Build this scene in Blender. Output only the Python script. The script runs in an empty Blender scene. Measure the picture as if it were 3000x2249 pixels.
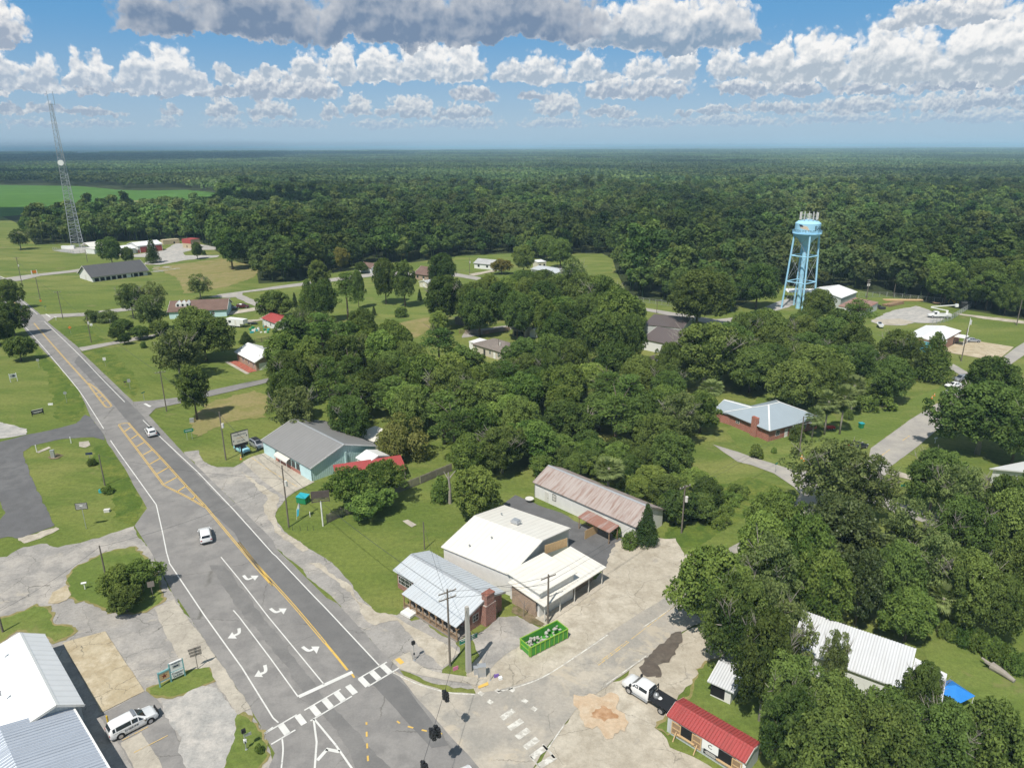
import bpy, bmesh, math, random
import numpy as np
from mathutils import Vector, Matrix, noise as mnoise
from mathutils.geometry import tessellate_polygon
R_ = math.radians
random.seed(7)
SC = bpy.context.scene
COL = SC.collection

# ---------------------------------------------------------------- camera
F, CX, CY, PITCH, ROLL, H = 2080., 1500., 1124.5, R_(18.41), R_(.23), 62.
_f = Vector((0, math.cos(PITCH), -math.sin(PITCH)))
_u0 = Vector((0, math.sin(PITCH), math.cos(PITCH)))
_r0 = Vector((1, 0, 0))
_r = _r0 * math.cos(ROLL) - _u0 * math.sin(ROLL)
_u = _u0 * math.cos(ROLL) + _r0 * math.sin(ROLL)
cam = bpy.data.cameras.new('camera')
cam.sensor_width = 36.0
cam.lens = 36.0 * F / 3000.
cam.clip_start = 1.0
cam.clip_end = 90000.
cam_o = bpy.data.objects.new('camera', cam)
COL.objects.link(cam_o)
cam_o.matrix_world = Matrix(((_r.x, _u.x, -_f.x, 0), (_r.y, _u.y, -_f.y, 0), (_r.z, _u.z, -_f.z, H), (0, 0, 0, 1)))
SC.camera = cam_o

# ---------------------------------------------------------------- exposure
SC.view_settings.view_transform = 'Standard'
SC.view_settings.look = 'None'
SC.view_settings.exposure = 0.0
SC.view_settings.gamma = 1.0
SC.cycles.max_bounces = 6
SC.cycles.diffuse_bounces = 3
SC.cycles.transparent_max_bounces = 8
SC.cycles.volume_bounces = 0

# ---------------------------------------------------------------- sun
SUN_EL, SUN_AZ = R_(57.5), R_(206.)     # azimuth clockwise from +Y
SDIR = Vector((math.sin(SUN_AZ) * math.cos(SUN_EL), math.cos(SUN_AZ) * math.cos(SUN_EL), math.sin(SUN_EL)))
sl = bpy.data.lights.new('sun', 'SUN')
sl.energy = 5.0
sl.angle = R_(.53)
sl.color = (1.0, .955, .88)
so = bpy.data.objects.new('sun', sl)
COL.objects.link(so)
so.rotation_euler = (-SDIR).to_track_quat('-Z', 'Y').to_euler()

# ---------------------------------------------------------------- picking: photograph pixel -> point at height z
S_ = 800 / 2211.
REG = dict(A=(0, 200, S_), B=(0, 750, S_), C=(0, 1200, S_), D=(0, 1649, S_), E=(700, 650, S_), F=(700, 1150, S_), G=(700, 1649, S_),
           H=(1400, 650, S_), I=(1400, 1150, S_), J=(1400, 1649, S_), K=(2200, 600, S_), L=(2200, 1100, S_), M=(2200, 1649, S_),
           W=(0, 0, 3000 / 2212.), R=(0, 0, 1.), a=(1130, 1580, 400 / 2211.), b=(1480, 1580, 400 / 2211.), c=(1830, 1920, 400 / 2211.),
           d=(2080, 1120, 400 / 2211.), e=(760, 1200, 500 / 2211.), f=(660, 1250, 200 / 2211.), g=(440, 1900, 200 / 2211.),
           h=(2270, 600, 160 / 2211.), k=(2020, 2130, 220 / 2212.), m=(0, 1060, 240 / 2211.), n=(300, 2030, 200 / 2211.),
           p=(1340, 1800, 160 / 1474.), s=(0, 0, 1500 / 2212.), t=(1500, 0, 1500 / 2212.), v=(0, 640, 700 / 2212.),
           w=(1150, 720, 600 / 2212.), x=(1480, 1340, 650 / 2212.), y=(2500, 800, 500 / 2212.))
def px(k, x, y):
    o = REG[k]
    return o[0] + x * o[2], o[1] + y * o[2]
def ray(X, Y):
    return _f + _r * ((X - CX) / F) - _u * ((Y - CY) / F)
def P(k, x, y, z=0.):
    d = ray(*px(k, x, y))
    if d.z > -1e-4: d.z = -1e-4
    return Vector((0, 0, H)) + d * ((z - H) / d.z)
def depth(p):
    return (Vector(p) - Vector((0, 0, H))).dot(_f)
def proj(p):
    v = Vector(p) - Vector((0, 0, H)); z = v.dot(_f)
    return CX + F * v.dot(_r) / z, CY - F * v.dot(_u) / z
def hgt(b, k, x, y):
    Y = px(k, x, y)[1]; lo, hi = -2., 160.
    for _ in range(46):
        m = (lo + hi) / 2
        if proj((b[0], b[1], m))[1] > Y: lo = m
        else: hi = m
    return m
def PL(k, *xy, z=0.):
    return [P(k, xy[i], xy[i + 1], z) for i in range(0, len(xy), 2)]

# ---------------------------------------------------------------- nodes and materials
class N:
    def __init__(s, tree): s.t = tree; s.n = tree.nodes; s.l = tree.links
    def new(s, typ, **kw):
        n = s.n.new(typ)
        for k, v in kw.items(): setattr(n, k, v)
        return n
    def put(s, sock, v):
        if hasattr(v, 'is_linked') or isinstance(v, bpy.types.NodeSocket): s.l.new(v, sock)
        elif isinstance(v, (int, float)):
            try: sock.default_value = v
            except TypeError: sock.default_value = (v, v, v)
        else:
            v = tuple(v)
            sock.default_value = v + (1,) if len(v) == 3 and len(sock.default_value) == 4 else v
    def math(s, op, a, b=0., c=None, clamp=False):
        n = s.new('ShaderNodeMath', operation=op, use_clamp=clamp)
        s.put(n.inputs[0], a); s.put(n.inputs[1], b)
        if c is not None: s.put(n.inputs[2], c)
        return n.outputs[0]
    def vec(s, op, a, b=(0, 0, 0), c=None):
        n = s.new('ShaderNodeVectorMath', operation=op)
        s.put(n.inputs[0], a); s.put(n.inputs[1], b)
        if c is not None: s.put(n.inputs[2], c)
        return n.outputs[1] if op in ('LENGTH', 'DOT_PRODUCT', 'DISTANCE') else n.outputs[0]
    def noise(s, v, scale, detail=3, rough=.55, dist=0., out=0, dim='3D'):
        n = s.new('ShaderNodeTexNoise', noise_dimensions=dim)
        if v is not None: s.l.new(v, n.inputs['Vector'])
        n.inputs['Scale'].default_value = scale; n.inputs['Detail'].default_value = detail
        n.inputs['Roughness'].default_value = rough; n.inputs['Distortion'].default_value = dist
        return n.outputs[out]
    def ramp(s, v, lo, hi, a=0., b=1., smooth=True):
        n = s.new('ShaderNodeMapRange', interpolation_type='SMOOTHSTEP' if smooth else 'LINEAR')
        s.put(n.inputs[0], v)
        for i, q in enumerate((lo, hi, a, b)): s.put(n.inputs[i + 1], q)
        return n.outputs[0]
    def mix(s, f, a, b, blend='MIX'):
        n = s.new('ShaderNodeMix', data_type='RGBA', blend_type=blend)
        s.put(n.inputs[0], f); s.put(n.inputs[6], a); s.put(n.inputs[7], b)
        return n.outputs[2]
    def scale(s, col, f):
        return s.mix(1.0, col, s.comb(f, f, f), 'MULTIPLY')
    def comb(s, x, y, z=0.):
        n = s.new('ShaderNodeCombineXYZ')
        for i, v in enumerate((x, y, z)): s.put(n.inputs[i], v)
        return n.outputs[0]
    def sep(s, v):
        n = s.new('ShaderNodeSeparateXYZ'); s.l.new(v, n.inputs[0]); return n.outputs
    def bump(s, h, strength=.3, dist=.05):
        n = s.new('ShaderNodeBump'); s.put(n.inputs['Height'], h)
        n.inputs['Strength'].default_value = strength; n.inputs['Distance'].default_value = dist
        return n.outputs[0]
MATS = {}
def newmat(name):
    m = bpy.data.materials.new(name); m.use_nodes = True
    t = N(m.node_tree); t.n.clear()
    out = t.new('ShaderNodeOutputMaterial')
    MATS[name] = m
    return m, t, out
def principled(t, out, col, rough=.7, metal=0., normal=None, spec=.3):
    b = t.new('ShaderNodeBsdfPrincipled')
    t.put(b.inputs['Base Color'], col); t.put(b.inputs['Roughness'], rough); t.put(b.inputs['Metallic'], metal)
    b.inputs['Specular IOR Level'].default_value = spec
    if normal is not None: t.l.new(normal, b.inputs['Normal'])
    t.l.new(b.outputs[0], out.inputs[0])
    return b
def pos(t): return t.new('ShaderNodeNewGeometry').outputs['Position']
def objc(t): return t.new('ShaderNodeTexCoord').outputs['Object']
def simple(name, col, rough=.6, metal=0., var=.18, sc=1.2, spec=.3):
    """painted or weathered plain surface: two scales of tonal variation"""
    m, t, out = newmat(name)
    v = objc(t)
    a = t.noise(v, sc, 5, .65); b = t.noise(v, sc * 9, 3)
    f = t.math('ADD', t.math('MULTIPLY', t.math('SUBTRACT', a, .5), var * 2.2), t.math('MULTIPLY', t.math('SUBTRACT', b, .5), var))
    c = t.scale(col + (1,), t.math('ADD', f, 1.0))
    principled(t, out, c, rough, metal, t.bump(b, .08, .02), spec)
    return m
def ground(name, cols, s1, s2, s3, fine=.3, rough=.95, bump=.4, stretch=None, stain=None, contrast=(.38, .62), crack=None, mow=None):
    """ground cover: three colours mixed by large and mid noise, fine speckle on top"""
    m, t, out = newmat(name)
    p = pos(t)
    if stretch:
        mp = t.new('ShaderNodeMapping'); mp.vector_type = 'POINT'
        mp.inputs['Rotation'].default_value = (0, 0, stretch[0]); mp.inputs['Scale'].default_value = (stretch[1], 1, 1)
        t.l.new(p, mp.inputs[0]); ps = mp.outputs[0]
    else: ps = p
    a = t.ramp(t.noise(ps, s1, 4, .6, .3), *contrast)
    b = t.ramp(t.noise(ps, s2, 5, .65, .2), .36, .66)
    c = t.mix(a, cols[0], cols[1])
    c = t.mix(b, c, cols[2])
    d = t.noise(p, s3, 4, .7)
    e = t.noise(p, s3 * 4.3, 2, .6)
    k = t.math('ADD', t.math('MULTIPLY', t.math('SUBTRACT', d, .5), fine * 2.4), t.math('MULTIPLY', t.math('SUBTRACT', e, .5), fine * 1.6))
    if mow:       # faint mower passes: (direction, spacing, strength)
        q = t.sep(t.vec('ADD', p, t.vec('MULTIPLY', t.noise(p, .05, 2, .5, 0., 1), (9, 9, 0))))
        w = t.math('SINE', t.math('MULTIPLY', t.math('ADD', t.math('MULTIPLY', q[0], math.cos(mow[0])), t.math('MULTIPLY', q[1], math.sin(mow[0]))), 6.283 / mow[1]))
        k = t.math('ADD', k, t.math('MULTIPLY', w, t.math('MULTIPLY', t.ramp(t.noise(p, .02, 2), .42, .6), mow[2])))
    c = t.scale(c, t.math('ADD', k, 1.0))
    if stain:
        q = t.ramp(t.noise(p, stain[0], 5, .7, .6), stain[1], stain[1] + .07)
        c = t.mix(t.math('MULTIPLY', q, stain[2]), c, stain[3])
    if crack:     # wandering cracks and joints: (cell size, width, strength)
        vo = t.new('ShaderNodeTexVoronoi', feature='DISTANCE_TO_EDGE')
        wp = t.vec('ADD', p, t.vec('MULTIPLY', t.noise(p, .6, 5, .7, 0., 1), (1.6, 1.6, 0)))
        t.l.new(wp, vo.inputs['Vector']); vo.inputs['Scale'].default_value = 1 / crack[0]
        k = t.ramp(vo.outputs['Distance'], 0., crack[1], 1., 0.)
        k = t.math('MULTIPLY', k, t.math('MULTIPLY', t.ramp(t.noise(p, .13, 3), .42, .56), crack[2]))
        c = t.mix(k, c, (.10, .095, .08, 1))
    principled(t, out, c, rough, 0, t.bump(d, bump, .08), .2)
    return m
# ---------------------------------------------------------------- world: Nishita sky with cumulus rows laid out by compass bearing and elevation
def azel(k, x, y):
    d = ray(*px(k, x, y)).normalized()
    return math.degrees(math.atan2(d.x, d.y)), math.degrees(math.asin(d.z))
world = bpy.data.worlds.new('World')
SC.world = world
world.use_nodes = True
wt = N(world.node_tree); wt.n.clear()
w_out = wt.new('ShaderNodeOutputWorld')
sky = wt.new('ShaderNodeTexSky', sky_type='NISHITA')
sky.sun_disc = False
sky.sun_elevation = SUN_EL
sky.sun_rotation = SUN_AZ
sky.altitude = 60
sky.air_density = 1.0; sky.dust_density = .6; sky.ozone_density = 2.0
tc = wt.new('ShaderNodeTexCoord').outputs['Generated']
xyz = wt.sep(wt.vec('NORMALIZE', tc))
deg = 180 / math.pi
az = wt.math('MULTIPLY', wt.math('ARCTAN2', xyz[0], xyz[1]), deg)
el = wt.math('MULTIPLY', wt.math('ARCSINE', xyz[2]), deg)
AE = wt.comb(az, el, 0.)
SKY_K = .085
# clear blue: the Nishita sky tinted towards the photograph's deep summer blue
skyc = wt.scale(sky.outputs[0], SKY_K)
blue = wt.mix(wt.ramp(el, 0., 9.5), (.40, .56, .72), (.115, .36, .68))
base = wt.mix(.85, skyc, blue)
hazec = (.39, .54, .68)

def cloud_layer(below, ells, base_el, size, seed, white=1.0, dark=(.36, .43, .54), soft=.2, haze=0., fluff=.5, baseh=1.0, basew=.25, lump=2.3):
    """ells: (bearing, half width, height above base) bumps on one flat base"""
    p3 = wt.vec('ADD', AE, (seed * 13.7, seed * 5.1, seed * 3.3))
    n1 = wt.noise(p3, 1.0 / size, 8, .63, .0, out=1, dim='2D')
    n0 = wt.noise(p3, .42 / size, 3, .5, .0, out=1, dim='2D')
    off = wt.vec('MULTIPLY', wt.vec('SUBTRACT', wt.vec('ADD', n1, wt.vec('MULTIPLY', n0, (.75, .75, .75))), (.875, .875, .875)), (size * 2.5 * fluff, size * 2.1 * fluff, 0))
    q = wt.vec('ADD', AE, off)
    d = None; jit = random.Random(seed)
    if seed < 4: ells = ells + [(jit.uniform(-38, 38), jit.uniform(.6, 2.2) * size, jit.uniform(.25, .8) * size) for _ in range(9)]
    for (a, rx, hy) in ells:
        b = base_el + jit.uniform(-.14, .12) * size
        e = wt.vec('MULTIPLY_ADD', q, (1 / rx, 1 / hy, 0), (-a / rx, -b / hy, 0))
        e = wt.vec('LENGTH', wt.vec('MAXIMUM', e, wt.vec('MULTIPLY', e, (-1, -hy / (.26 * size), 0))))
        d = e if d is None else wt.math('MINIMUM', d, e)
    # signed elevation above base with slightly ragged underside
    up = wt.math('SUBTRACT', wt.sep(q)[1], base_el - .02)
    def puff(v):
        n = wt.new('ShaderNodeTexVoronoi', voronoi_dimensions='2D'); wt.l.new(v, n.inputs['Vector']); n.inputs['Scale'].default_value = 1.7 / size; n.inputs['Detail'].default_value = 2.; n.inputs['Roughness'].default_value = .45
        return n.outputs['Distance']
    pv0 = wt.vec('ADD', p3, wt.vec('MULTIPLY', off, (.35, .35, 0))); vo = puff(pv0)
    d = wt.math('ADD', d, wt.math('MULTIPLY', wt.math('SUBTRACT', vo, .47), .33))
    alpha = wt.ramp(d, 1.0 - soft, 1.0 + soft * .4, 1., 0.)
    # lumps: brightness from the slope of a billow field towards the sun side
    sc = .95 / size
    nb = wt.noise(p3, sc * 1.15, 6, .52, dim='2D')
    pb = wt.vec('ADD', p3, (-.12 * size, .30 * size, 0))
    nb2 = wt.noise(pb, sc * 1.15, 6, .52, dim='2D')
    vo2 = puff(wt.vec('ADD', pv0, (-.07 * size, .17 * size, 0)))
    slope = wt.math('ADD', wt.math('MULTIPLY', wt.math('SUBTRACT', nb, nb2), lump * .8), wt.math('MULTIPLY', wt.math('SUBTRACT', vo2, vo), lump * .27))
    core = wt.ramp(d, .25, 1.0)
    hrel = wt.ramp(wt.math('DIVIDE', up, size * 1.5 * baseh), 0.0, 1.0)
    lum = wt.math('ADD', wt.math('MULTIPLY', hrel, .62), wt.math('MULTIPLY', core, .34))
    lum = wt.math('ADD', lum, slope, clamp=True)
    c = wt.mix(lum, dark, (white, white * .985, white * .965))
    if haze: c = wt.mix(haze, c, hazec)
    return wt.mix(alpha, below, c)

def E_(k, x0, x1, ytop, ybase):
    a0, _ = azel(k, x0, ybase); a1, b = azel(k, x1, ybase)
    _, tp = azel(k, (x0 + x1) / 2, ytop)
    return ((a0 + a1) / 2, abs(a1 - a0) / 2, max(tp - b, .12))
lay = base
B_ = lambda y: azel('s', 2212, y)[1]
# rows from the horizon upwards
lay = cloud_layer(lay, [E_('s', 0, 300, 512, 545), E_('s', 250, 600, 515, 545), E_('s', 640, 800, 505, 545), E_('s', 860, 1100, 500, 545), E_('s', 1100, 1450, 512, 545),
      E_('s', 1500, 1800, 505, 545), E_('s', 1750, 2200, 498, 545), E_('t', 0, 350, 505, 545), E_('t', 350, 800, 512, 545), E_('t', 700, 1200, 500, 545), E_('t', 1150, 1700, 495, 545), E_('t', 1650, 2300, 490, 545)],
      B_(545), .55, 1, .80, haze=.42, fluff=.75, dark=(.36, .46, .6))
lay = cloud_layer(lay, [E_('s', -100, 220, 462, 498), E_('s', 200, 560, 470, 498), E_('s', 690, 800, 450, 498), E_('s', 870, 1060, 425, 498), E_('s', 1060, 1300, 425, 498),
      E_('s', 1380, 1480, 440, 498), E_('s', 1480, 1620, 405, 498), E_('s', 1650, 1900, 400, 498), E_('s', 1890, 2150, 440, 498), E_('t', 80, 300, 390, 498), E_('t', 290, 560, 460, 498),
      E_('t', 760, 1000, 460, 498), E_('t', 960, 1350, 450, 498), E_('t', 1280, 1700, 430, 498), E_('t', 1650, 2300, 420, 498)],
      B_(498), .75, 2, .86, haze=.24, fluff=.7)
lay = cloud_layer(lay, [E_('s', -200, 300, 370, 425), E_('s', 250, 640, 375, 425), E_('s', 600, 960, 330, 425), E_('s', 980, 1260, 318, 425), E_('s', 1150, 1500, 300, 425), E_('s', 1940, 2160, 360, 425), E_('t', 290, 520, 325, 425), E_('t', 440, 800, 325, 425),
      E_('t', 860, 1120, 345, 425), E_('t', 1050, 1400, 360, 425), E_('t', 1350, 1700, 375, 425), E_('t', 1650, 2300, 350, 425)],
      B_(420), 1.0, 3, .92, haze=.12, fluff=.62)
lay = cloud_layer(lay, [E_('s', -150, 130, 185, 395), E_('s', 80, 290, 232, 395), E_('s', 280, 420, 225, 395), E_('s', 370, 520, 215, 395), E_('s', 500, 700, 215, 395), E_('s', 620, 880, 140, 395), E_('s', 760, 910, 280, 395)],
      B_(398), 1.25, 4, .97, haze=.10, fluff=.55, dark=(.42, .50, .61))
lay = cloud_layer(lay, [E_('s', 1245, 1420, 215, 350), E_('s', 1390, 1560, 150, 350), E_('s', 1500, 1760, 180, 350), E_('s', 1690, 2000, 150, 350), E_('s', 1880, 2110, 100, 350), E_('s', 2110, 2350, 250, 340),
      E_('t', -20, 260, 200, 335), E_('t', 200, 460, 215, 335), E_('t', 470, 700, 225, 335), E_('t', 660, 810, 185, 335), E_('t', 830, 1010, 195, 335), E_('s', 920, 1040, 258, 330), E_('s', 1100, 1220, 262, 330)],
      B_(345), 1.2, 5, .97, haze=.07, fluff=.55, dark=(.42, .50, .60))
lay = cloud_layer(lay, [E_('t', 950, 1300, 200, 345), E_('t', 1080, 1240, 118, 345), E_('t', 1150, 1500, 105, 345), E_('t', 1350, 1900, 70, 345), E_('t', 1700, 2400, 10, 345), E_('t', 2000, 2600, -120, 345)],
      azel('t', 1600, 338)[1], 1.35, 6, .98, haze=.04, fluff=.6, dark=(.45, .52, .60), baseh=1.25)
lay = cloud_layer(lay, [E_('t', 190, 800, 10, 212), E_('t', 320, 900, -60, 212), E_('t', 600, 1100, -30, 212)],
      azel('t', 500, 205)[1], 1.5, 7, .95, dark=(.27, .37, .50), lump=1.3, fluff=.7, basew=.5, baseh=1.3)
lay = cloud_layer(lay, [E_('s', -150, 160, -20, 178)], azel('s', 60, 172)[1], 1.3, 8, .95, fluff=.55)
lay = cloud_layer(lay, [E_('s', 480, 1000, -30, 150), E_('s', 700, 1500, -180, 150), E_('s', 1200, 2150, -260, 150), E_('s', 1700, 2700, -160, 120)],
      azel('s', 1300, 142)[1], 2.0, 9, .86, dark=(.19, .27, .40), lump=.9, fluff=.55, basew=.7, baseh=2.2)
lay = cloud_layer(lay, [E_('t', 1560, 2000, 10, 100), E_('t', 1700, 2180, -40, 100)], azel('t', 1800, 98)[1], 1.1, 10, .96, fluff=.55, dark=(.42, .49, .58))
# low haze over everything near the skyline
lay = wt.mix(wt.ramp(el, -.5, 2.0, .75, 0.), lay, hazec)
bg = wt.new('ShaderNodeBackground')
wt.put(bg.inputs[0], lay); bg.inputs[1].default_value = 1.0
# above and below the band of cumulus rows the sky is the clear tinted sky
bg2 = wt.new('ShaderNodeBackground')
wt.put(bg2.inputs[0], wt.mix(wt.ramp(el, -1., 1., 1., 0.), wt.scale(wt.mix(.45, base, (.60, .60, .60)), .66), hazec))   # broken cumulus overhead; bg2.inputs[1].default_value = 1.0
ms = wt.new('ShaderNodeMixShader')
band = wt.math('MULTIPLY', wt.math('GREATER_THAN', el, -.6), wt.math('LESS_THAN', el, 15.))
wt.put(ms.inputs[0], band); wt.l.new(bg2.outputs[0], ms.inputs[1]); wt.l.new(bg.outputs[0], ms.inputs[2])
wt.l.new(ms.outputs[0], w_out.inputs[0])
world.cycles.sampling_method = 'MANUAL'
world.cycles.sample_map_resolution = 256
# ---------------------------------------------------------------- scene bookkeeping
def link(o, parent=None):
    COL.objects.link(o)
    if parent is not None: o.parent = parent
    return o
def tag(o, label=None, cat=None, group=None, kind=None):
    if label: o['label'] = label
    if cat: o['category'] = cat
    if group: o['group'] = group
    if kind: o['kind'] = kind
    return o
def empty(name, loc, rz=0., label=None, cat=None, group=None):
    o = bpy.data.objects.new(name, None)
    o.empty_display_size = .5
    o.location = (loc[0], loc[1], loc[2] if len(loc) > 2 else 0.)
    o.rotation_euler = (0, 0, rz)
    link(o); return tag(o, label, cat, group)
class MB:
    """collects shapes and links them as ONE mesh object"""
    def __init__(s): s.v = []; s.f = []
    def add(s, vs, fs):
        n = len(s.v); s.v += [tuple(v) for v in vs]; s.f += [tuple(i + n for i in f) for f in fs]; return s
    def quad(s, *p): return s.add(p, [tuple(range(len(p)))])
    def box(s, x0, x1, y0, y1, z0, z1, M=None):
        vs = [(x, y, z) for z in (z0, z1) for y in (y0, y1) for x in (x0, x1)]
        if M is not None: vs = [M @ Vector(v) for v in vs]
        return s.add(vs, [(0, 2, 3, 1), (4, 5, 7, 6), (0, 1, 5, 4), (2, 6, 7, 3), (0, 4, 6, 2), (1, 3, 7, 5)])
    def bar(s, a, b, w, h=None, up=(0, 0, 1)):
        """rectangular bar from a to b"""
        h = h or w; a = Vector(a); b = Vector(b); d = (b - a).normalized()
        u = Vector(up)
        if abs(d.dot(u)) > .98: u = Vector((1, 0, 0))
        x = d.cross(u).normalized(); y = x.cross(d)
        vs = [p + x * sx * w / 2 + y * sy * h / 2 for p in (a, b) for sx, sy in ((-1, -1), (1, -1), (1, 1), (-1, 1))]
        return s.add(vs, [(0, 3, 2, 1), (4, 5, 6, 7), (0, 1, 5, 4), (1, 2, 6, 5), (2, 3, 7, 6), (3, 0, 4, 7)])
    def tube(s, pts, rad, n=8, cap=True):
        pts = [Vector(p) for p in pts]
        if not hasattr(rad, '__len__'): rad = [rad] * len(pts)
        vs = []; fs = []; up = None
        for i, p in enumerate(pts):
            d = (pts[min(i + 1, len(pts) - 1)] - pts[max(i - 1, 0)]).normalized()
            if up is None: up = Vector((1, 0, 0)) if abs(d.x) < .8 else Vector((0, 1, 0))
            x = (up - d * up.dot(d)).normalized(); y = d.cross(x); up = x
            for k in range(n):
                t = 2 * math.pi * k / n
                vs.append(p + (x * math.cos(t) + y * math.sin(t)) * rad[i])
        for i in range(len(pts) - 1):
            for k in range(n):
                a = i * n + k; b = i * n + (k + 1) % n
                fs.append((a, b, b + n, a + n))
        if cap: fs += [tuple(range(n))[::-1], tuple(range((len(pts) - 1) * n, len(pts) * n))]
        return s.add(vs, fs)
    def lathe(s, prof, n=24, c=(0, 0)):
        vs = [(c[0] + r * math.cos(2 * math.pi * k / n), c[1] + r * math.sin(2 * math.pi * k / n), z) for r, z in prof for k in range(n)]
        fs = [(i * n + k, i * n + (k + 1) % n, (i + 1) * n + (k + 1) % n, (i + 1) * n + k) for i in range(len(prof) - 1) for k in range(n)]
        fs += [tuple(range(n))[::-1], tuple(range((len(prof) - 1) * n, len(prof) * n))]
        return s.add(vs, fs)
    def prism(s, poly, z0, z1):
        n = len(poly)
        return s.add([(x, y, z0) for x, y in poly] + [(x, y, z1) for x, y in poly],
                     [tuple(range(n))[::-1], tuple(range(n, 2 * n))] + [(i, (i + 1) % n, n + (i + 1) % n, n + i) for i in range(n)])
    def build(s, name, mat, parent=None, smooth=False, loc=None, rz=None, sharp=40):
        me = bpy.data.meshes.new(name); me.from_pydata(s.v, [], s.f)
        me.update()
        if mat is not None: me.materials.append(mat if not isinstance(mat, str) else MATS[mat])
        if smooth:
            me.shade_smooth()
            me.set_sharp_from_angle(angle=R_(sharp))
        o = bpy.data.objects.new(name, me)
        if loc is not None: o.location = loc
        if rz is not None: o.rotation_euler = (0, 0, rz)
        return link(o, parent)

# ---------------------------------------------------------------- ground materials
ground('grass', ((.145, .18, .038), (.20, .208, .06), (.105, .148, .028)), .018, .10, 1.3, .46, stain=(.05, .60, .6, (.22, .195, .085, 1)), stretch=(.5, .35), mow=(1.1, 1.9, .06))
ground('lawn', ((.14, .185, .04), (.195, .212, .058), (.108, .155, .03)), .03, .16, 1.6, .38, stain=(.08, .60, .5, (.205, .19, .075, 1)), stretch=(.9, .3), mow=(.75, 1.5, .06))
ground('dry_grass', ((.22, .20, .075), (.19, .19, .055), (.27, .225, .10)), .05, .2, 1.4, .3)
ground('rough_grass', ((.10, .145, .022), (.16, .18, .036), (.07, .115, .018)), .06, .35, 1.9, .6, bump=.8)
ground('crop', ((.075, .165, .022), (.09, .19, .03), (.06, .14, .018)), .006, .03, .3, .18)
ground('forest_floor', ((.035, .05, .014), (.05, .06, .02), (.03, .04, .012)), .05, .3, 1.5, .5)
ground('asphalt', ((.24, .228, .215), (.285, .27, .252), (.21, .20, .19)), .05, .35, 5., .18, rough=.9, bump=.15, crack=(14., .006, .7), stain=(.35, .66, .35, (.14, .135, .13, 1)))
ground('asphalt_dark', ((.135, .133, .135), (.165, .162, .16), (.12, .118, .118)), .05, .4, 5., .18, rough=.9, bump=.15)
ground('tyre_track', ((.19, .182, .174), (.225, .215, .203), (.17, .164, .157)), .05, .3, 5., .2, rough=.9, bump=.12)
ground('asphalt_lane', ((.165, .16, .155), (.195, .188, .18), (.15, .146, .142)), .05, .3, 5., .15, rough=.9, bump=.12)
ground('old_pavement', ((.34, .32, .295), (.42, .385, .34), (.27, .255, .235)), .09, .3, 2.6, .26, bump=.25, crack=(4.5, .012, .8), stain=(.22, .60, .5, (.46, .41, .33, 1)))
ground('concrete', ((.44, .40, .33), (.50, .45, .37), (.36, .325, .27)), .07, .35, 2.4, .24, bump=.2, crack=(3.2, .012, .7), stain=(.3, .62, .4, (.28, .26, .22, 1)))
ground('beige_concrete', ((.46, .39, .27), (.52, .45, .33), (.38, .31, .20)), .12, .5, 2.5, .24, bump=.2, crack=(3.6, .014, .85), stain=(.3, .63, .35, (.34, .27, .17, 1)))
ground('sand', ((.455, .405, .325), (.52, .47, .385), (.37, .325, .255)), .08, .4, 1.8, .24, bump=.35, stain=(.28, .60, .55, (.30, .28, .25, 1)), crack=(6., .01, .5))
ground('gravel', ((.42, .40, .37), (.50, .465, .42), (.33, .32, .30)), .1, .5, 3.5, .3, bump=.4)
ground('pale_dirt', ((.53, .41, .285), (.55, .45, .33), (.48, .35, .23)), .2, .8, 2.5, .22, bump=.3)
ground('red_dirt', ((.46, .29, .17), (.52, .35, .22), (.36, .20, .10)), .3, .9, 2.5, .22, bump=.35)
ground('road_pale', ((.36, .335, .30), (.41, .38, .33), (.32, .30, .275)), .06, .3, 3., .15, bump=.15, stain=(.2, .62, .3, (.27, .255, .235, 1)))
ground('street', ((.38, .345, .295), (.46, .41, .335), (.31, .29, .255)), .08, .3, 2.6, .22, bump=.2, crack=(7., .008, .6), stain=(.16, .56, .6, (.49, .42, .32, 1)))
ground('wet_pavement', ((.125, .10, .08), (.15, .125, .10), (.10, .082, .066)), .4, 1., 3., .15, rough=.6, bump=.1)
ground('leaf_litter', ((.16, .12, .07), (.10, .10, .04), (.22, .17, .11)), .2, .7, 2.2, .4)
def paint(name, col, wear=.5, base=(.2, .197, .193), sc=2.5):
    m, t, out = newmat(name)
    p = pos(t)
    f = t.ramp(t.noise(p, sc, 5, .75), wear - .06, wear + .05, 0., 1.)
    f2 = t.math('MULTIPLY', f, .8)
    c = t.mix(f2, col + (1,), base + (1,))
    k = t.math('ADD', t.math('MULTIPLY', t.math('SUBTRACT', t.noise(p, .8, 4), .5), .35), 1.)
    principled(t, out, t.scale(c, k), .7)
    return m
paint('road_paint', (.66, .65, .61), .66)
paint('worn_paint', (.66, .64, .58), .50, (.4, .37, .32), 1.6)
paint('yellow_paint', (.66, .43, .10), .64)
paint('worn_yellow', (.62, .43, .16), .52, (.36, .34, .3), 1.6)

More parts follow.
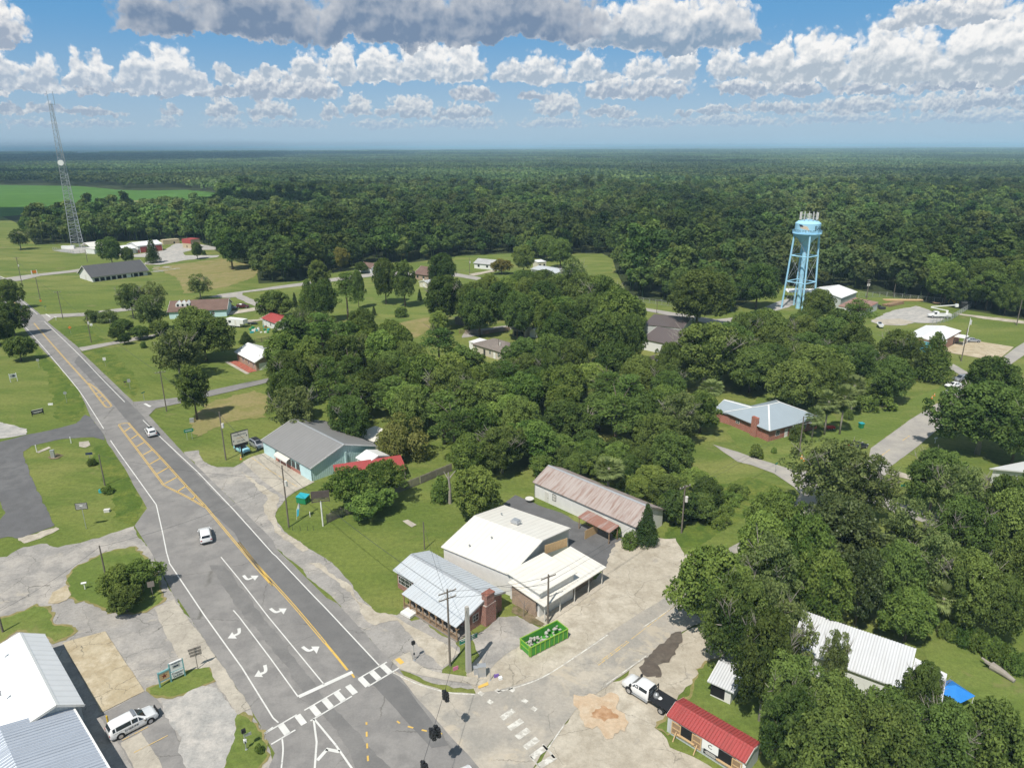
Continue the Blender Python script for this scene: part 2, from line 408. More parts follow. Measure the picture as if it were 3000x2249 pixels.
# ---------------------------------------------------------------- ground sheets
ZL = {}; ZC = {}
def dens(poly, step, rag, seed=0.):
    out = []
    n = len(poly)
    for i in range(n):
        a = Vector(poly[i][:2]); b = Vector(poly[(i + 1) % n][:2])
        L = (b - a).length; k = max(1, min(160, int(L / step)))
        nrm = Vector((-(b - a).y, (b - a).x)); nrm = nrm / max(L, 1e-6)
        for j in range(k):
            p = a + (b - a) * (j / k)
            if rag:
                q = mnoise.noise(Vector((p.x / (step * 4), p.y / (step * 4), seed))) * rag * 1.4 + mnoise.noise(Vector((p.x / (step * 1.1), p.y / (step * 1.1), seed + 9))) * rag * .9
                p = p + nrm * q
            out.append(p)
    return out
def patch(name, poly, mat, layer, rag=.25, step=None, label=None, kind='structure'):
    if step is None:
        d = max(30., sum(depth((q[0], q[1], 0)) for q in poly) / len(poly))
        step = max(.5, d / 220.)
        if rag: rag = max(rag, d / 900. if rag > .05 else rag)
    pts = dens(poly, step, rag, len(ZL) * 1.7)
    ZL[len(ZL)] = name
    ZC[layer] = ZC.get(layer, 0) + 1
    z = .01 + layer * .015 + ZC[layer] * .0006
    tris = tessellate_polygon([[Vector((p.x, p.y, 0)) for p in pts]])
    me = bpy.data.meshes.new(name)
    fs = []
    for t in tris:
        a, b, c = (pts[i] for i in t)
        fs.append(t if (b - a).cross(c - a) > 0 else (t[0], t[2], t[1]))
    me.from_pydata([(p.x, p.y, z) for p in pts], [], fs); me.update()
    me.materials.append(MATS[mat])
    o = bpy.data.objects.new(name, me)
    o['kind'] = kind
    if layer == 6 and mat == 'lawn':
        A_ = sum(pts[i - 1].x * pts[i].y - pts[i].x * pts[i - 1].y for i in range(len(pts)))
        q = []
        for i, p in enumerate(pts):
            d = (pts[(i + 1) % len(pts)] - pts[i - 1]).normalized(); sg = 1 if A_ > 0 else -1
            q.append(p + Vector((d.y, -d.x)) * sg * (.35 + .5 * mnoise.noise(Vector((p.x * 1.3, p.y * 1.3, 4)))))
        patch('grass_fringe', q, 'dry_grass', 5, rag=.18, step=.4)
    return link(o)
def curve_pts(pts, n=8):
    pts = [Vector(p[:2]) for p in pts]; out = []
    for i in range(len(pts) - 1):
        p0 = pts[max(i - 1, 0)]; p1 = pts[i]; p2 = pts[i + 1]; p3 = pts[min(i + 2, len(pts) - 1)]
        for k in range(n):
            t = k / n
            out.append(.5 * ((2 * p1) + (p2 - p0) * t + (2 * p0 - 5 * p1 + 4 * p2 - p3) * t * t + (3 * p1 - p0 - 3 * p2 + p3) * t ** 3))
    out.append(pts[-1]); return out
class Paint:
    def __init__(s): s.mb = MB()
    def line(s, pts, w, z, smooth=0, dash=None):
        if smooth: pts = curve_pts(pts, smooth)
        pts = [Vector(p[:2]) for p in pts]
        L = []; Rr = []
        for i, p in enumerate(pts):
            d = (pts[min(i + 1, len(pts) - 1)] - pts[max(i - 1, 0)]).normalized(); n = Vector((-d.y, d.x)) * w / 2
            L.append((p.x + n.x, p.y + n.y, z)); Rr.append((p.x - n.x, p.y - n.y, z))
        n = len(pts)
        s.mb.add(L + Rr, [(i, n + i, n + i + 1, i + 1) for i in range(n - 1)])
    def poly(s, pts, z):
        pts = [Vector((p[0], p[1], 0)) for p in pts]
        for t in tessellate_polygon([pts]):
            a, b, c = (pts[i] for i in t)
            if (b - a).cross(c - a).z < 0: b, c = c, b
            s.mb.add([(q.x, q.y, z) for q in (a, b, c)], [(0, 1, 2)])
    def done(s, name, mat):
        o = s.mb.build(name, mat); o['kind'] = 'structure'; return o

# base sheet to the horizon
def base_sheet():
    rs = [0, 30, 60, 120, 250, 500, 1000, 2000, 4000, 8000, 16000, 40000]
    n = 48; vs = [(0, 60, 0)]; fs = []
    for r in rs[1:]:
        vs += [(r * math.cos(2 * math.pi * k / n), 60 + r * math.sin(2 * math.pi * k / n), 0) for k in range(n)]
    fs += [(0, 1 + k, 1 + (k + 1) % n) for k in range(n)]
    for i in range(len(rs) - 2):
        a = 1 + i * n; b = a + n
        fs += [(a + k, b + k, b + (k + 1) % n, a + (k + 1) % n) for k in range(n)]
    m = MB(); m.add(vs, fs)
    o = m.build('ground', 'grass'); o['kind'] = 'structure'
base_sheet()
LAY = dict(floor=1, lawn=1, apron=2, road=4, road2=5, pad=6, stain=7)

# highway
hw_left = PL('G', 205, 1390) + PL('D', 2150, 1390, 2020, 1170, 1750, 760, 1440, 290) + PL('C', 1430, 1550, 1330, 1350, 1240, 1180, 1090, 940, 1190, 800, 1000, 460, 870, 270, 840, 200, 735, 60) + PL('B', 690, 1200, 640, 1090, 480, 900, 250, 660, 140, 520, 40, 390, -60, 270)
hw_right = PL('B', -60, 100, 30, 200, 120, 300, 330, 475, 380, 530, 640, 745, 660, 780, 880, 990, 1080, 1180, 1205, 1290) + PL('C', 1480, 345, 1700, 560, 1950, 800, 2211, 1060) + PL('F', 300, 1260, 710, 1658) + PL('G', 800, 330, 1150, 715, 1290, 850, 1560, 1220, 1700, 1380, 2000, 1700, 2200, 2100)
dr = (Vector(hw_right[1]) - Vector(hw_right[2])).normalized()
far_r = Vector(hw_right[0]) + dr * 420; far_l = Vector(hw_left[-1]) + dr * 420
patch('highway', hw_left[::1] + [far_l, far_r] + hw_right + PL('G', 0, 2300, 290, 1540), 'asphalt', LAY['road'], rag=.06, step=2.)
# darker resurfaced lane and tyre-dark bands
patch('road_lane', PL('B', 640, 800, 1010, 1150, 1160, 1300) + PL('C', 1300, 230, 2211, 1150) + PL('F', 0, 995, 620, 1658) + PL('G', 1130, 825, 1350, 1000, 1700, 1480, 1560, 1500, 1330, 1250, 1100, 1000, 880, 860, 700, 640, 420, 330, 130, 10) + PL('F', 0, 1205) + PL('C', 1900, 1000, 1640, 760, 1480, 590, 1200, 290) + PL('B', 900, 1180, 600, 860), 'asphalt_lane', LAY['road2'], rag=.08, step=1.5)
patch('road_lane', PL('D', 1694, 20, 1828, 20) + PL('G', 0, 190, 350, 630, 640, 1030, 900, 1280, 1330, 1800, 1000, 1800, 790, 1360, 560, 1120, 350, 810, 0, 370), 'tyre_track', LAY['road2'], rag=.3, step=.7)

# apron along the right-hand side of the highway
patch('apron', PL('C', 1490, 345, 1600, 330, 1660, 420, 1760, 465, 1890, 465) + PL('F', 105, 525, 215, 490, 610, 722, 480, 790, 400, 840, 345, 900, 300, 960, 290, 1010, 330, 1090, 390, 1140, 560, 1250, 650, 1310) + PL('G', 740, 0, 830, 60, 880, 140, 930, 210, 1000, 290, 1120, 400, 1290, 425) + PL('a', 250, 1180, 420, 1330, 560, 1290, 900, 1560, 1100, 1640) + PL('G', 1790, 720, 1640, 860, 1640, 900, 1760, 920, 1920, 930, 2010, 945, 1970, 1010, 1740, 1010, 1500, 950, 1290, 860, 1150, 720, 800, 330, 450, 0) + PL('F', 300, 1260, 0, 950) + PL('C', 1950, 805, 1700, 565), 'old_pavement', LAY['apron'], rag=.3, step=.8)
patch('sandy_verge', PL('G', 560, 0, 660, 0, 760, 90, 900, 190, 960, 290, 1110, 400, 1280, 430, 1330, 470, 1180, 470, 1100, 510, 1010, 430, 900, 240, 780, 140), 'sand', LAY['road2'], rag=.35, step=.6)
patch('sandy_verge', PL('G', 1280, 450, 1480, 560, 1650, 650, 1780, 725, 1640, 850, 1560, 780, 1400, 610), 'sand', LAY['road2'], rag=.3, step=.6)
patch('sandy_verge', PL('F', 20, 640, 330, 850, 290, 1000, 340, 1110, 560, 1270, 520, 1290, 300, 1130, 200, 950, 230, 850), 'sand', LAY['road2'], rag=.3, step=.6)
patch('shop_forecourt', PL('F', 30, 560, 105, 520, 215, 488, 612, 724, 480, 790, 375, 845, 200, 720), 'concrete', LAY['road2'], rag=.05)
patch('pavement', PL('G', 1235, 790, 1390, 715, 1410, 790, 1500, 850, 1640, 895, 1920, 930, 2010, 945, 1975, 1005, 1740, 960, 1500, 920, 1300, 855), 'concrete', LAY['pad'], rag=.06)
# cross street
xs_up = PL('G', 1250, 870, 1500, 985, 1700, 1045, 1910, 1060) + PL('J', 160, 1035, 530, 920, 800, 745, 1050, 575, 1500, 290, 1720, 150) + PL('I', 1790, 1380) + PL('L', 215, 1210, 350, 1050, 420, 930)
xs_lo = PL('L', 1000, 930, 500, 1330) + PL('J', 2211, 250, 1900, 430, 1640, 570, 1360, 770, 1100, 960, 870, 1125, 780, 1200, 560, 1500) + PL('G', 2211, 1900, 1980, 1700, 1700, 1380, 1560, 1220)
patch('cross_street', xs_up + xs_lo, 'street', LAY['road'] + 2, rag=.15, step=1.2)
patch('street_shoulder', PL('J', 130, 870, 260, 770, 420, 760, 730, 600, 1050, 350, 1540, 10, 1720, -90, 1800, 20, 1500, 300, 1050, 590, 530, 930, 200, 1030, 60, 1010, 90, 920), 'sand', LAY['apron'] + 1, rag=.4, step=.8)
patch('apron', PL('J', -100, 900, 60, 700, 300, 640, 480, 540, 760, 320, 1040, 30, 1250, -200, 1600, -200, 1750, 50, 1500, 340, 1050, 640, 530, 960, 200, 1060, 0, 1060), 'sand', LAY['apron'], rag=.3, step=.9)
# sandy lot on the right of the cross street
patch('sandy_lot', PL('J', 560, 1500, 780, 1200, 870, 1125, 1360, 770, 1640, 570, 1900, 430, 2000, 640, 1980, 780, 1850, 830, 1780, 960, 1640, 1080, 1540, 1180, 1520, 1260, 1430, 1330, 1560, 1480, 1800, 1600, 2000, 1700, 2100, 1900, 300, 1900), 'sand', LAY['apron'], rag=.5, step=.8)
patch('dirt_stain', PL('J', 810, 1110, 960, 1050, 1110, 1070, 1160, 1180, 1210, 1290, 1190, 1370, 1050, 1390, 890, 1350, 800, 1230), 'pale_dirt', LAY['stain'] + 1, rag=.9, step=.4)
patch('dirt_stain', PL('J', 905, 1250, 950, 1190, 1000, 1150, 1080, 1185, 1135, 1265, 1080, 1275, 1000, 1260), 'red_dirt', LAY['stain'] + 2, rag=.5, step=.3)
patch('wet_stain', PL('J', 1340, 770, 1440, 700, 1500, 650, 1600, 550, 1660, 560, 1640, 640, 1600, 740, 1540, 800, 1470, 830, 1480, 930, 1420, 900, 1380, 920, 1310, 850), 'wet_pavement', LAY['stain'] + 1, rag=.35, step=.5)
patch('lot_grass', PL('J', 1430, 1330, 1530, 1240, 1600, 1180, 1720, 1040, 1790, 900, 1860, 810, 2000, 790, 2300, 850, 2400, 1500, 2211, 1500, 1700, 1120, 1540, 1380), 'lawn', LAY['pad'], rag=.6, step=.6)
# car parks on the left of the highway
patch('car_park', PL('C', -60, 1200, 60, 1190, 190, 1110, 330, 1085, 470, 1115, 650, 1075, 800, 1040, 950, 990, 1080, 945, 1240, 1180, 1330, 1350, 1430, 1550) + PL('D', 1440, 290, 1750, 760, 2020, 1170, 2150, 1390) + PL('G', 205, 1390, 290, 1540, 300, 2300) + PL('D', -100, 2300), 'old_pavement', LAY['apron'], rag=.35, step=.8)
patch('grass_island', PL('C', 550, 1385, 600, 1300, 740, 1210, 900, 1150, 1090, 1115, 1190, 1250, 1330, 1530, 1250, 1590, 1180, 1640) + PL('D', 1000, 415, 880, 380, 800, 330, 640, 310, 565, 275), 'lawn', LAY['pad'], rag=.45, step=.6)
patch('grass_verge', PL('D', -60, 480, 120, 430, 300, 335, 400, 400, 420, 500, 600, 555, 430, 650, 400, 620, 300, 575, 160, 550, -60, 690), 'lawn', LAY['pad'], rag=.5, step=.6)
patch('grass_verge', PL('D', 1200, 1020, 1290, 990, 1500, 890, 1690, 835, 1730, 900, 1740, 950, 1650, 985, 1520, 1050, 1400, 1085, 1280, 1080), 'lawn', LAY['pad'], rag=.35, step=.5)
patch('grass_verge', PL('D', 1910, 1240, 1990, 1250, 2080, 1280, 2130, 1400, 2140, 1560, 2050, 1700, 1800, 1700, 1830, 1560, 1900, 1450), 'lawn', LAY['pad'], rag=.45, step=.5)
patch('concrete_pad', PL('D', 505, 648, 852, 555, 1172, 1040, 825, 1212), 'beige_concrete', LAY['pad'] + 1, rag=.05)
patch('pavement', PL('D', 1255, 372, 1410, 295, 1750, 765, 2030, 1175, 1930, 1230, 1770, 1000, 1700, 840, 1500, 870, 1440, 760, 1330, 560), 'concrete', LAY['pad'], rag=.12)
patch('concrete_pad', PL('D', 390, 1200 - 870, 430, 240, 540, 180, 570, 260, 540, 300, 470, 330), 'beige_concrete', LAY['pad'] + 1, rag=.12)
patch('parking_bay', PL('D', 800, 1240, 1190, 1035, 1270, 1100, 1400, 1320, 1560, 1700, 1100, 1700, 970, 1480), 'asphalt', LAY['road2'], rag=.1)
patch('parking_bay', PL('D', 980, 1460, 1150, 1370, 1290, 1600, 1330, 1700, 1110, 1700), 'concrete', LAY['pad'] + 1, rag=.06)
patch('gravel_patch', PL('D', 1270, 1090, 1430, 1090, 1640, 1000, 1770, 1010, 1900, 1240, 1900, 1450, 1800, 1700, 1560, 1700, 1400, 1320), 'gravel', LAY['road2'], rag=.4, step=.6)
# drive on the far left
patch('side_drive', PL('C', -200, 290, 0, 262, 215, 205, 500, 145, 620, 110, 690, 40, 735, 60, 838, 195, 850, 250, 760, 222, 500, 238, 260, 292, 182, 345, 240, 510, 300, 650, 360, 760, 440, 940, 150, 1045, 60, 1030, -200, 1100, -200, 880, 0, 890, 45, 840, 0, 745, -200, 700), 'asphalt_dark', LAY['apron'], rag=.2)
patch('gravel_patch', PL('B', -200, 1330, 0, 1345, 130, 1375, 215, 1400, 215, 1445, 0, 1480, -200, 1510), 'gravel', LAY['apron'] + 1, rag=.3)
patch('gravel_patch', PL('C', 150, 1045, 330, 985, 470, 945, 490, 970, 330, 1040, 190, 1085), 'sand', LAY['apron'] + 1, rag=.4)
patch('verge', PL('B', 260, 690, 480, 920, 640, 1110, 690, 1215, 660, 1290, 590, 1340, 480, 1340, 420, 1200, 400, 1000, 280, 780), 'rough_grass', LAY['lawn'], rag=1.)
patch('verge', PL('C', 760, 300, 860, 280, 1000, 470, 1180, 800, 1080, 920, 960, 900, 880, 640, 760, 430), 'rough_grass', LAY['lawn'], rag=.8)
patch('verge', PL('B', 670, 780, 830, 740, 930, 800, 1080, 960, 1150, 1040, 1080, 1150, 900, 990), 'rough_grass', LAY['lawn'], rag=.8)
patch('verge', PL('B', 470, 600, 700, 560, 850, 690, 740, 720, 620, 740), 'rough_grass', LAY['lawn'], rag=.8)
patch('concrete_pad', PL('C', 640, 265, 720, 255, 730, 290, 690, 310, 645, 300), 'concrete', LAY['pad'], rag=.1)
patch('concrete_pad', PL('C', 290, 345, 400, 300, 415, 312, 310, 355), 'concrete', LAY['pad'], rag=.1)
patch('bare_soil', PL('C', 380, 385, 460, 355, 510, 370, 470, 400, 400, 405), 'leaf_litter', LAY['pad'], rag=.2)
# side streets
patch('side_street', PL('B', 330, 475, 680, 462, 970, 425, 1100, 410, 1100, 436, 970, 452, 680, 488, 440, 500, 385, 535), 'road_pale', LAY['road'] + 3, rag=.05)
patch('side_street', PL('B', -40, 190, 190, 158, 560, 118, 650, 104, 650, 128, 330, 162, 170, 200, 40, 215), 'road_pale', LAY['road'] + 3, rag=.05)
patch('side_street', PL('B', 1080, 1182, 1250, 1170, 1440, 1148, 1660, 1098, 2100, 1003) + PL('E', 0, 1322, 170, 1283, 420, 1220, 420, 1250, 170, 1318, 0, 1358) + PL('B', 1930, 1085, 1680, 1142, 1440, 1198, 1260, 1235, 1205, 1292), 'asphalt', LAY['road'] + 3, rag=.05)
patch('driveway', PL('B', 640, 742, 880, 702, 1080, 660, 1260, 635, 1260, 655, 1080, 690, 890, 725, 665, 772), 'road_pale', LAY['road'] + 3, rag=.15)
patch('back_street', PL('B', 1690, 333, 1780, 310, 2211, 252) + PL('E', 200, 535, 500, 495, 800, 450, 1100, 412, 1400, 400, 1760, 415, 2000, 458) + PL('H', 100, 470, 400, 540, 900, 640, 1310, 690, 1650, 745, 1930, 790, 2070, 775, 2070, 810, 1930, 835, 1640, 778, 1330, 715, 900, 668, 400, 570, 60, 488) + PL('E', 1990, 484, 1780, 446, 1400, 430, 1100, 440, 800, 478, 500, 520, 30, 575) + PL('B', 1960, 325, 1850, 340), 'road_pale', LAY['road'], rag=.05)
patch('branch_street', PL('B', 1880, 315, 1965, 318, 2120, 385, 2200, 420, 2170, 440, 2070, 410, 1930, 345), 'road_pale', LAY['road'] + 1, rag=.1)
patch('driveway', PL('B', 1830, 455, 2060, 418, 2230, 395, 2230, 425, 2060, 445, 1840, 480), 'sand', LAY['road'] + 2, rag=.2)
patch('driveway', PL('B', 2010, 520, 2110, 512) + PL('E', 160, 780, 240, 770, 240, 790, 100, 812, 0, 815) + PL('B', 2010, 535), 'sand', LAY['road'] + 2, rag=.2)
patch('driveway', PL('E', 1860, 425, 2060, 390, 2075, 402, 1900, 438), 'sand', LAY['road'] + 2, rag=.1)
patch('dry_field', PL('E', 1235, 852, 1330, 812, 1550, 768, 1580, 840, 1440, 935, 1370, 950), 'dry_grass', LAY['lawn'] + 1, rag=.4)
patch('dry_field', PL('B', 1230, 95, 1500, 60, 1790, 20, 2110, 90, 2080, 160, 1840, 250, 1500, 300, 1440, 180), 'dry_grass', LAY['lawn'] + 1, rag=1.5)
patch('dry_field', PL('B', 1560, 1290, 1700, 1180, 2060, 1090, 2160, 1130, 2160, 1300, 1900, 1330, 1600, 1460, 1560, 1380), 'dry_grass', LAY['lawn'] + 1, rag=1.)
patch('back_lane', PL('E', 1830, 880, 2000, 862, 2180, 838, 2300, 830, 2300, 860, 2190, 872, 1880, 930, 1800, 940), 'road_pale', LAY['road'], rag=.15)
patch('lawn', PL('E', 100, 600, 500, 525, 1080, 450, 1500, 440, 1560, 760, 1300, 810, 1000, 730, 600, 560), 'lawn', LAY['lawn'], rag=.5)
patch('lawn', PL('E', 1750, 280, 2120, 260, 2120, 380, 1800, 410, 1740, 400), 'lawn', LAY['lawn'], rag=.5)
patch('lawn', PL('H', 660, 330, 1000, 255, 1090, 300, 1085, 400, 900, 420, 700, 400), 'lawn', LAY['lawn'], rag=.5)
patch('lawn', PL('H', 160, 260, 300, 255, 290, 320, 160, 320), 'lawn', LAY['lawn'], rag=.5)
# fire station forecourt
patch('station_forecourt', PL('A', 1070, 1530, 1190, 1530, 1290, 1545, 1180, 1570, 1160, 1590, 1290, 1592, 1500, 1555, 1760, 1530, 1775, 1515, 1500, 1515, 1480, 1492, 1560, 1472, 1750, 1470, 1760, 1452, 1640, 1428, 1420, 1418, 1330, 1475, 1080, 1510), 'gravel', LAY['road'], rag=.2)
patch('mast_yard', PL('A', 430, 1476, 580, 1458, 700, 1440, 830, 1480, 600, 1502), 'gravel', LAY['road'], rag=.2)
# utility yard and street at the right
patch('work_yard', PL('K', 960, 945, 1080, 880, 1180, 850, 1340, 818, 1440, 850, 1570, 930, 1480, 960, 1330, 955, 1240, 975, 1050, 975), 'gravel', LAY['road'], rag=.5)
patch('work_yard', PL('K', 960, 930, 1200, 925, 1330, 950, 1240, 970, 1050, 975), 'sand', LAY['road2'], rag=.5)
patch('dirt_track', PL('K', 1640, 875, 1900, 905, 2300, 950, 2300, 975, 1900, 925, 1690, 892), 'sand', LAY['road'], rag=.3)
patch('drive', PL('K', 60, 850, 200, 790, 300, 758, 420, 790, 200, 862), 'gravel', LAY['road'], rag=.3)
patch('concrete_pad', PL('K', 1545, 1182, 1690, 1108, 1850, 1108, 2130, 1152, 1990, 1265, 1640, 1205), 'beige_concrete', LAY['pad'], rag=.05)
patch('station_road', PL('L', 350, 800, 390, 782, 640, 760, 940, 740, 970, 590, 1300, 350, 1560, 195, 1680, 90) + PL('K', 1980, 1285, 2130, 1165, 2300, 1060, 2300, 1160, 2150, 1260, 1990, 1380) + PL('L', 1780, 200, 1520, 430, 1350, 575, 1120, 745, 1120, 770, 1000, 930, 420, 960), 'road_pale', LAY['road'], rag=.05)
patch('station_road', PL('K', 1600, 1320, 1640, 1290, 1760, 1360, 1860, 1320, 1900, 1360, 1760, 1420), 'road_pale', LAY['road'] + 1, rag=.05)
patch('lot_back_street', PL('I', 1900, 420, 2100, 480, 2211, 520) + PL('L', 190, 718, 400, 785, 440, 900, 400, 960, 350, 905, 190, 795, 0, 725) + PL('I', 2100, 560), 'road_pale', LAY['road'] + 1, rag=.05)
patch('cross_street', PL('L', 1000, 930, 1210, 1035, 2300, 1400, 2300, 1490, 1210, 1130, 900, 1000), 'road_pale', LAY['road'] + 1, rag=.1)
patch('driveway', PL('L', 1125, 760, 1340, 825, 1310, 850, 1100, 800), 'sand', LAY['road'] + 2, rag=.2)
patch('lawn', PL('L', 100, 100, 560, 180, 1150, 260, 1600, 60, 1660, 100, 960, 590, 640, 760, 390, 780, 0, 665, -200, 450, 0, 300), 'lawn', LAY['lawn'], rag=.4)
patch('lawn', PL('M', 1400, 700, 1600, 560, 2300, 900, 2500, 1800, 1700, 1500), 'lawn', LAY['lawn'], rag=.4)
# the corner lot
patch('lot_yard', PL('I', 250, 870, 300, 832, 440, 890, 640, 960, 840, 1065, 1000, 1110, 1180, 1190, 1220, 1262, 1110, 1335, 1040, 1430, 740, 1250, 210, 1015, 100, 1010), 'asphalt_dark', LAY['road'], rag=.25)
patch('lot_gravel', PL('J', 490, 540, 760, 330, 1040, 40, 1110, -160, 1250, -220, 1560, -190, 1540, 10, 1050, 360, 730, 600, 560, 600), 'sand', LAY['road'], rag=.4)
patch('lot_patio', PL('J', -60, 600, 60, 540, 165, 440, 320, 430, 540, 545, 420, 640, 340, 660, 160, 790, 100, 860, 40, 820), 'old_pavement', LAY['road'], rag=.15)
patch('concrete_pad', PL('F', 1325, 1042, 1368, 1030, 1440, 1072, 1398, 1092), 'concrete', LAY['pad'], rag=.05)
patch('lot_weeds', PL('J', 290, 350, 450, 400, 560, 470, 540, 530, 400, 470, 270, 400), 'leaf_litter', LAY['pad'], rag=.3)
patch('rough_ground', PL('I', 1700, 900, 1900, 760, 2211, 680) + PL('L', 300, 920, 60, 1080) + PL('I', 1800, 1220, 1560, 1290, 1480, 1200), 'rough_grass', LAY['lawn'], rag=.6)
# farm fields
patch('crop_field', PL('A', -400, 955, 0, 945, 300, 950, 640, 955, 1000, 988, 1300, 990, 1500, 985, 1780, 1010, 1790, 1060, 1500, 1085, 1230, 1080, 800, 1110, 500, 1160, 0, 1205, -400, 1230), 'crop', 2, rag=3.)
patch('meadow', PL('A', -900, 1240, 0, 1195, 130, 1250, 210, 1330, 300, 1450, -500, 1510), 'grass', 1, rag=0)
patch('field_edge', PL('A', 980, 1078, 1200, 1068, 1510, 1066, 1500, 1080, 1230, 1084), 'dry_grass', 3, rag=2.)
for q in (PL('W', 1040, 432, 1130, 418, 1185, 413, 1150, 428, 1060, 440), PL('W', 1265, 400, 1295, 398, 1295, 412, 1270, 412)):
    patch('meadow', q, 'crop', 2, rag=0)
patch('stubble_field', PL('t', 1400, 768, 1470, 766, 1545, 775, 1530, 790, 1430, 778), 'dry_grass', 2, rag=0)
patch('meadow', PL('A', 520, 690, 850, 688, 860, 706, 580, 722), 'lawn', 2, rag=0)

# ---------------------------------------------------------------- road markings
z1 = .01 + LAY['road2'] * .015 + .012
mk = Paint()
W1 = .17
mk.line(PL('B', -60, 235, 40, 395, 110, 470, 190, 560, 330, 715, 480, 895, 640, 1090, 745, 1250, 840, 1400), W1, z1, 4)
mk.line(PL('C', 895, 250, 960, 345, 1100, 540, 1265, 770), W1, z1, 4)
mk.line(PL('C', 1265, 770, 1275, 810, 1320, 1010, 1350, 1160, 1372, 1235), W1, z1)
mk.line(PL('C', 1372, 1235) + PL('D', 1370, 0, 1655, 425, 1960, 850, 2211, 1255) + PL('G', 320, 1295), W1, z1)
mk.line(PL('B', 120, 310, 200, 385, 305, 475), W1, z1)
mk.line(PL('B', 360, 533, 600, 760, 840, 1010, 1010, 1183), W1, z1, 4)
mk.line(PL('B', 1158, 1330) + PL('C', 1300, 225, 1600, 505, 1900, 820, 2211, 1168) + PL('F', 300, 1325, 615, 1658) + PL('G', 700, 365, 1135, 830), W1, z1)
mk.line(PL('C', 1790, 1195) + PL('G', 0, 130, 240, 440, 480, 730, 690, 985), .15, z1)
mk.line(PL('D', 1890, 385) + PL('G', 0, 435, 260, 780, 480, 1085), .15, z1)
mk.line(PL('G', 485, 1085, 920, 885), .55, z1)
# crosswalk
A0, A1, B0, B1 = P('G', 205, 1385), P('G', 1225, 788), P('G', 262, 1470), P('G', 1295, 853)
def lerp(a, b, t): return a + (b - a) * t
for t0, t1 in ((0, .235), (.29, .575), (.72, .97)): mk.line([lerp(A0, A1, t0), lerp(A0, A1, t1)], .2, z1)
for t0, t1 in ((0, .17), (.28, .60), (.735, 1.)): mk.line([lerp(B0, B1, t0), lerp(B0, B1, t1)], .2, z1)
for t in (.115, .235, .345, .44, .535, .63, .735, .83, .925):
    a = lerp(A0, A1, t); b = lerp(B0, B1, t)
    mk.line([lerp(a, b, .04), lerp(a, b, .97)], .72, z1)
mk.line(PL('G', 605, 1265, 630, 1450, 612, 1700), .22, z1); mk.line(PL('G', 610, 1265, 780, 1470, 940, 1700), .22, z1)
mk.line(PL('G', 635, 1600, 715, 1510), .4, z1); mk.line(PL('G', 705, 1508, 815, 1530), .4, z1)
mk.line(PL('G', 350, 1420, 358, 1520, 340, 1700), .17, z1, 6)
mk.line(PL('D', 2140, 1382) + PL('D', 2211, 1330), .17, z1)
def arrow(tail, mid, tip, wing1, wing2):
    pts = curve_pts([tail, mid, lerp(mid, tip, .55)], 6)
    mk.line(pts, .42, z1)
    mk.poly([tip, wing1, wing2], z1 + .001)
for d in (0, 2, 3):
    if d == 0: arrow(P('C', 1972, 1343), P('C', 2005, 1375), P('C', 2095, 1345), P('C', 2028, 1345), P('C', 2065, 1385))
    if d == 2: arrow(P('G', 255, 370), P('G', 300, 400), P('G', 387, 370), P('G', 322, 370), P('G', 362, 418))
    if d == 3: arrow(P('G', 515, 680), P('G', 565, 712), P('G', 653, 678), P('G', 585, 678), P('G', 630, 736))
arrow(P('D', 1935, 530), P('D', 1935, 570), P('D', 1845, 612), P('D', 1880, 562), P('D', 1918, 614))
arrow(P('D', 2145, 828), P('D', 2150, 880), P('D', 2060, 922), P('D', 2095, 868), P('D', 2130, 925))
mk.line(PL('B', 0, 165, 40, 182), .5, z1); mk.line(PL('B', 372, 472, 408, 495), .5, .135); mk.line(PL('B', 1172, 1197, 1218, 1222), .6, .135)
mk.line(PL('C', 665, 160, 712, 215), .6, .04)
mk.done('lane_marking', 'road_paint')
mk = Paint()
for off in (-.13, .13):
    def offp(pts, o):
        pts = [Vector(p[:2]) for p in pts]; r = []
        for i, p in enumerate(pts):
            d = (pts[min(i + 1, len(pts) - 1)] - pts[max(i - 1, 0)]).normalized(); r.append(p + Vector((-d.y, d.x)) * o)
        return r
    y = lambda pts, w=.12: mk.line(offp(curve_pts(pts, 5), off), w, z1)
    y(PL('B', 100, 355, 150, 420, 210, 480)); y(PL('B', 275, 545, 330, 610, 400, 690, 560, 870, 720, 1045))
    y(PL('C', 1660, 780, 1900, 1070, 2211, 1430) + PL('F', 0, 1215) + PL('G', 130, 0, 420, 320, 700, 650))
    y(PL('B', 720, 1045, 790, 1140, 850, 1215, 872, 1226, 895, 1222, 900, 1210, 860, 1160, 790, 1085, 720, 1030))
    y(PL('C', 1660, 790, 1500, 700, 1340, 620, 1310, 590) ); y(PL('C', 1310, 590, 1130, 350, 1020, 205, 965, 130))
    y(PL('C', 965, 130, 975, 117, 1040, 108)); y(PL('C', 1040, 108, 1110, 190, 1310, 400, 1500, 610, 1660, 780))
for a, b in (((1010, 178), (1058, 145)), ((1063, 238), (1118, 202)), ((1105, 302), (1168, 265)), ((1160, 368), (1230, 328)), ((1215, 442), (1298, 395)), ((1272, 522), (1365, 468)), ((1335, 600), (1438, 545)), ((1432, 668), (1508, 618)), ((1550, 732), (1588, 702))):
    mk.line([P('C', *a), P('C', *b)], .3, z1)
for a, b in (((775, 1118), (800, 1105)), ((800, 1150), (828, 1135)), ((832, 1185), (858, 1172))): mk.line([P('B', *a), P('B', *b)], .25, z1)
mk.line(PL('G', 700, 650, 800, 770, 880, 870), .3, z1)
mk.line(PL('G', 915, 900, 935, 930), .25, z1)
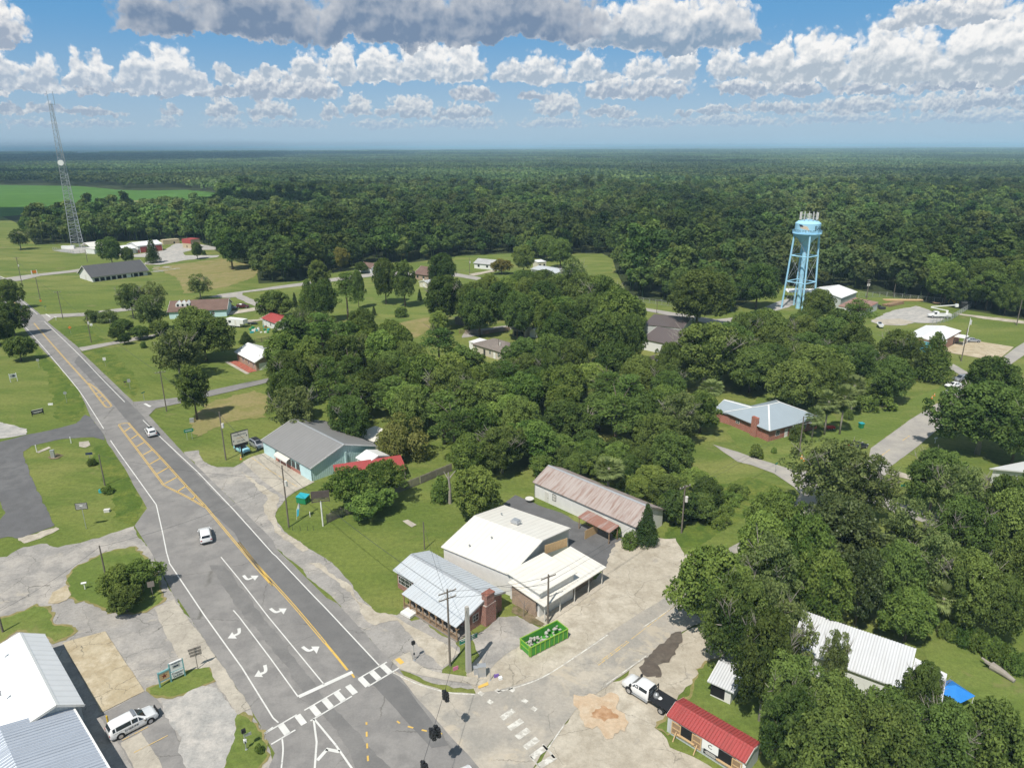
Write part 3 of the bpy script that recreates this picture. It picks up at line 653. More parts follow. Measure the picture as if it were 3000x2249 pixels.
for a, b in (((1032, 1290), (1034, 1312)), ((1034, 1368), (1036, 1408)), ((1037, 1462), (1040, 1502)), ((1043, 1562), (1046, 1605)), ((1280, 1282), (1303, 1300)), ((1368, 1325), (1412, 1337)), ((1480, 1353), (1522, 1363)), ((1602, 1381), (1645, 1384))):
    mk.line([P('G', *a), P('G', *b)], .2, z1)
mk.done('centre_marking', 'yellow_paint')
z2 = .01 + (LAY['road'] + 2) * .015 + .006
mk = Paint()
mk.line(PL('G', 1250, 890, 1370, 950, 1500, 1000, 1700, 1052, 1910, 1066), .17, z2, 4)
mk.line(PL('J', 160, 1042, 290, 1015, 530, 925, 800, 755, 1050, 585), .17, z2, 4)
mk.line(PL('J', 1040, 985, 1160, 900, 1360, 757), .15, z2)
mk.line(PL('J', 1340, 520, 1500, 415, 1620, 330), .12, z2)
for a, b in (((192, 1262), (290, 1195)), ((252, 1345), (358, 1275)), ((315, 1418), (412, 1350)), ((380, 1502), (484, 1425)), ((432, 1580), (552, 1492)), ((495, 1650), (622, 1570))):
    mk.line([P('J', *a), P('J', *b)], .75, z2)
mk.line(PL('J', 425, 1570, 500, 1660), .17, z2); mk.line(PL('J', 525, 1470, 622, 1580), .3, z2); mk.line(PL('J', 570, 1500, 700, 1310), .15, z2)
for x, y_ in ((275, 1030), (380, 1120), (455, 1185), (165, 1040), (25, 1060), (100, 1128)): mk.line([P('J', x - 18, y_ - 12), P('J', x + 18, y_ + 10)], .55, z2)
mk.done('worn_marking', 'worn_paint')
mk = Paint()
for o in (-.14, .14):
    a, b = P('J', 968, 826), P('J', 1215, 638); d = (b - a).normalized(); n = Vector((-d.y, d.x, 0)) * o
    mk.line([a + n, b + n], .13, z2)
mk.line(PL('J', 1240, 620, 1620, 330), .1, z2)
for a, b in (((1225, 530), (1282, 490)), ((1060, 648), (1125, 600))): mk.line([P('L', *a), P('L', *b)], .2, .105)
mk.line(PL('F', 103, 528, 230, 620, 475, 765), .14, .105); mk.line(PL('D', 990, 1440, 1200, 1330), .12, .14); mk.line(PL('D', 1085, 1540, 1360, 1400), .12, .14)
mk.done('worn_yellow_marking', 'worn_yellow')
mk = Paint()
mk.poly(PL('G', 1265, 785, 1300, 768, 1340, 808, 1308, 826), (LAY['pad'] + 1) * .015 + .014); mk.poly(PL('G', 1935, 1000, 2015, 965, 2022, 990, 1940, 1020), (LAY['pad'] + 1) * .015 + .014)
mk.done('tactile_paving', 'yellow_paint')
# ---------------------------------------------------------------- vegetation
def leaf_mat(name, dark, light, hue=.12, trans=.27, gloss=.0, region=None):
    """leaf colour: per-leaf value attribute, per-tree random, optional broad stand-to-stand variation"""
    m, t, out = newmat(name)
    at = t.new('ShaderNodeAttribute'); at.attribute_name = 'leaf'
    oi = t.new('ShaderNodeObjectInfo')
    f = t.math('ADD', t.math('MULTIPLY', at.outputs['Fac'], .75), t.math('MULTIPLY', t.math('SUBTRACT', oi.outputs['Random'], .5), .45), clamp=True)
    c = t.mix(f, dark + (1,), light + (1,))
    hs = t.new('ShaderNodeHueSaturation')
    r2 = t.math('FRACT', t.math('MULTIPLY', oi.outputs['Random'], 17.31))
    r3 = t.math('FRACT', t.math('MULTIPLY', oi.outputs['Random'], 91.7))
    t.put(hs.inputs['Hue'], t.math('ADD', .5, t.math('MULTIPLY', t.math('SUBTRACT', r2, .55), hue * .5)))
    hs.inputs['Saturation'].default_value = .92
    val = t.math('ADD', .82, t.math('MULTIPLY', r3, .36))
    if region:
        ng = t.noise(pos(t), region, 4, .6)
        val = t.math('MULTIPLY', val, t.ramp(ng, .38, .62, .6, 1.35))
        c = t.mix(t.ramp(t.noise(pos(t), region * 2.3, 3, .5), .48, .66, 0., .55), c, (.17, .21, .075, 1))
    t.put(hs.inputs['Value'], val)
    t.put(hs.inputs['Color'], c)
    d = t.new('ShaderNodeBsdfDiffuse'); t.l.new(hs.outputs[0], d.inputs[0])
    tr = t.new('ShaderNodeBsdfTranslucent'); t.put(tr.inputs[0], t.mix(1., hs.outputs[0], (1.0, 1.1, .55, 1), 'MULTIPLY'))
    mx = t.new('ShaderNodeMixShader'); mx.inputs[0].default_value = trans
    t.l.new(d.outputs[0], mx.inputs[1]); t.l.new(tr.outputs[0], mx.inputs[2])
    res = mx.outputs[0]
    if gloss:
        g = t.new('ShaderNodeBsdfGlossy'); g.inputs['Roughness'].default_value = .42; g.inputs[0].default_value = (.9, .95, .9, 1)
        m2 = t.new('ShaderNodeMixShader'); m2.inputs[0].default_value = gloss
        t.l.new(res, m2.inputs[1]); t.l.new(g.outputs[0], m2.inputs[2]); res = m2.outputs[0]
    t.l.new(res, out.inputs[0])
    return m
leaf_mat('oak_leaf', (.034, .070, .014), (.205, .285, .055), hue=.07)
leaf_mat('pecan_leaf', (.058, .095, .024), (.27, .33, .095), hue=.06)
leaf_mat('bright_leaf', (.055, .11, .016), (.27, .36, .062), hue=.06)
leaf_mat('magnolia_leaf', (.026, .052, .012), (.165, .22, .055), hue=.05, gloss=.02)
leaf_mat('pine_leaf', (.034, .078, .016), (.20, .30, .055), hue=.05)
leaf_mat('cedar_leaf', (.038, .075, .018), (.14, .19, .045), hue=.06)
leaf_mat('yellow_leaf', (.14, .14, .018), (.38, .32, .055), hue=.04)
leaf_mat('palm_leaf', (.075, .12, .03), (.40, .47, .16), hue=.03)
leaf_mat('bamboo_leaf', (.13, .16, .028), (.38, .37, .10), hue=.04)
leaf_mat('forest_leaf', (.034, .072, .017), (.20, .285, .058), hue=.10, region=.0045)
leaf_mat('far_leaf', (.042, .082, .022), (.18, .255, .065), hue=.08, region=.0011)
simple('bark', (.13, .105, .082), .95, 0, .35, 2.)
simple('pale_bark', (.30, .27, .23), .95, 0, .35, 2.)

def quads(cent, nrm, size, rng, aspect=1.0):
    """leaf-sized rhombic faces: centres, normals, sizes -> verts, faces"""
    n = len(cent)
    ref = rng.normal(size=(n, 3)); u = np.cross(nrm, ref); u /= np.linalg.norm(u, axis=1)[:, None] + 1e-9
    v = np.cross(nrm, u)
    s = size[:, None]
    c = np.stack([cent + u * s * .62, cent + v * s * .40 * aspect, cent - u * s * .62, cent - v * s * .40 * aspect], 1)
    return c
def mesh_from_quads(name, c, leaf, mat, extra=None):
    n = len(c)
    me = bpy.data.meshes.new(name)
    vs = c.reshape(-1, 3)
    nv = len(vs)
    me.vertices.add(nv); me.vertices.foreach_set('co', vs.astype(np.float32).ravel())
    me.loops.add(nv); me.loops.foreach_set('vertex_index', np.arange(nv, dtype=np.int32))
    me.polygons.add(n); me.polygons.foreach_set('loop_start', np.arange(0, nv, 4, dtype=np.int32))
    try: me.polygons.foreach_set('loop_total', np.full(n, 4, dtype=np.int32))
    except Exception: pass
    me.update(calc_edges=True)
    a = me.attributes.new('leaf', 'FLOAT', 'FACE'); a.data.foreach_set('value', leaf.astype(np.float32))
    me.materials.append(MATS[mat])
    return me
def unit(rng, n):
    v = rng.normal(size=(n, 3)); return v / np.linalg.norm(v, axis=1)[:, None]
def clumps_to_leaves(cl, rad, rng, leafsize, cover, tone, upbias=.45, flat=.8):
    """each clump is a ragged ball of leaves, thicker on its upper side"""
    C = []; Nn = []; S = []; T = []
    for c, r, tn in zip(cl, rad, tone):
        n = max(6, int(4 * math.pi * r * r * cover / (leafsize ** 2 * .5)))
        d = unit(rng, n); d[:, 2] += upbias; d /= np.linalg.norm(d, axis=1)[:, None]
        rr = r * (0.55 + .55 * rng.random(n) ** .6)
        p = c + d * rr[:, None] * np.array([1, 1, flat])
        nn = d * .6 + rng.normal(size=(n, 3)) * .5; nn[:, 2] += .4; nn /= np.linalg.norm(nn, axis=1)[:, None]
        C.append(p); Nn.append(nn); S.append(leafsize * (.65 + .7 * rng.random(n)))
        T.append(np.clip(tn + rng.normal(size=n) * .16, 0, 1))
    return np.concatenate(C), np.concatenate(Nn), np.concatenate(S), np.concatenate(T)
PROTO = {}
def limb_mesh(name, R, Ht, rng, mat, base=.2, nb=8, start=.25, twig=0, lean=0.):
    m = MB()
    top = Vector((lean, 0, Ht * .62))
    m.tube([(0, 0, -.1), (lean * .1, 0, Ht * .15), (lean * .4, 0, Ht * .36), top], [base * 1.35, base, base * .75, base * .35], 8)
    for i in range(nb):
        a = 2 * math.pi * (i + rng.random() * .6) / nb
        z0 = Ht * (start + .3 * rng.random()); q = .55 + .35 * rng.random()
        e = Vector((math.cos(a) * R * q, math.sin(a) * R * q, Ht * (.52 + .32 * rng.random())))
        mid = Vector((e.x * .45, e.y * .45, z0 + (e.z - z0) * .6))
        m.tube([(lean * .3, 0, z0), mid, e], [base * .45, base * .3, base * .1], 6)
    for i in range(twig):
        a = rng.random() * 6.28; q = .65 + .3 * rng.random()
        s = Vector((math.cos(a) * R * q * .6, math.sin(a) * R * q * .6, Ht * .6))
        e = Vector((math.cos(a) * R * (q + .22), math.sin(a) * R * (q + .22), Ht * (.7 + .26 * rng.random())))
        k = s.lerp(e, .6) + Vector((rng.normal() * .3, rng.normal() * .3, .3))
        m.tube([s, k, e], [.09, .06, .02], 5)
        for j in range(3):
            m.tube([k, k + Vector((rng.normal() * .9, rng.normal() * .9, .5 + rng.random()))], [.045, .012], 4)
    me = bpy.data.meshes.new(name); me.from_pydata(m.v, [], m.f); me.materials.append(MATS[mat]); me.shade_smooth()
    return me
def extent(C):
    return float(np.percentile(np.hypot(C[:, 0], C[:, 1]), 97)), float(C[:, 2].max())
def broadleaf(key, R, Ht, seed, mat='oak_leaf', leaf=.42, cover=1.0, ncl=46, zlow=.13, top=1.0, gap=.0, bark='bark', twig=0, crad=(.24, .42), base=.3, spread=1.0):
    rng = np.random.default_rng(seed); ncl = int(ncl * 2.3); crad = (crad[0] * .52, crad[1] * .66)
    cz = Ht * (zlow + 1) / 2; rz = Ht * (1 - zlow) / 2
    cl = []; rad = []; tone = []
    ph = rng.random(6) * 6.28; lob = .16 + .1 * rng.random()
    for i in range(ncl):
        k = (i + .5) / ncl
        z = 1 - 1.72 * k; a = i * 2.39996 + rng.normal() * .22
        r = math.sqrt(max(0, 1 - min(1, z * z)))
        lobe = 1 + lob * math.sin(2 * a + ph[0]) * .7 + lob * math.sin(3 * a + ph[1]) + .12 * rng.normal()
        q = (.72 + .18 * rng.random()) * lobe
        if rng.random() < gap: continue
        p = np.array([math.cos(a) * r * R * q * spread, math.sin(a) * r * R * q * spread, cz + z * rz * (.80 + .16 * rng.random()) * top])
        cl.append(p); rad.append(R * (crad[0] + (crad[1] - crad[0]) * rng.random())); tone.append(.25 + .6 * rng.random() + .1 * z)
    for i in range(14):                    # inner mass fills the crown; its dark leaf tone paints in the shade
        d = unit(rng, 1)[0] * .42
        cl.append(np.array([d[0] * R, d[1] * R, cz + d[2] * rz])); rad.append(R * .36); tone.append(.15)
    C, Nn, S, T = clumps_to_leaves(cl, rad, rng, leaf, cover * .62, tone)
    crown = mesh_from_quads(key + '_crown', quads(C, Nn, S, rng), T, mat)
    r_, h_ = extent(C)
    PROTO[key] = (crown, limb_mesh(key + '_trunk', R, Ht, rng, bark, base, twig=twig), r_, h_)
def pine(key, R, Ht, seed, mat='pine_leaf', leaf=.5):
    rng = np.random.default_rng(seed)
    cl = []; rad = []; tone = []
    for i in range(40):
        k = rng.random() ** .8
        z = Ht * (.42 + .58 * k); w = R * (1.05 - .75 * k) * (.35 + .65 * rng.random()); a = rng.random() * 6.28
        cl.append(np.array([math.cos(a) * w, math.sin(a) * w, z])); rad.append(R * (.2 + .16 * rng.random())); tone.append(.3 + .5 * rng.random())
    C, Nn, S, T = clumps_to_leaves(cl, rad, rng, leaf, .62, tone, .2, .6)
    Nn = Nn * .5 + rng.normal(size=Nn.shape) * .6; Nn /= np.linalg.norm(Nn, axis=1)[:, None]
    crown = mesh_from_quads(key + '_crown', quads(C, Nn, S, rng, .45), T, mat)
    PROTO[key] = (crown, limb_mesh(key + '_trunk', R * .8, Ht * 1.35, rng, 'bark', .26, nb=9, start=.38), *extent(C))
def conifer(key, R, Ht, seed, mat='cedar_leaf', leaf=.32, power=.8):
    rng = np.random.default_rng(seed)
    cl = []; rad = []; tone = []
    for i in range(54):
        k = (i + .5) / 54; z = Ht * (.07 + .9 * k); w = R * (1 - k) ** power * (.7 + .3 * rng.random()); a = i * 2.4 + rng.normal() * .3
        cl.append(np.array([math.cos(a) * w * .8, math.sin(a) * w * .8, z])); rad.append(R * (.16 + .3 * (1 - k)) * (.8 + .4 * rng.random())); tone.append(.25 + .5 * rng.random())
    C, Nn, S, T = clumps_to_leaves(cl, rad, rng, leaf, .55, tone, .4, .9)
    crown = mesh_from_quads(key + '_crown', quads(C, Nn, S, rng, .8), T, mat)
    m = MB(); m.tube([(0, 0, -.1), (0, 0, Ht * .8)], [.2, .04], 7)
    me = bpy.data.meshes.new(key + '_trunk'); me.from_pydata(m.v, [], m.f); me.materials.append(MATS['bark'])
    PROTO[key] = (crown, me, R, Ht)
def bush(key, R, Ht, seed, mat='oak_leaf', leaf=.26, wild=0.):
    rng = np.random.default_rng(seed)
    cl = []; rad = []; tone = []
    for i in range(26):
        d = unit(rng, 1)[0]; d[2] = abs(d[2])
        q = .62 + .2 * rng.random() + wild * rng.random() * .5
        cl.append(np.array([d[0] * R * q, d[1] * R * q, .12 * Ht + d[2] * Ht * .74 * q * 1.2])); rad.append(min(R, Ht) * (.28 + .16 * rng.random())); tone.append(.3 + .45 * rng.random())
    C, Nn, S, T = clumps_to_leaves(cl, rad, rng, leaf, .6, tone, .4, .85)
    C[:, 2] = np.maximum(C[:, 2], .03)
    crown = mesh_from_quads(key + '_foliage', quads(C, Nn, S, rng), T, mat)
    m = MB()
    for i in range(4): m.tube([(rng.normal() * .1, rng.normal() * .1, -.05), (rng.normal() * R * .35, rng.normal() * R * .35, Ht * .6)], [.06, .02], 5)
    me = bpy.data.meshes.new(key + '_stem'); me.from_pydata(m.v, [], m.f); me.materials.append(MATS['bark'])
    PROTO[key] = (crown, me, R, Ht)
def palm(key, R, Ht, seed):
    rng = np.random.default_rng(seed)
    C = []; T = []
    for i in range(64):
        a = i * 2.39996; dead = i > 57
        pit = math.asin(max(-1, .98 - 1.42 * (i / 57))) if not dead else -1.15 - .3 * rng.random()
        L = R * (.8 + .3 * rng.random()) * (.8 if dead else 1)
        h = np.array([math.cos(a), math.sin(a), 0]); side = np.array([-math.sin(a), math.cos(a), 0])
        stem = np.array([0, 0, Ht * .86]); drop = .28
        c = stem + (h * math.cos(pit) + np.array([0, 0, math.sin(pit)])) * L * .5
        for j in range(13):                       # fan of narrow leaflets
            th = (j - 6) * .2
            dv = h * math.cos(pit) * math.cos(th) + side * math.sin(th) + np.array([0, 0, math.sin(pit) * math.cos(th)])
            p1 = c + dv * L * .32; p2 = c + dv * L * .6 + np.array([0, 0, -drop * L * (.15 + .4 * rng.random())])
            w = side * math.cos(th) * .11 * R / 2.2 + np.array([0, 0, .02])
            C.append([c, p1 + w, p2, p1 - w]); T.append((.12 if dead else .45 + .4 * rng.random()))
        C.append([stem, stem + side * .03, c + side * .03, c]); T.append(.5)
    crown = mesh_from_quads(key + '_crown', np.array(C), np.array(T), 'palm_leaf')
    m = MB(); m.tube([(0, 0, -.1), (.05, 0, Ht * .4), (0, .05, Ht * .8), (0, 0, Ht * .9)], [.24, .19, .2, .26], 10)
    me = bpy.data.meshes.new(key + '_trunk'); me.from_pydata(m.v, [], m.f); me.materials.append(MATS['pale_bark']); me.shade_smooth()
    PROTO[key] = (crown, me, R, Ht)
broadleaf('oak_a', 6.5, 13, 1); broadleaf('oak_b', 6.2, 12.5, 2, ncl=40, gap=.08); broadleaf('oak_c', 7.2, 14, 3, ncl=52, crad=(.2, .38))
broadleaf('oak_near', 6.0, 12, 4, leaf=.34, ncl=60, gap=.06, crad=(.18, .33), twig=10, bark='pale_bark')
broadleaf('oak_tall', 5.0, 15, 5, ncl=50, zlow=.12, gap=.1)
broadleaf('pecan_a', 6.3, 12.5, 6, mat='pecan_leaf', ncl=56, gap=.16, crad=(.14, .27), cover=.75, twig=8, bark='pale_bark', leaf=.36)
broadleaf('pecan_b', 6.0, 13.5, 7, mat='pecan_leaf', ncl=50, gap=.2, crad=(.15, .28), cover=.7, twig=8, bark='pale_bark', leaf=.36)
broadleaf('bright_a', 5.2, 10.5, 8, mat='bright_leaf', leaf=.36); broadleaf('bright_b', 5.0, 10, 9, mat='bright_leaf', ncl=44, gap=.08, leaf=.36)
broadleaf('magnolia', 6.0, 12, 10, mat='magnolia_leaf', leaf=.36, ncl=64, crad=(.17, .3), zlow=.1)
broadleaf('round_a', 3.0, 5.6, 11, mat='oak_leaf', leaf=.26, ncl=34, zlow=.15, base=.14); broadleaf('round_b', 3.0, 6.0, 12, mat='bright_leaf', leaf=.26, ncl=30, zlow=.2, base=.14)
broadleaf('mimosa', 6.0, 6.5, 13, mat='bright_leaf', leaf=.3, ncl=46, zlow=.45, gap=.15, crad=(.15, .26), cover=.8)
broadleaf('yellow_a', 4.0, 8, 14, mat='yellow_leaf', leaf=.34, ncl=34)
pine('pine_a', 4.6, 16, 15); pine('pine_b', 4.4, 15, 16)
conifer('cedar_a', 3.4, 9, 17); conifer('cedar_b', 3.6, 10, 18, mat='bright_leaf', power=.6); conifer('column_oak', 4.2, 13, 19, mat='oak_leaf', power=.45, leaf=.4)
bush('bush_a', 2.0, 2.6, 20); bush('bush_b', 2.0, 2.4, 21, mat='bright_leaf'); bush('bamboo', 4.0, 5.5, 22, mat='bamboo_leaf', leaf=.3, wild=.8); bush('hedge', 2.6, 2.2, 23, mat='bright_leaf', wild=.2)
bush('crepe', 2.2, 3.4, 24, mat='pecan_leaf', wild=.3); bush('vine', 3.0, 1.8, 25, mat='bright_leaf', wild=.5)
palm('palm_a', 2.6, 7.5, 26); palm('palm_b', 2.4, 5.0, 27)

TREES = []           # (apparent size, ...) queued, then linked
NAMES = dict(oak='oak_tree', pecan='pecan_tree', bright='broadleaf_tree', magnolia='magnolia_tree', round='small_tree', mimosa='mimosa_tree', yellow='broadleaf_tree',
             pine='pine_tree', cedar='cedar_tree', column='oak_tree', bush='shrub', bamboo='bamboo_clump', hedge='shrub', crepe='flowering_shrub', vine='shrub', palm='palm_tree')
def plant(kind, x, y, R, Ht, label, group=None, rz=None):
    crown, trunk, r0, h0 = PROTO[kind]
    nm = NAMES[kind.split('_')[0]]
    cat = 'palm' if nm == 'palm_tree' else 'shrub' if 'shrub' in nm or 'bamboo' in nm else 'tree'
    t = empty(nm, (x, y, .0), random.random() * 6.28 if rz is None else rz, label, cat, group)
    s = R / r0; t.scale = (s, s, Ht / h0)
    link(bpy.data.objects.new('foliage' if cat == 'shrub' else 'crown', crown), t)
    link(bpy.data.objects.new('stem' if cat == 'shrub' else 'trunk', trunk), t)
    return t
USED = []
def T(kind, k, x, y, w, Ht, label, group=None, hc=.55):
    """crown centre pixel, crown width in zoom pixels, tree height"""
    if Ht > 6: Ht *= 1.14
    p = P(k, x, y, Ht * hc)
    R = w * REG[k][2] / 2 / F * depth(p)
    USED.append((p.x, p.y, R))
    return plant(kind, p.x, p.y, R, Ht, label, group)
# ---- trees that stand apart, one by one
T('oak_a', 'B', 60, 300, 210, 11, 'tall dark roadside tree furthest up the left edge of the highway'); T('oak_b', 'B', 85, 480, 240, 11, 'dense dark tree overhanging the highway from its left verge', hc=.6)
T('oak_c', 'B', -40, 560, 260, 11, 'broad dark tree cut by the left border of the photo'); T('oak_a', 'B', 30, 610, 150, 7, 'low dark tree just behind the round bush by the highway')
T('round_a', 'B', 150, 738, 215, 7, 'lone rounded bushy tree on the grass left of the highway')
T('crepe', 'B', 740, 480, 135, 4.5, 'pale flowering shrub beside the side street, nearer the highway'); T('crepe', 'B', 872, 478, 150, 4.5, 'pale flowering shrub beside the side street, further from the highway')
T('pecan_a', 'B', 1055, 350, 230, 12, 'loose pale green tree left of the dormered brown roof house'); T('pecan_b', 'B', 1240, 330, 210, 12, 'loose tree touching the dormered brown roof house')
T('pecan_a', 'B', 1200, 450, 250, 12, 'drooping pale tree in front of the dormered brown roof house')
for x, y, w, h, l in ((990, 570, 160, 6, 'bushy small tree at the back of the driveway clump'), (945, 625, 115, 5, 'leftmost small clipped tree by the driveway'), (1005, 665, 90, 4, 'smallest rounded tree at the driveway edge'),
                      (1130, 615, 145, 5, 'neat lollipop tree standing on the driveway edge'), (1285, 575, 155, 5.5, 'rounded tree to the right of the driveway clump')):
    T('round_a', 'B', x, y, w, h, l)
T('bush_a', 'B', 1158, 715, 50, 2.2, 'small dark shrub on the lawn below the driveway')
T('pecan_b', 'B', 1610, 235, 190, 10, 'lone wispy tree in the mown field behind the brown roof house')
T('oak_c', 'B', 1640, 640, 480, 13, 'huge dark round oak beside the white roofed brick house'); T('oak_a', 'B', 1560, 560, 300, 12, 'dark oak behind the huge round oak by the brick house')
T('pecan_a', 'B', 1430, 780, 430, 13, 'big grey green pecan on the lawn in front of the dark oak')
T('oak_tall', 'B', 1560, 1085, 255, 12, 'dark upright oak at the corner of the asphalt side street')
T('cedar_a', 'B', 1990, 655, 110, 4, 'small cedar in the yard between camper and brick house'); T('oak_a', 'E', 290, 665, 290, 10, 'spreading oak behind the red roofed cottage'); T('bush_a', 'B', 1760, 362, 110, 2.5, 'shrubs beside the brown roof house garage')
T('oak_a', 'A', 890, 1470, 180, 14, 'tall dark tree in front of the white fire station roof', hc=.55); T('round_a', 'A', 1030, 1510, 90, 9, 'smaller tree right beside the tall dark one at the fire station')
T('column_oak', 'A', 1230, 1480, 110, 12, 'pointed tree between the two red garage doors', hc=.5)
T('oak_b', 'A', 1590, 1468, 90, 9, 'small tree on the round island at the fire station forecourt'); T('bush_a', 'A', 1650, 1492, 34, 3, 'little bush on the forecourt island'); T('pecan_b', 'A', 150, 1375, 150, 12, 'lone slender tree in the meadow left of the mast')
T('oak_tall', 'A', 1860, 1440, 240, 20, 'massive dark tree at the forest corner by the forecourt'); T('oak_a', 'A', 1960, 1350, 240, 17, 'dark tree behind the massive forest corner tree')
T('oak_tall', 'E', 640, 440, 190, 14, 'tall tree standing on the near side of the back street'); T('cedar_b', 'E', 560, 610, 190, 13, 'yellowish cedar left in the clump on the lawn edge'); T('oak_a', 'E', 690, 620, 220, 14, 'rounded tree in the middle of the lawn edge clump')
T('pine_b', 'E', 870, 590, 250, 16, 'tall pine at the right of the lawn edge clump'); T('oak_b', 'E', 960, 530, 110, 14, 'thin tree poking out behind the lawn edge pine')
T('oak_b', 'E', 1180, 460, 200, 17, 'left one of two big oaks standing on the open lawn'); T('oak_tall', 'E', 1335, 480, 190, 17, 'right one of two big oaks standing on the open lawn')
T('oak_c', 'E', 1650, 380, 230, 15, 'big oak hiding the right end of the brick house'); T('yellow_a', 'E', 820, 290, 150, 11, 'yellow green tree at the forest edge by the hidden house'); T('round_a', 'E', 990, 365, 110, 6, 'small tree in front of the half hidden house by the forest')
T('bush_a', 'E', 1318, 722, 105, 4, 'lone round bush in the middle of the lawn'); T('cedar_a', 'E', 1092, 712, 38, 4, 'little pointed cedar on the lawn'); T('cedar_a', 'E', 450, 625, 50, 6, 'narrow cedar at the corner of the lawn'); T('cedar_a', 'E', 1462, 585, 40, 5, 'small cedar right of the lawn oaks')
T('oak_near', 'E', 1660, 620, 350, 17, 'great oak on the right border of the lawn'); T('oak_b', 'E', 1860, 670, 220, 15, 'oak over the hidden red roof beside the great lawn oak'); T('bright_a', 'E', 1620, 810, 170, 8, 'bright low tree at the foot of the great lawn oak')
T('yellow_a', 'H', 190, 355, 165, 7, 'yellowing tree in front of the white house'); T('oak_a', 'H', 370, 290, 190, 13, 'dark tree between the white house and the grey metal building'); T('oak_c', 'H', 670, 240, 220, 14, 'spreading oak at the left of the far meadow'); T('oak_b', 'H', 560, 200, 170, 13, 'tree behind the small beige block building')
T('bamboo', 'F', 1320, 370, 340, 7.5, 'yellow green bamboo clump behind the teal shop')
T('mimosa', 'F', 900, 780, 470, 7, 'spreading mimosa tree covering the left of the red shed roof'); T('mimosa', 'F', 1170, 710, 430, 7, 'spreading mimosa tree covering the right of the red shed roof'); T('bright_b', 'F', 1060, 860, 420, 6, 'lower leafy tree in front of the mimosas at the fence of the empty lot')
T('bright_a', 'F', 1900, 800, 400, 9, 'broad tree standing inside the lot behind the white roofs'); T('bush_b', 'F', 1640, 770, 180, 5, 'vine covered shrub beside the bare trunk in the lot')
T('palm_a', 'I', 1060, 650, 250, 6.5, 'palm growing against the back of the long rusty roof', hc=.75)
T('bush_a', 'I', 1232, 1175, 125, 3.2, 'clipped round shrub at the corner of the long rusty roofed building'); T('cedar_a', 'I', 1370, 1050, 190, 6.5, 'ragged cedar at the end wall of the long rusty roofed building'); T('bush_b', 'I', 1130, 1120, 70, 2.4, 'small shrub under the lean to of the long building')
T('oak_near', 'H', 1000, 640, 360, 18, 'tall oak with bare limbs left of the dark brown roofs'); T('bright_b', 'H', 1130, 740, 430, 17, 'bright tall tree in front of the dark brown roofs'); T('oak_b', 'H', 1240, 930, 260, 14, 'tree leaning over the corner of the dark brown roof'); T('pecan_b', 'H', 760, 480, 260, 19, 'thin tree with whitish bare branches in the town wood')
T('oak_c', 'H', 1790, 600, 480, 19, 'giant oak beside the back street near the brown roofs'); T('oak_near', 'H', 1850, 1060, 620, 16, 'giant dark oak right of the little white shed'); T('oak_a', 'H', 1560, 1140, 240, 11, 'dark tree beside the giant oak near the white shed')
T('palm_a', 'H', 1890, 1375, 210, 6.5, 'palm left of the grey metal roofed brick house', hc=.75)
T('oak_b', 'K', 545, 800, 270, 11, 'round tree at the foot of the water tower legs'); T('oak_a', 'K', 60, 640, 330, 16, 'big tree left of the water tower'); T('pine_a', 'K', 860, 930, 300, 13, 'dark pine in front of the rusty roofed shed'); T('oak_tall', 'K', 720, 1010, 330, 13, 'dark tree next to the pine by the rusty shed')
T('oak_near', 'K', 1200, 1180, 340, 12, 'oak in front of the teal and brick office'); T('cedar_b', 'K', 1490, 1210, 290, 12, 'dense conical cedar at the corner of the brick office'); T('oak_b', 'K', 1130, 1400, 340, 11, 'oak below the cedar by the brick office'); T('bright_a', 'K', 1010, 1490, 330, 6, 'low bright tree behind the three palms')
T('palm_a', 'L', 628, 240, 190, 8, 'palm with straight trunk beside the red canopy, left of the pair', hc=.78); T('palm_a', 'L', 758, 205, 190, 9, 'taller palm right of the pair by the brick house', hc=.78); T('palm_a', 'L', 838, 110, 190, 8, 'palm furthest back behind the pair of palms', hc=.78); T('palm_b', 'L', 515, 345, 160, 6, 'short palm in front of the red brick house', hc=.78)
T('bush_a', 'L', 380, 450, 120, 4, 'dark shrub beside the utility pole at the brick house'); T('bush_a', 'L', 790, 310, 80, 2.4, 'low shrub in the shade behind the palms'); T('vine', 'L', 1000, 210, 330, 3, 'thicket of bright shrubs beside the mown grass and palms')
T('bush_b', 'L', 45, 610, 110, 3, 'bright shrub at the curve of the lot back street'); T('bush_b', 'L', 190, 600, 50, 1.4, 'little round plant on the brick house lawn')
T('pecan_a', 'L', 640, 800, 620, 13, 'large open pecan over the street junction'); T('pecan_b', 'L', 950, 900, 480, 12, 'open pecan right of the street junction'); T('magnolia', 'L', 720, 1290, 680, 12, 'big glossy dark magnolia below the street junction')
T('oak_near', 'L', 1900, 320, 720, 14, 'big oak leaning over the white parked vehicles'); T('oak_b', 'L', 1950, 60, 420, 13, 'oak behind the one over the parked vehicles'); T('oak_a', 'L', 2180, 420, 420, 13, 'dark oak at the right border beyond the white roof')
T('oak_near', 'L', 1500, 830, 430, 11, 'loose oak in front of the white gabled roof'); T('pecan_a', 'L', 1700, 980, 420, 11, 'pale tree left of the white gabled roof'); T('oak_near', 'L', 2060, 1060, 400, 11, 'oak overlapping the white gabled roof'); T('oak_b', 'L', 2330, 900, 300, 10, 'oak at the right border in front of the white roof')
T('bright_a', 'L', 200, 1180, 420, 11, 'bright leafy tree at the edge of the cross street, furthest'); T('bright_b', 'L', 450, 1420, 460, 12, 'bright leafy tree left of the magnolia'); T('bright_a', 'L', 80, 1400, 430, 12, 'bright leafy tree over the cross street')
T('bright_b', 'J', 1900, 190, 620, 12, 'nearest bright tree leaning over the dirt lot'); T('oak_near', 'J', 2110, 480, 520, 13, 'dark tree behind the little tin roofed shed')
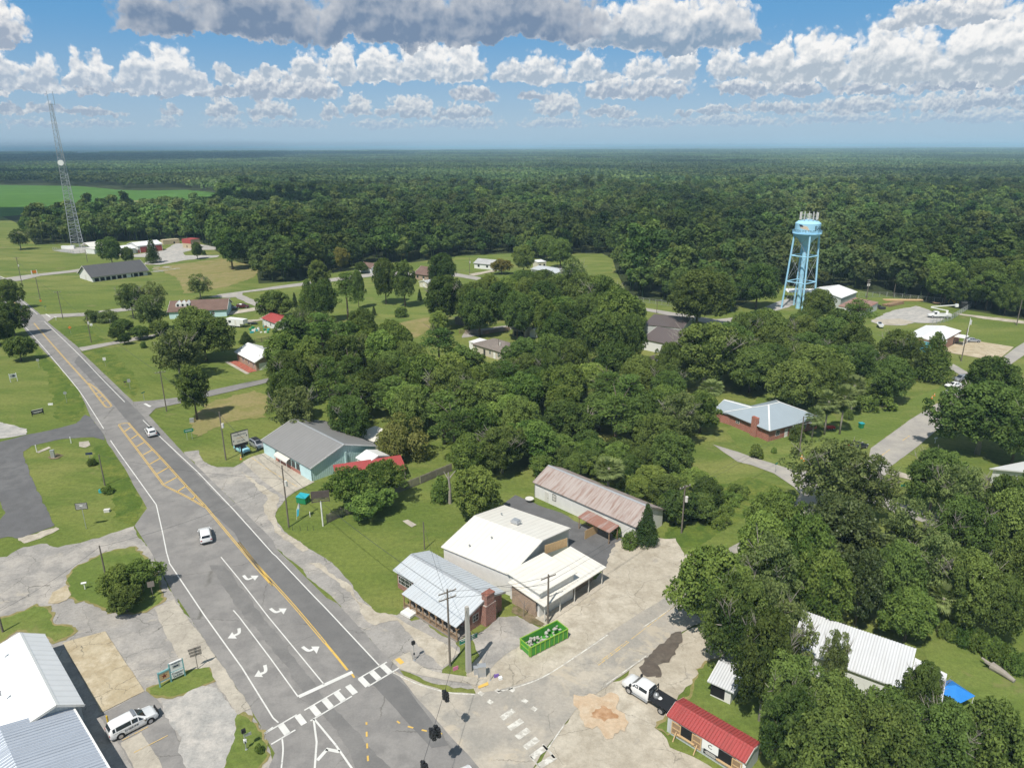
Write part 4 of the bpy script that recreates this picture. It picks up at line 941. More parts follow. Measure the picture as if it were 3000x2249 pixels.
G1 = 'oaks massed in the lower right corner'
for k, x, y, w, h, kd, l in (('L', 1270, 1290, 420, 12, 'pecan_b', 'pale pecan right of the big magnolia'), ('L', 1700, 1280, 470, 12, 'oak_near', 'oak behind the white house at the right border'), ('L', 2100, 1220, 420, 12, 'oak_b', 'oak shading the street at the right border'),
      ('M', 150, 130, 500, 13, 'pecan_b', 'pale tree with bare twigs beside the magnolia'), ('M', 540, 190, 480, 11.5, 'bright_a', 'bright tree above the corrugated white roof'), ('M', 120, 480, 470, 12, 'pecan_a', 'pale green tree with many dead twigs left of the white roof'), ('M', 330, 640, 380, 11, 'pecan_b', 'thin tree partly covering the corrugated white roof'),
      ('M', 130, 800, 480, 13, 'oak_near', 'oak with grey dead limbs beside the tin shed'), ('M', 300, 1060, 520, 10.5, 'oak_near', 'oak in front of the corrugated white roof'), ('M', 340, 1320, 470, 10, 'oak_c', 'dense oak right of the red roofed sheds'), ('M', 700, 1290, 600, 10, 'oak_near', 'dense oak below the corrugated white roof'),
      ('M', 620, 1560, 620, 10, 'oak_a', 'dense oak at the bottom border, left'), ('M', 1060, 1330, 480, 9.5, 'oak_b', 'oak below the right end of the white roof'), ('M', 1390, 1060, 340, 8, 'oak_near', 'loose oak beside the blue canopy'), ('M', 1100, 1560, 620, 11, 'oak_c', 'dense oak at the bottom border, middle'),
      ('M', 1560, 1450, 560, 9, 'oak_near', 'oak below the blue canopy'), ('M', 1960, 1480, 560, 10, 'oak_b', 'last oak at the bottom right of the back lawn'), ('M', 690, 800, 240, 8.5, 'pecan_a', 'thin tree standing over the corrugated roof slope'),
      ('M', 900, 170, 430, 10.5, 'magnolia', 'dark magnolia behind the corrugated white roof'), ('M', 1290, 400, 430, 7, 'bright_a', 'rounded tree right behind the corrugated white roof'), ('M', 1180, 120, 420, 11, 'oak_b', 'oak between magnolia and palm'), ('M', 1760, 200, 480, 11, 'oak_near', 'oak over the bright hedge'), ('M', 2040, 360, 330, 9, 'oak_a', 'oak standing at the end of the bright hedge'), ('M', 1480, 60, 420, 11, 'pecan_b', 'pale tree behind the fan palm'), ('M', 2180, 60, 420, 11, 'oak_c', 'oak at the right border beside the white wall')):
    T(kd, k, x, y, w, h, l)
T('palm_b', 'M', 1555, 340, 260, 6, 'fan palm behind the back lawn', hc=.7)
for i, (x, y) in enumerate(((1620, 530), (1730, 580), (1840, 620), (1960, 680), (2060, 740), (2160, 800))): T('hedge', 'M', x, y, 190, 2.6, 'bright hedge shrub bounding the back lawn behind the corrugated roof', 'hedge along the back lawn')
T('round_b', 'C', 960, 1400, 330, 5.2, 'leafy ornamental tree on the grass island, left part'); T('round_b', 'C', 1130, 1340, 330, 5.0, 'leafy ornamental tree on the grass island, right part'); T('round_a', 'C', 1010, 1530, 260, 4.0, 'dark lower tree on the grass island')
T('bush_a', 'C', 740, 420, 80, 1.4, 'shrub at the foot of the small dark blue sign'); T('bush_b', 'C', 865, 645, 110, 1.3, 'weeds around the bare pole on the verge'); T('bush_b', 'D', 2095, 1500, 80, 1.0, 'grass tuft shrub at the street corner')

# ---- wooded blocks in the town: individuals filling each block
def inpoly(p, poly):
    c = False; n = len(poly); j = n - 1
    for i in range(n):
        a, b = poly[i], poly[j]
        if (a[1] > p[1]) != (b[1] > p[1]) and p[0] < (b[0] - a[0]) * (p[1] - a[1]) / (b[1] - a[1]) + a[0]: c = not c
        j = i
    return c
def fill(poly, kinds, R, Ht, label, group, gap=.85, seed=1, cap=60):
    rg = random.Random(seed)
    xs = [p[0] for p in poly]; ys = [p[1] for p in poly]; got = []; k = 0
    while k < 6000 and len(got) < cap:
        k += 1
        x = rg.uniform(min(xs), max(xs)); y = rg.uniform(min(ys), max(ys))
        if not inpoly((x, y), poly): continue
        r = R * rg.uniform(.78, 1.2)
        if any((x - a) ** 2 + (y - b) ** 2 < (gap * (r + c)) ** 2 * .62 for a, b, c in USED): continue
        got.append((x, y, r)); USED.append((x, y, r))
        kd = rg.choice(kinds)
        plant(kd, x, y, r, Ht * rg.uniform(.8, 1.15), label, group, rg.random() * 6.28)
    return got
fill(PL('E', 330, 960, 500, 870, 760, 820, 980, 830, 1100, 900, 1200, 960, 1380, 990, 1500, 1040, 1700, 1060, 1820, 1180, 1840, 1420, 1700, 1500, 1500, 1500, 1280, 1640, 900, 1620, 480, 1570, 260, 1480, 240, 1330, 360, 1180, z=6.),
     ['oak_a', 'oak_b', 'oak_c', 'bright_a', 'oak_tall', 'pine_a', 'oak_near', 'pecan_a', 'pine_b', 'bright_b'], 5.2, 13, 'crowded broadleaf tree in the wood behind the teal shop', 'trees of the wood behind the teal shop', seed=3, cap=38)
fill(PL('H', -500, 1250, 0, 1280, 250, 1180, 500, 1280, 1000, 1250, 1190, 1290, 1500, 1300, 1800, 1430, 1880, 1500, 1700, 1640, z=5.) + PL('I', 1500, 640, 1250, 330, 900, 290, 600, 420, 200, 560, -200, 620, -260, 330, z=4.),
     ['oak_a', 'oak_b', 'bright_b', 'oak_near', 'bright_a', 'pine_b', 'pecan_b', 'pine_a'], 5.0, 11, 'crowded tree in the wood directly behind the corner lot', 'trees of the wood behind the corner lot', seed=4, cap=38)
fill(PL('I', 430, 560, 650, 440, 900, 400, 1250, 450, 1600, 640, 2000, 760, 1750, 1010, 1560, 960, 1330, 830, 1190, 700, 820, 620, 560, 620, z=2.),
     ['bright_b', 'oak_b', 'round_a', 'round_b', 'bright_a'], 3.4, 5.5, 'low scrubby tree behind the long rusty roofed building', 'scrub trees behind the rusty roof', seed=5, cap=34)
fill(PL('H', 120, 500, 420, 480, 640, 520, 900, 560, 1250, 760, 1280, 960, 1250, 1080, 900, 1000, 480, 900, 350, 830, 60, 800, -100, 690, 0, 600, z=7.5),
     ['oak_a', 'oak_c', 'oak_b', 'bright_a'], 6.0, 15, 'crowded oak in the town wood left of the dark brown roofs', 'oaks of the town wood left of the brown roofs', seed=6, cap=24)
fill(PL('H', 330, 1090, 600, 1130, 900, 1150, 1150, 1180, 1100, 1260, 700, 1280, 350, 1230, z=6.5), ['oak_b', 'bright_a', 'oak_a'], 6.0, 13, 'broad tree over the wood right of the beige house', 'trees right of the beige house', seed=7, cap=8)
fill(PL('K', 20, 950, 300, 900, 700, 1080, 1000, 1250, 1050, 1500, 700, 1560, 300, 1480, 100, 1480, -150, 1300, -250, 1050, z=6.), ['oak_a', 'oak_c', 'oak_near', 'oak_b'], 6.0, 13, 'tall oak in the grove between water tower and grey roofed brick house', 'oaks of the grove below the water tower', seed=8, cap=22)
for i, (x, y) in enumerate(((1730, 820), (1820, 770), (1900, 850), (1980, 930), (1850, 930), (2060, 860), (2120, 800), (1950, 1040), (1760, 960))): T('vine', 'I', x, y, 210, 1.6, 'sprawling green weeds on the rough ground behind the lot pole', 'weed clumps on the rough ground', hc=.4)

# ---- the forest: one mass of trees, scattered by geometry nodes
def low_tree(key, R, Ht, seed, nleaf, leaf, mat, kind='oak'):
    rng = np.random.default_rng(seed)
    cl = []; rad = []; tone = []
    for i in range(22):
        if kind == 'oak':
            d = unit(rng, 1)[0]; d[2] = d[2] * .8 + .25
            cl.append(np.array([d[0] * R * .68, d[1] * R * .68, Ht * .6 + d[2] * Ht * .3])); rad.append(R * (.26 + .16 * rng.random()))
        else:
            k = rng.random(); w = R * (1 - .75 * k) * rng.random(); a = rng.random() * 6.28
            cl.append(np.array([math.cos(a) * w, math.sin(a) * w, Ht * (.42 + .56 * k)])); rad.append(R * (.25 + .15 * rng.random()))
        tone.append(.2 + .6 * rng.random())
    C, Nn, S, T_ = clumps_to_leaves(cl, rad, rng, leaf, nleaf, tone, .5, .8)
    C = np.concatenate([C]); q = quads(C, Nn, S, rng)
    tr = []
    for a in range(4):                             # trunk as a slim four-sided post
        x0, y0 = math.cos(a * 1.571) * .22, math.sin(a * 1.571) * .22; x1, y1 = math.cos((a + 1) * 1.571) * .22, math.sin((a + 1) * 1.571) * .22
        tr.append([(x0, y0, 0), (x1, y1, 0), (x1 * .5, y1 * .5, Ht * .6), (x0 * .5, y0 * .5, Ht * .6)])
    q = np.concatenate([q, np.array(tr)]); T_ = np.concatenate([T_, np.full(4, .3)])
    return mesh_from_quads(key, q, T_, mat)
kit_mid = bpy.data.collections.new('forest_kit')
for i in range(8):
    kd = 'pine' if i in (4, 7) else 'oak'
    kit_mid.objects.link(bpy.data.objects.new('forest_tree', low_tree('forest_tree', 4.8, 13 if kd == 'oak' else 15, 40 + i, .75, .85, 'forest_leaf', kd)))
def patch_mesh(seed, size, n, pinef):
    """a block of far woodland: every tree a handful of leaf clumps"""
    rng = np.random.default_rng(seed); Cs = []; Ts = []
    g = int(math.sqrt(n)); st = size / g
    for i in range(g):
        for j in range(g):
            x = (i + .5 + rng.normal() * .28) * st - size / 2; y = (j + .5 + rng.normal() * .28) * st - size / 2
            R = st * (.55 + .22 * rng.random()); Ht = 10 + 7 * rng.random()
            t0 = .15 + .7 * rng.random()
            for k in range(9):
                d = unit(rng, 1)[0]; d[2] = abs(d[2])
                c = np.array([x + d[0] * R * .6, y + d[1] * R * .6, Ht * .62 + d[2] * Ht * .34])
                nn = d + rng.normal(size=3) * .4; nn /= np.linalg.norm(nn)
                Cs.append((c, nn, R * .8)); Ts.append(min(1, max(0, t0 + rng.normal() * .12)))
    c = np.array([q[0] for q in Cs]); nn = np.array([q[1] for q in Cs]); s = np.array([q[2] for q in Cs])
    return mesh_from_quads('woodland_block', quads(c, nn, s, rng, 1.3), np.array(Ts), 'far_leaf')
kit_far = bpy.data.collections.new('woodland_kit')
for i in range(4): kit_far.objects.link(bpy.data.objects.new('woodland_block', patch_mesh(60 + i, 100., 182, 0)))

def scatter(name, pts, scl, kit, seed, label=None):
    rg = np.random.default_rng(seed)
    me = bpy.data.meshes.new(name)
    me.vertices.add(len(pts)); me.vertices.foreach_set('co', np.array(pts, dtype=np.float32).ravel()); me.update()
    for nm, val in (('rot', rg.random(len(pts)) * 6.28), ('scl', np.array(scl))):
        a = me.attributes.new(nm, 'FLOAT', 'POINT'); a.data.foreach_set('value', val.astype(np.float32))
    o = bpy.data.objects.new(name, me); o['kind'] = 'stuff'; link(o)
    ng = bpy.data.node_groups.new(name, 'GeometryNodeTree')
    ng.interface.new_socket('Geometry', in_out='INPUT', socket_type='NodeSocketGeometry'); ng.interface.new_socket('Geometry', in_out='OUTPUT', socket_type='NodeSocketGeometry')
    n = ng.nodes; l = ng.links
    gi = n.new('NodeGroupInput'); go = n.new('NodeGroupOutput'); ip = n.new('GeometryNodeInstanceOnPoints'); ci = n.new('GeometryNodeCollectionInfo')
    ci.inputs['Collection'].default_value = kit; ci.inputs['Separate Children'].default_value = True; ci.inputs['Reset Children'].default_value = True
    ip.inputs['Pick Instance'].default_value = True
    def attr(nm):
        q = n.new('GeometryNodeInputNamedAttribute'); q.data_type = 'FLOAT'; q.inputs[0].default_value = nm; return q.outputs[0]
    cx = n.new('ShaderNodeCombineXYZ'); l.new(attr('rot'), cx.inputs[2])
    l.new(gi.outputs[0], ip.inputs['Points']); l.new(ci.outputs[0], ip.inputs['Instance']); l.new(cx.outputs[0], ip.inputs['Rotation']); l.new(attr('scl'), ip.inputs['Scale'])
    rv = n.new('FunctionNodeRandomValue'); rv.data_type = 'INT'; rv.inputs[4].default_value = 0; rv.inputs[5].default_value = len(kit.objects) - 1; rv.inputs['Seed'].default_value = seed
    l.new(rv.outputs[2], ip.inputs['Instance Index']); l.new(ip.outputs[0], go.inputs[0])
    md = o.modifiers.new('scatter', 'NODES'); md.node_group = ng
    return o
# where the forest floor begins (nearest edge), left to right, and what stays open inside it
front = PL('A', -300, 1440, 250, 1432, 560, 1420, 1000, 1402, 1340, 1392, 1620, 1405, 1770, 1490) + PL('E', 0, 330, 140, 380, 160, 500, 500, 480, 690, 420, 900, 370, 1060, 330, 1250, 330, 1400, 330, 1730, 285, 2110, 262) + \
    PL('H', 180, 258, 290, 258, 480, 300, 690, 270, 790, 255, 990, 258, 1090, 300, 1120, 400, 1200, 560, 1300, 625, 1560, 655, 1700, 720, 1850, 760, 2000, 750) + PL('K', 60, 740, 240, 650, 550, 690, 860, 690, 1100, 735, 1400, 790, 1800, 860, 2211, 930, 2600, 980)
F0 = [(p.x, p.y) for p in front]
wood_poly = F0 + [(900, 800), (1150, 1050), (-1150, 1050), (-900, 600)]
open_polys = [[(p.x, p.y) for p in q] for q in (
    PL('A', -900, 950, 0, 942, 300, 947, 640, 952, 1000, 985, 1300, 988, 1500, 983, 1790, 1005) + PL('A', 1790, 1075, 1500, 1100, 1000, 1100, 800, 1112, 600, 1125, 350, 1170, 0, 1215, -900, 1290, z=12.5),
    PL('A', -900, 1250, 0, 1200, 130, 1250, 200, 1330, 290, 1445, -500, 1500),
    PL('W', 1035, 434, 1130, 416, 1190, 411, 1155, 430, 1060, 442), PL('W', 1262, 399, 1298, 396, 1298, 414, 1268, 414), PL('t', 1395, 770, 1470, 764, 1550, 775, 1530, 793, 1425, 780), PL('A', 515, 689, 850, 686, 866, 708, 575, 725))]
def is_open(x, y): return any(inpoly((x, y), q) for q in open_polys)
rg = random.Random(11); mid_pts = []; mid_s = []
edge = []
st = 7.4
yy = 200.
while yy < 1000:
    hw = yy * .80 + 40
    xx = -hw
    while xx < hw:
        x = xx + rg.uniform(-.42, .42) * st; y = yy + rg.uniform(-.42, .42) * st
        if inpoly((x, y), wood_poly) and not is_open(x, y):
            mid_pts.append((x, y, 0)); mid_s.append(rg.choice((.72, .9, 1., 1.1, 1.3, 1.55)) * rg.uniform(.85, 1.12))
        xx += st
    yy += st * (1. if yy < 600 else 1.12)
# the trees of the forest edge that show largest stand as individuals
order = sorted(range(len(mid_pts)), key=lambda i: mid_pts[i][1] - mid_s[i] * 25)
near = set()
for i in order:
    x, y, _ = mid_pts[i]
    if len(near) >= 44: break
    if y > 420: continue
    near.add(i)
    plant(rg.choice(['oak_a', 'oak_b', 'oak_c', 'oak_tall', 'bright_a']), x, y, 5.0 * mid_s[i], 13.5 * mid_s[i] ** .6, 'dense green tree along the near edge of the big forest', 'trees along the near edge of the forest', rg.random() * 6.28)
scatter('forest', [p for i, p in enumerate(mid_pts) if i not in near], [s for i, s in enumerate(mid_s) if i not in near], kit_mid, 3)
far_pts = []; far_s = []
yy = 1000.
while yy < 8200:
    st = 92. if yy < 3000 else 98 * (1 + (yy - 3000) / 5200 * 1.2)
    hw = yy * .80 + 150; xx = -hw
    while xx < hw:
        x = xx + rg.uniform(-.1, .1) * st; y = yy + rg.uniform(-.1, .1) * st
        if not is_open(x, y) and not (is_open(x, y - 40) or is_open(x, y + 40)):
            far_pts.append((x, y, 0)); far_s.append(st / 92. * rg.uniform(.95, 1.12) if yy > 3000 else rg.uniform(.97, 1.1))
        xx += st
    yy += st
scatter('woodland', far_pts, far_s, kit_far, 5)
print('forest', len(mid_pts), 'blocks', len(far_pts), 'individual trees', len(USED))
# ground under the forest and the low wooded ridges at the skyline
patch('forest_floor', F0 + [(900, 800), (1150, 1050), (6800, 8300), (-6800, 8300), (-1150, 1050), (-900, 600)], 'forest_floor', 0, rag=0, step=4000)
def ridges():
    m = MB(); nx = 150; rows = []
    ys = [7600, 8600, 9800, 11500, 13500, 16000, 19000, 23000, 28000, 34000]
    for iy, y in enumerate(ys):
        for ix in range(nx + 1):
            x = (ix / nx - .5) * y * 2.0
            h = 14 + 10 * mnoise.noise(Vector((x / 900., y / 1500., 3))) + max(0, (y - 9000) / 25000) * (62 + 55 * mnoise.noise(Vector((x / 5200., y / 6000., 8))) + 16 * mnoise.noise(Vector((x / 1100., y / 2000., 5))))
            m.v.append((x, y, max(2, h)))
    w = nx + 1
    for i in range(len(ys) - 1):
        for j in range(nx): m.f.append((i * w + j, i * w + j + 1, (i + 1) * w + j + 1, (i + 1) * w + j))
    mt, t, out = newmat('ridge_forest')
    p = pos(t)
    c = t.mix(t.ramp(t.noise(p, .0014, 6, .65), .35, .65), (.022, .045, .016, 1), (.06, .098, .032, 1))
    principled(t, out, t.scale(c, t.math('ADD', .7, t.math('MULTIPLY', t.noise(p, .02, 4, .7), .6))), 1., 0, None, 0.)
    o = m.build('hills', 'ridge_forest', smooth=True, sharp=180); o['kind'] = 'structure'
ridges()
# ---------------------------------------------------------------- building materials
def ribbed(name, col, pitch=.6, axis='x', rough=.45, metal=.0, streak=.25, scol=None, depth_=.6, spec=.4):
    """sheet metal: ribs across the chosen local axis, water streaks and dirt along it"""
    m, t, out = newmat(name)
    v = objc(t); s = t.sep(v)
    a = s[0] if axis == 'x' else s[1] if axis == 'y' else t.math('ADD', s[0], s[1])
    fr = t.math('FRACT', t.math('DIVIDE', a, pitch))
    rib = t.math('SUBTRACT', 1., t.ramp(t.math('ABSOLUTE', t.math('SUBTRACT', fr, .5)), .0, .22))
    st = t.noise(t.comb(t.math('MULTIPLY', s[0], 1.8 if axis == 'x' else .25), t.math('MULTIPLY', s[1], .25 if axis == 'x' else 1.8), t.math('MULTIPLY', s[2], .2)), 1., 5, .65)
    f = t.math('MULTIPLY', t.ramp(st, .42, .72), streak)
    c = t.mix(f, col + (1,), (scol or tuple(q * .45 for q in col)) + (1,))
    k = t.math('ADD', .93, t.math('MULTIPLY', t.noise(v, .5, 4), .14))
    c = t.scale(c, t.math('MULTIPLY', k, t.math('SUBTRACT', 1., t.math('MULTIPLY', rib, .10))))
    principled(t, out, c, rough, metal, t.bump(rib, depth_, .05), spec)
    return m
def brick(name, col, mortar=(.42, .38, .34), var=.3):
    m, t, out = newmat(name)
    s = t.sep(objc(t))
    v = t.comb(t.math('ADD', s[0], s[1]), s[2], 0.)
    b = t.new('ShaderNodeTexBrick'); t.l.new(v, b.inputs['Vector'])
    b.inputs['Scale'].default_value = 1.; b.inputs['Brick Width'].default_value = .23; b.inputs['Row Height'].default_value = .08; b.inputs['Mortar Size'].default_value = .008
    b.inputs['Color1'].default_value = col + (1,); b.inputs['Color2'].default_value = tuple(q * (1 - var) for q in col) + (1,); b.inputs['Mortar'].default_value = mortar + (1,)
    c = t.scale(b.outputs[0], t.math('ADD', .75, t.math('MULTIPLY', t.noise(objc(t), .8, 4), .5)))
    principled(t, out, c, .85); return m
def shingle(name, col, var=.3):
    m, t, out = newmat(name)
    p = objc(t); s = t.sep(p)
    v = t.comb(s[0], t.math('MULTIPLY', s[1], 1.05), 0.)
    b = t.new('ShaderNodeTexBrick'); t.l.new(v, b.inputs['Vector'])
    b.inputs['Scale'].default_value = 1.; b.inputs['Brick Width'].default_value = .9; b.inputs['Row Height'].default_value = .16; b.inputs['Mortar Size'].default_value = .012
    b.inputs['Color1'].default_value = col + (1,); b.inputs['Color2'].default_value = tuple(q * (1 - var * .6) for q in col) + (1,); b.inputs['Mortar'].default_value = tuple(q * .55 for q in col) + (1,)
    k = t.math('ADD', .72, t.math('MULTIPLY', t.noise(p, .35, 6, .65), .56))
    principled(t, out, t.scale(b.outputs[0], k), .9, 0, t.bump(t.noise(p, 6, 3), .2, .03), .2); return m
def siding(name, col, pitch=.2):
    m, t, out = newmat(name)
    s = t.sep(objc(t)); fr = t.math('FRACT', t.math('DIVIDE', s[2], pitch))
    k = t.math('ADD', .88, t.math('MULTIPLY', t.noise(objc(t), .7, 5), .24))
    principled(t, out, t.scale(col + (1,), k), .6, 0, t.bump(fr, .5, .03)); return m
def glass(name, col=(.02, .025, .03), rough=.08):
    m, t, out = newmat(name); principled(t, out, col + (1,), rough, 0, None, .6); return m
glass('glass'); glass('glass_blue', (.035, .05, .06))
simple('white_paint', (.78, .78, .75), .5, 0, .08); simple('off_white', (.62, .60, .55), .6, 0, .12); simple('black_paint', (.02, .02, .022), .5, 0, .2); simple('dark_opening', (.012, .012, .013), .9, 0, .1)
simple('grey_metal', (.40, .41, .42), .4, .6, .12); simple('galvanised', (.52, .53, .54), .42, .55, .14); simple('dark_metal', (.06, .062, .065), .5, .3, .2); simple('trim_white', (.74, .74, .72), .5, 0, .06)
simple('wood', (.30, .20, .12), .85, 0, .3, 2.); simple('weathered_wood', (.24, .21, .18), .9, 0, .35, 2.); simple('new_wood', (.52, .36, .19), .8, 0, .22, 2.); simple('pole_wood', (.17, .145, .12), .9, 0, .3, 2.); simple('concrete_post', (.42, .40, .36), .9, 0, .15, 2.)
ribbed('roof_white', (.80, .80, .79), 1.2, 'x', .4, 0, .12, (.62, .62, .6), .25); ribbed('roof_cream', (.74, .71, .64), .9, 'x', .45, 0, .22, (.58, .52, .44), .3)
ribbed('roof_silver', (.60, .63, .65), .6, 'x', .42, .15, .25, (.48, .47, .44), .5); ribbed('roof_standing', (.52, .56, .62), .45, 'x', .38, .25, .15, (.40, .43, .48), .8); ribbed('roof_corrugated', (.66, .67, .68), .32, 'x', .42, .1, .2, (.5, .49, .46), 1.)
ribbed('roof_bluegrey', (.36, .42, .46), .5, 'x', .45, .1, .12, (.3, .35, .38), .25); ribbed('roof_grey', (.24, .235, .23), .9, 'x', .6, 0, .35, (.17, .165, .16), .35); ribbed('roof_red', (.40, .075, .07), .35, 'x', .45, 0, .35, (.22, .06, .05), .7)
ribbed('roof_rust', (.40, .34, .31), .5, 'x', .65, 0, .75, (.22, .12, .085), .6); ribbed('roof_rust_red', (.30, .15, .11), .5, 'x', .65, 0, .6, (.42, .38, .36), .6); ribbed('roof_brown', (.125, .10, .095), .8, 'x', .55, 0, .25, (.09, .075, .07), .4); ribbed('roof_dark', (.085, .085, .088), 1.1, 'x', .7, 0, .4, (.13, .125, .12), .25)
ribbed('wall_teal', (.50, .68, .66), .42, 'xy', .5, 0, .2, (.36, .52, .50), 1.); ribbed('wall_white_metal', (.74, .74, .72), .4, 'xy', .5, 0, .15, (.58, .57, .54), .5); ribbed('wall_grey_metal', (.50, .52, .51), .4, 'xy', .5, 0, .2, (.38, .39, .38), .5)
shingle('shingle_brown', (.20, .13, .105)); shingle('shingle_grey', (.30, .285, .265)); shingle('shingle_taupe', (.235, .20, .175)); shingle('shingle_light', (.46, .46, .45))
brick('brick_red', (.42, .115, .07)); brick('brick_orange', (.38, .17, .10)); brick('brick_tan', (.40, .27, .18)); brick('brick_old', (.33, .115, .075), var=.4)
siding('siding_white', (.74, .74, .72)); siding('siding_cream', (.68, .64, .52)); siding('siding_beige', (.55, .50, .42)); siding('siding_teal', (.55, .74, .76)); siding('siding_tan', (.50, .41, .27)); simple('block_white', (.70, .69, .66), .8, 0, .14); simple('teal_paint', (.13, .38, .46), .5, 0, .1); simple('teal_trim', (.20, .42, .42), .6, 0, .1)

class B:
    """a building in its own frame: local x runs E1 -> E2 along the ridge, local y runs from the E1-E2 eave to the far eave"""
    def __init__(s, name, label, cat, E1, E2, E3, he, hr=None, wall='siding_white', roof='roof_white', over=.45, kind='gable', thick=.14, group=None, ridgepx=None, wl=True, W=None, slope_up=0., cap=None, fascia='trim_white', ribs=0, rf=.5):
        E1 = Vector(E1[:2]); E2 = Vector(E2[:2]); E3 = Vector(E3[:2])
        ax = (E2 - E1); L = ax.length; ax = ax / L; nl = Vector((-ax.y, ax.x)); w = (E3 - E2).dot(nl)
        s.flip = w < 0
        if s.flip: org = E2; ax = -ax; nl = -nl
        else: org = E1
        s.L = L; s.W = W or abs(w); s.he = he; s.o = over; s.kind = kind
        s.root = empty(name, (org.x, org.y), math.atan2(ax.y, ax.x), label, cat, group)
        s.org = org; s.ax = ax; s.nl = nl
        if hr is None and ridgepx is not None:
            e = (E2 + nl * s.W / 2) if not s.flip else (org + nl * s.W / 2)
            hr = hgt((e.x, e.y), *ridgepx)
        s.hr = hr if hr is not None else he
        L, W, o = s.L, s.W, over
        sl = (s.hr - he) / (W * rf) if kind in ('gable', 'hip') else (s.hr - he) / W
        s.sl = sl
        wt_ = he + sl * o - thick
        if wl:
            m = MB(); a, b, c, d = (o, o), (L - o, o), (L - o, W - o), (o, W - o)
            if kind == 'gable':
                pk = s.hr - thick; mid = W * rf
                m.add([(x, y, z) for (x, y) in (a, b, c, d) for z in (0, wt_)] + [(o, mid, pk), (L - o, mid, pk)],
                      [(0, 2, 3, 1), (2, 4, 5, 9, 3), (4, 6, 7, 5), (6, 0, 1, 8, 7)])
            elif kind == 'shed':
                w2 = s.hr - sl * o - thick
                m.add([(a[0], a[1], 0), (a[0], a[1], wt_), (b[0], b[1], 0), (b[0], b[1], wt_), (c[0], c[1], 0), (c[0], c[1], w2), (d[0], d[1], 0), (d[0], d[1], w2)], [(0, 2, 3, 1), (2, 4, 5, 3), (4, 6, 7, 5), (6, 0, 1, 7)])
            else:
                m.add([(x, y, z) for (x, y) in (a, b, c, d) for z in (0, wt_ if kind == 'hip' else he - thick)], [(0, 2, 3, 1), (2, 4, 5, 3), (4, 6, 7, 5), (6, 0, 1, 7)])
            s.wall = m.build('wall', wall, s.root)
        m = MB(); h = s.hr; t = thick
        if kind == 'gable':
            for sgn in (0, 1):
                y0 = 0 if sgn == 0 else W; y1 = W * rf
                vs = [(0, y0, he), (L, y0, he), (L, y1, h), (0, y1, h)]
                m.add(vs + [(x, y, z - t) for x, y, z in vs], [(0, 1, 2, 3) if not sgn else (3, 2, 1, 0), (7, 6, 5, 4) if not sgn else (4, 5, 6, 7), (0, 4, 5, 1), (1, 5, 6, 2), (2, 6, 7, 3), (3, 7, 4, 0)])
                if ribs:
                    k = int(L / ribs)
                    for i in range(k + 1):
                        x = i * L / k
                        m.bar((x, y0, he + .03), (x, y1, h + .03), .06, .07)
        elif kind == 'hip':
            i_ = min(W / 2, L / 2 - .2); vs = [(0, 0, he), (L, 0, he), (L, W, he), (0, W, he), (i_, W / 2, h), (L - i_, W / 2, h)]
            m.add(vs + [(x, y, z - t) for x, y, z in vs[:4]], [(0, 1, 5, 4), (1, 2, 5), (2, 3, 4, 5), (3, 0, 4), (0, 6, 7, 1), (1, 7, 8, 2), (2, 8, 9, 3), (3, 9, 6, 0), (9, 8, 7, 6)])
        else:
            h1 = h if kind == 'shed' else he
            vs = [(0, 0, he), (L, 0, he), (L, W, h1), (0, W, h1)]
            m.add(vs + [(x, y, z - t) for x, y, z in vs], [(0, 1, 2, 3), (7, 6, 5, 4), (0, 4, 5, 1), (1, 5, 6, 2), (2, 6, 7, 3), (3, 7, 4, 0)])
            if ribs:
                k = int(L / ribs)
                for i in range(k + 1): m.bar((i * L / k, 0, he + .03), (i * L / k, W, h1 + .03), .06, .08)
        s.roof = m.build('roof', roof, s.root)
        if cap and kind == 'gable':
            m = MB()
            for sgn in (-1, 1): m.quad((0, W * rf, h + .05), (L, W * rf, h + .05), (L, W * rf + sgn * .28, h + .04 - .28 * sl), (0, W * rf + sgn * .28, h + .04 - .28 * sl))
            m.build('ridge_cap', cap, s.roof)
        if fascia and kind == 'gable':
            for x in (-.03, L + .03):
                m = MB()
                for y0 in (0, W): m.bar((x, y0, he - t * .6), (x, W * rf + (.05 if y0 == 0 else -.05), h - t * .6), .06, .26)
                m.build('fascia', fascia, s.root)
    def loc(s, side, t, z, out=0.):
        """local point + axis along the wall + outward normal; t in metres from the E1 end (front/back) or from the front (ends)"""
        L, W, o = s.L, s.W, s.o
        if side in ('front', 'back'):
            x = (L - t) if s.flip else t
            y = o - out if side == 'front' else W - o + out
            return Vector((x, y, z)), Vector((1, 0, 0)), Vector((0, -1 if side == 'front' else 1, 0))
        e2 = (side == 'end2') != s.flip
        return Vector(((L - o + out) if e2 else (o - out), t, z)), Vector((0, 1, 0)), Vector((1 if e2 else -1, 0, 0))
    def slab(s, name, side, t, z, w, h, mat, out=.03, thick=.06, parent=None, label=None):
        p, a, n = s.loc(side, t, z)
        m = MB(); q0 = p - a * w / 2 - n * .02; q1 = p + a * w / 2 + n * out
        x0, x1 = sorted((q0.x, q1.x)); y0, y1 = sorted((q0.y, q1.y))
        m.box(x0, x1, y0, y1, z, z + h)
        o = m.build(name, mat, parent or s.root)
        if label: o['label'] = label
        return o
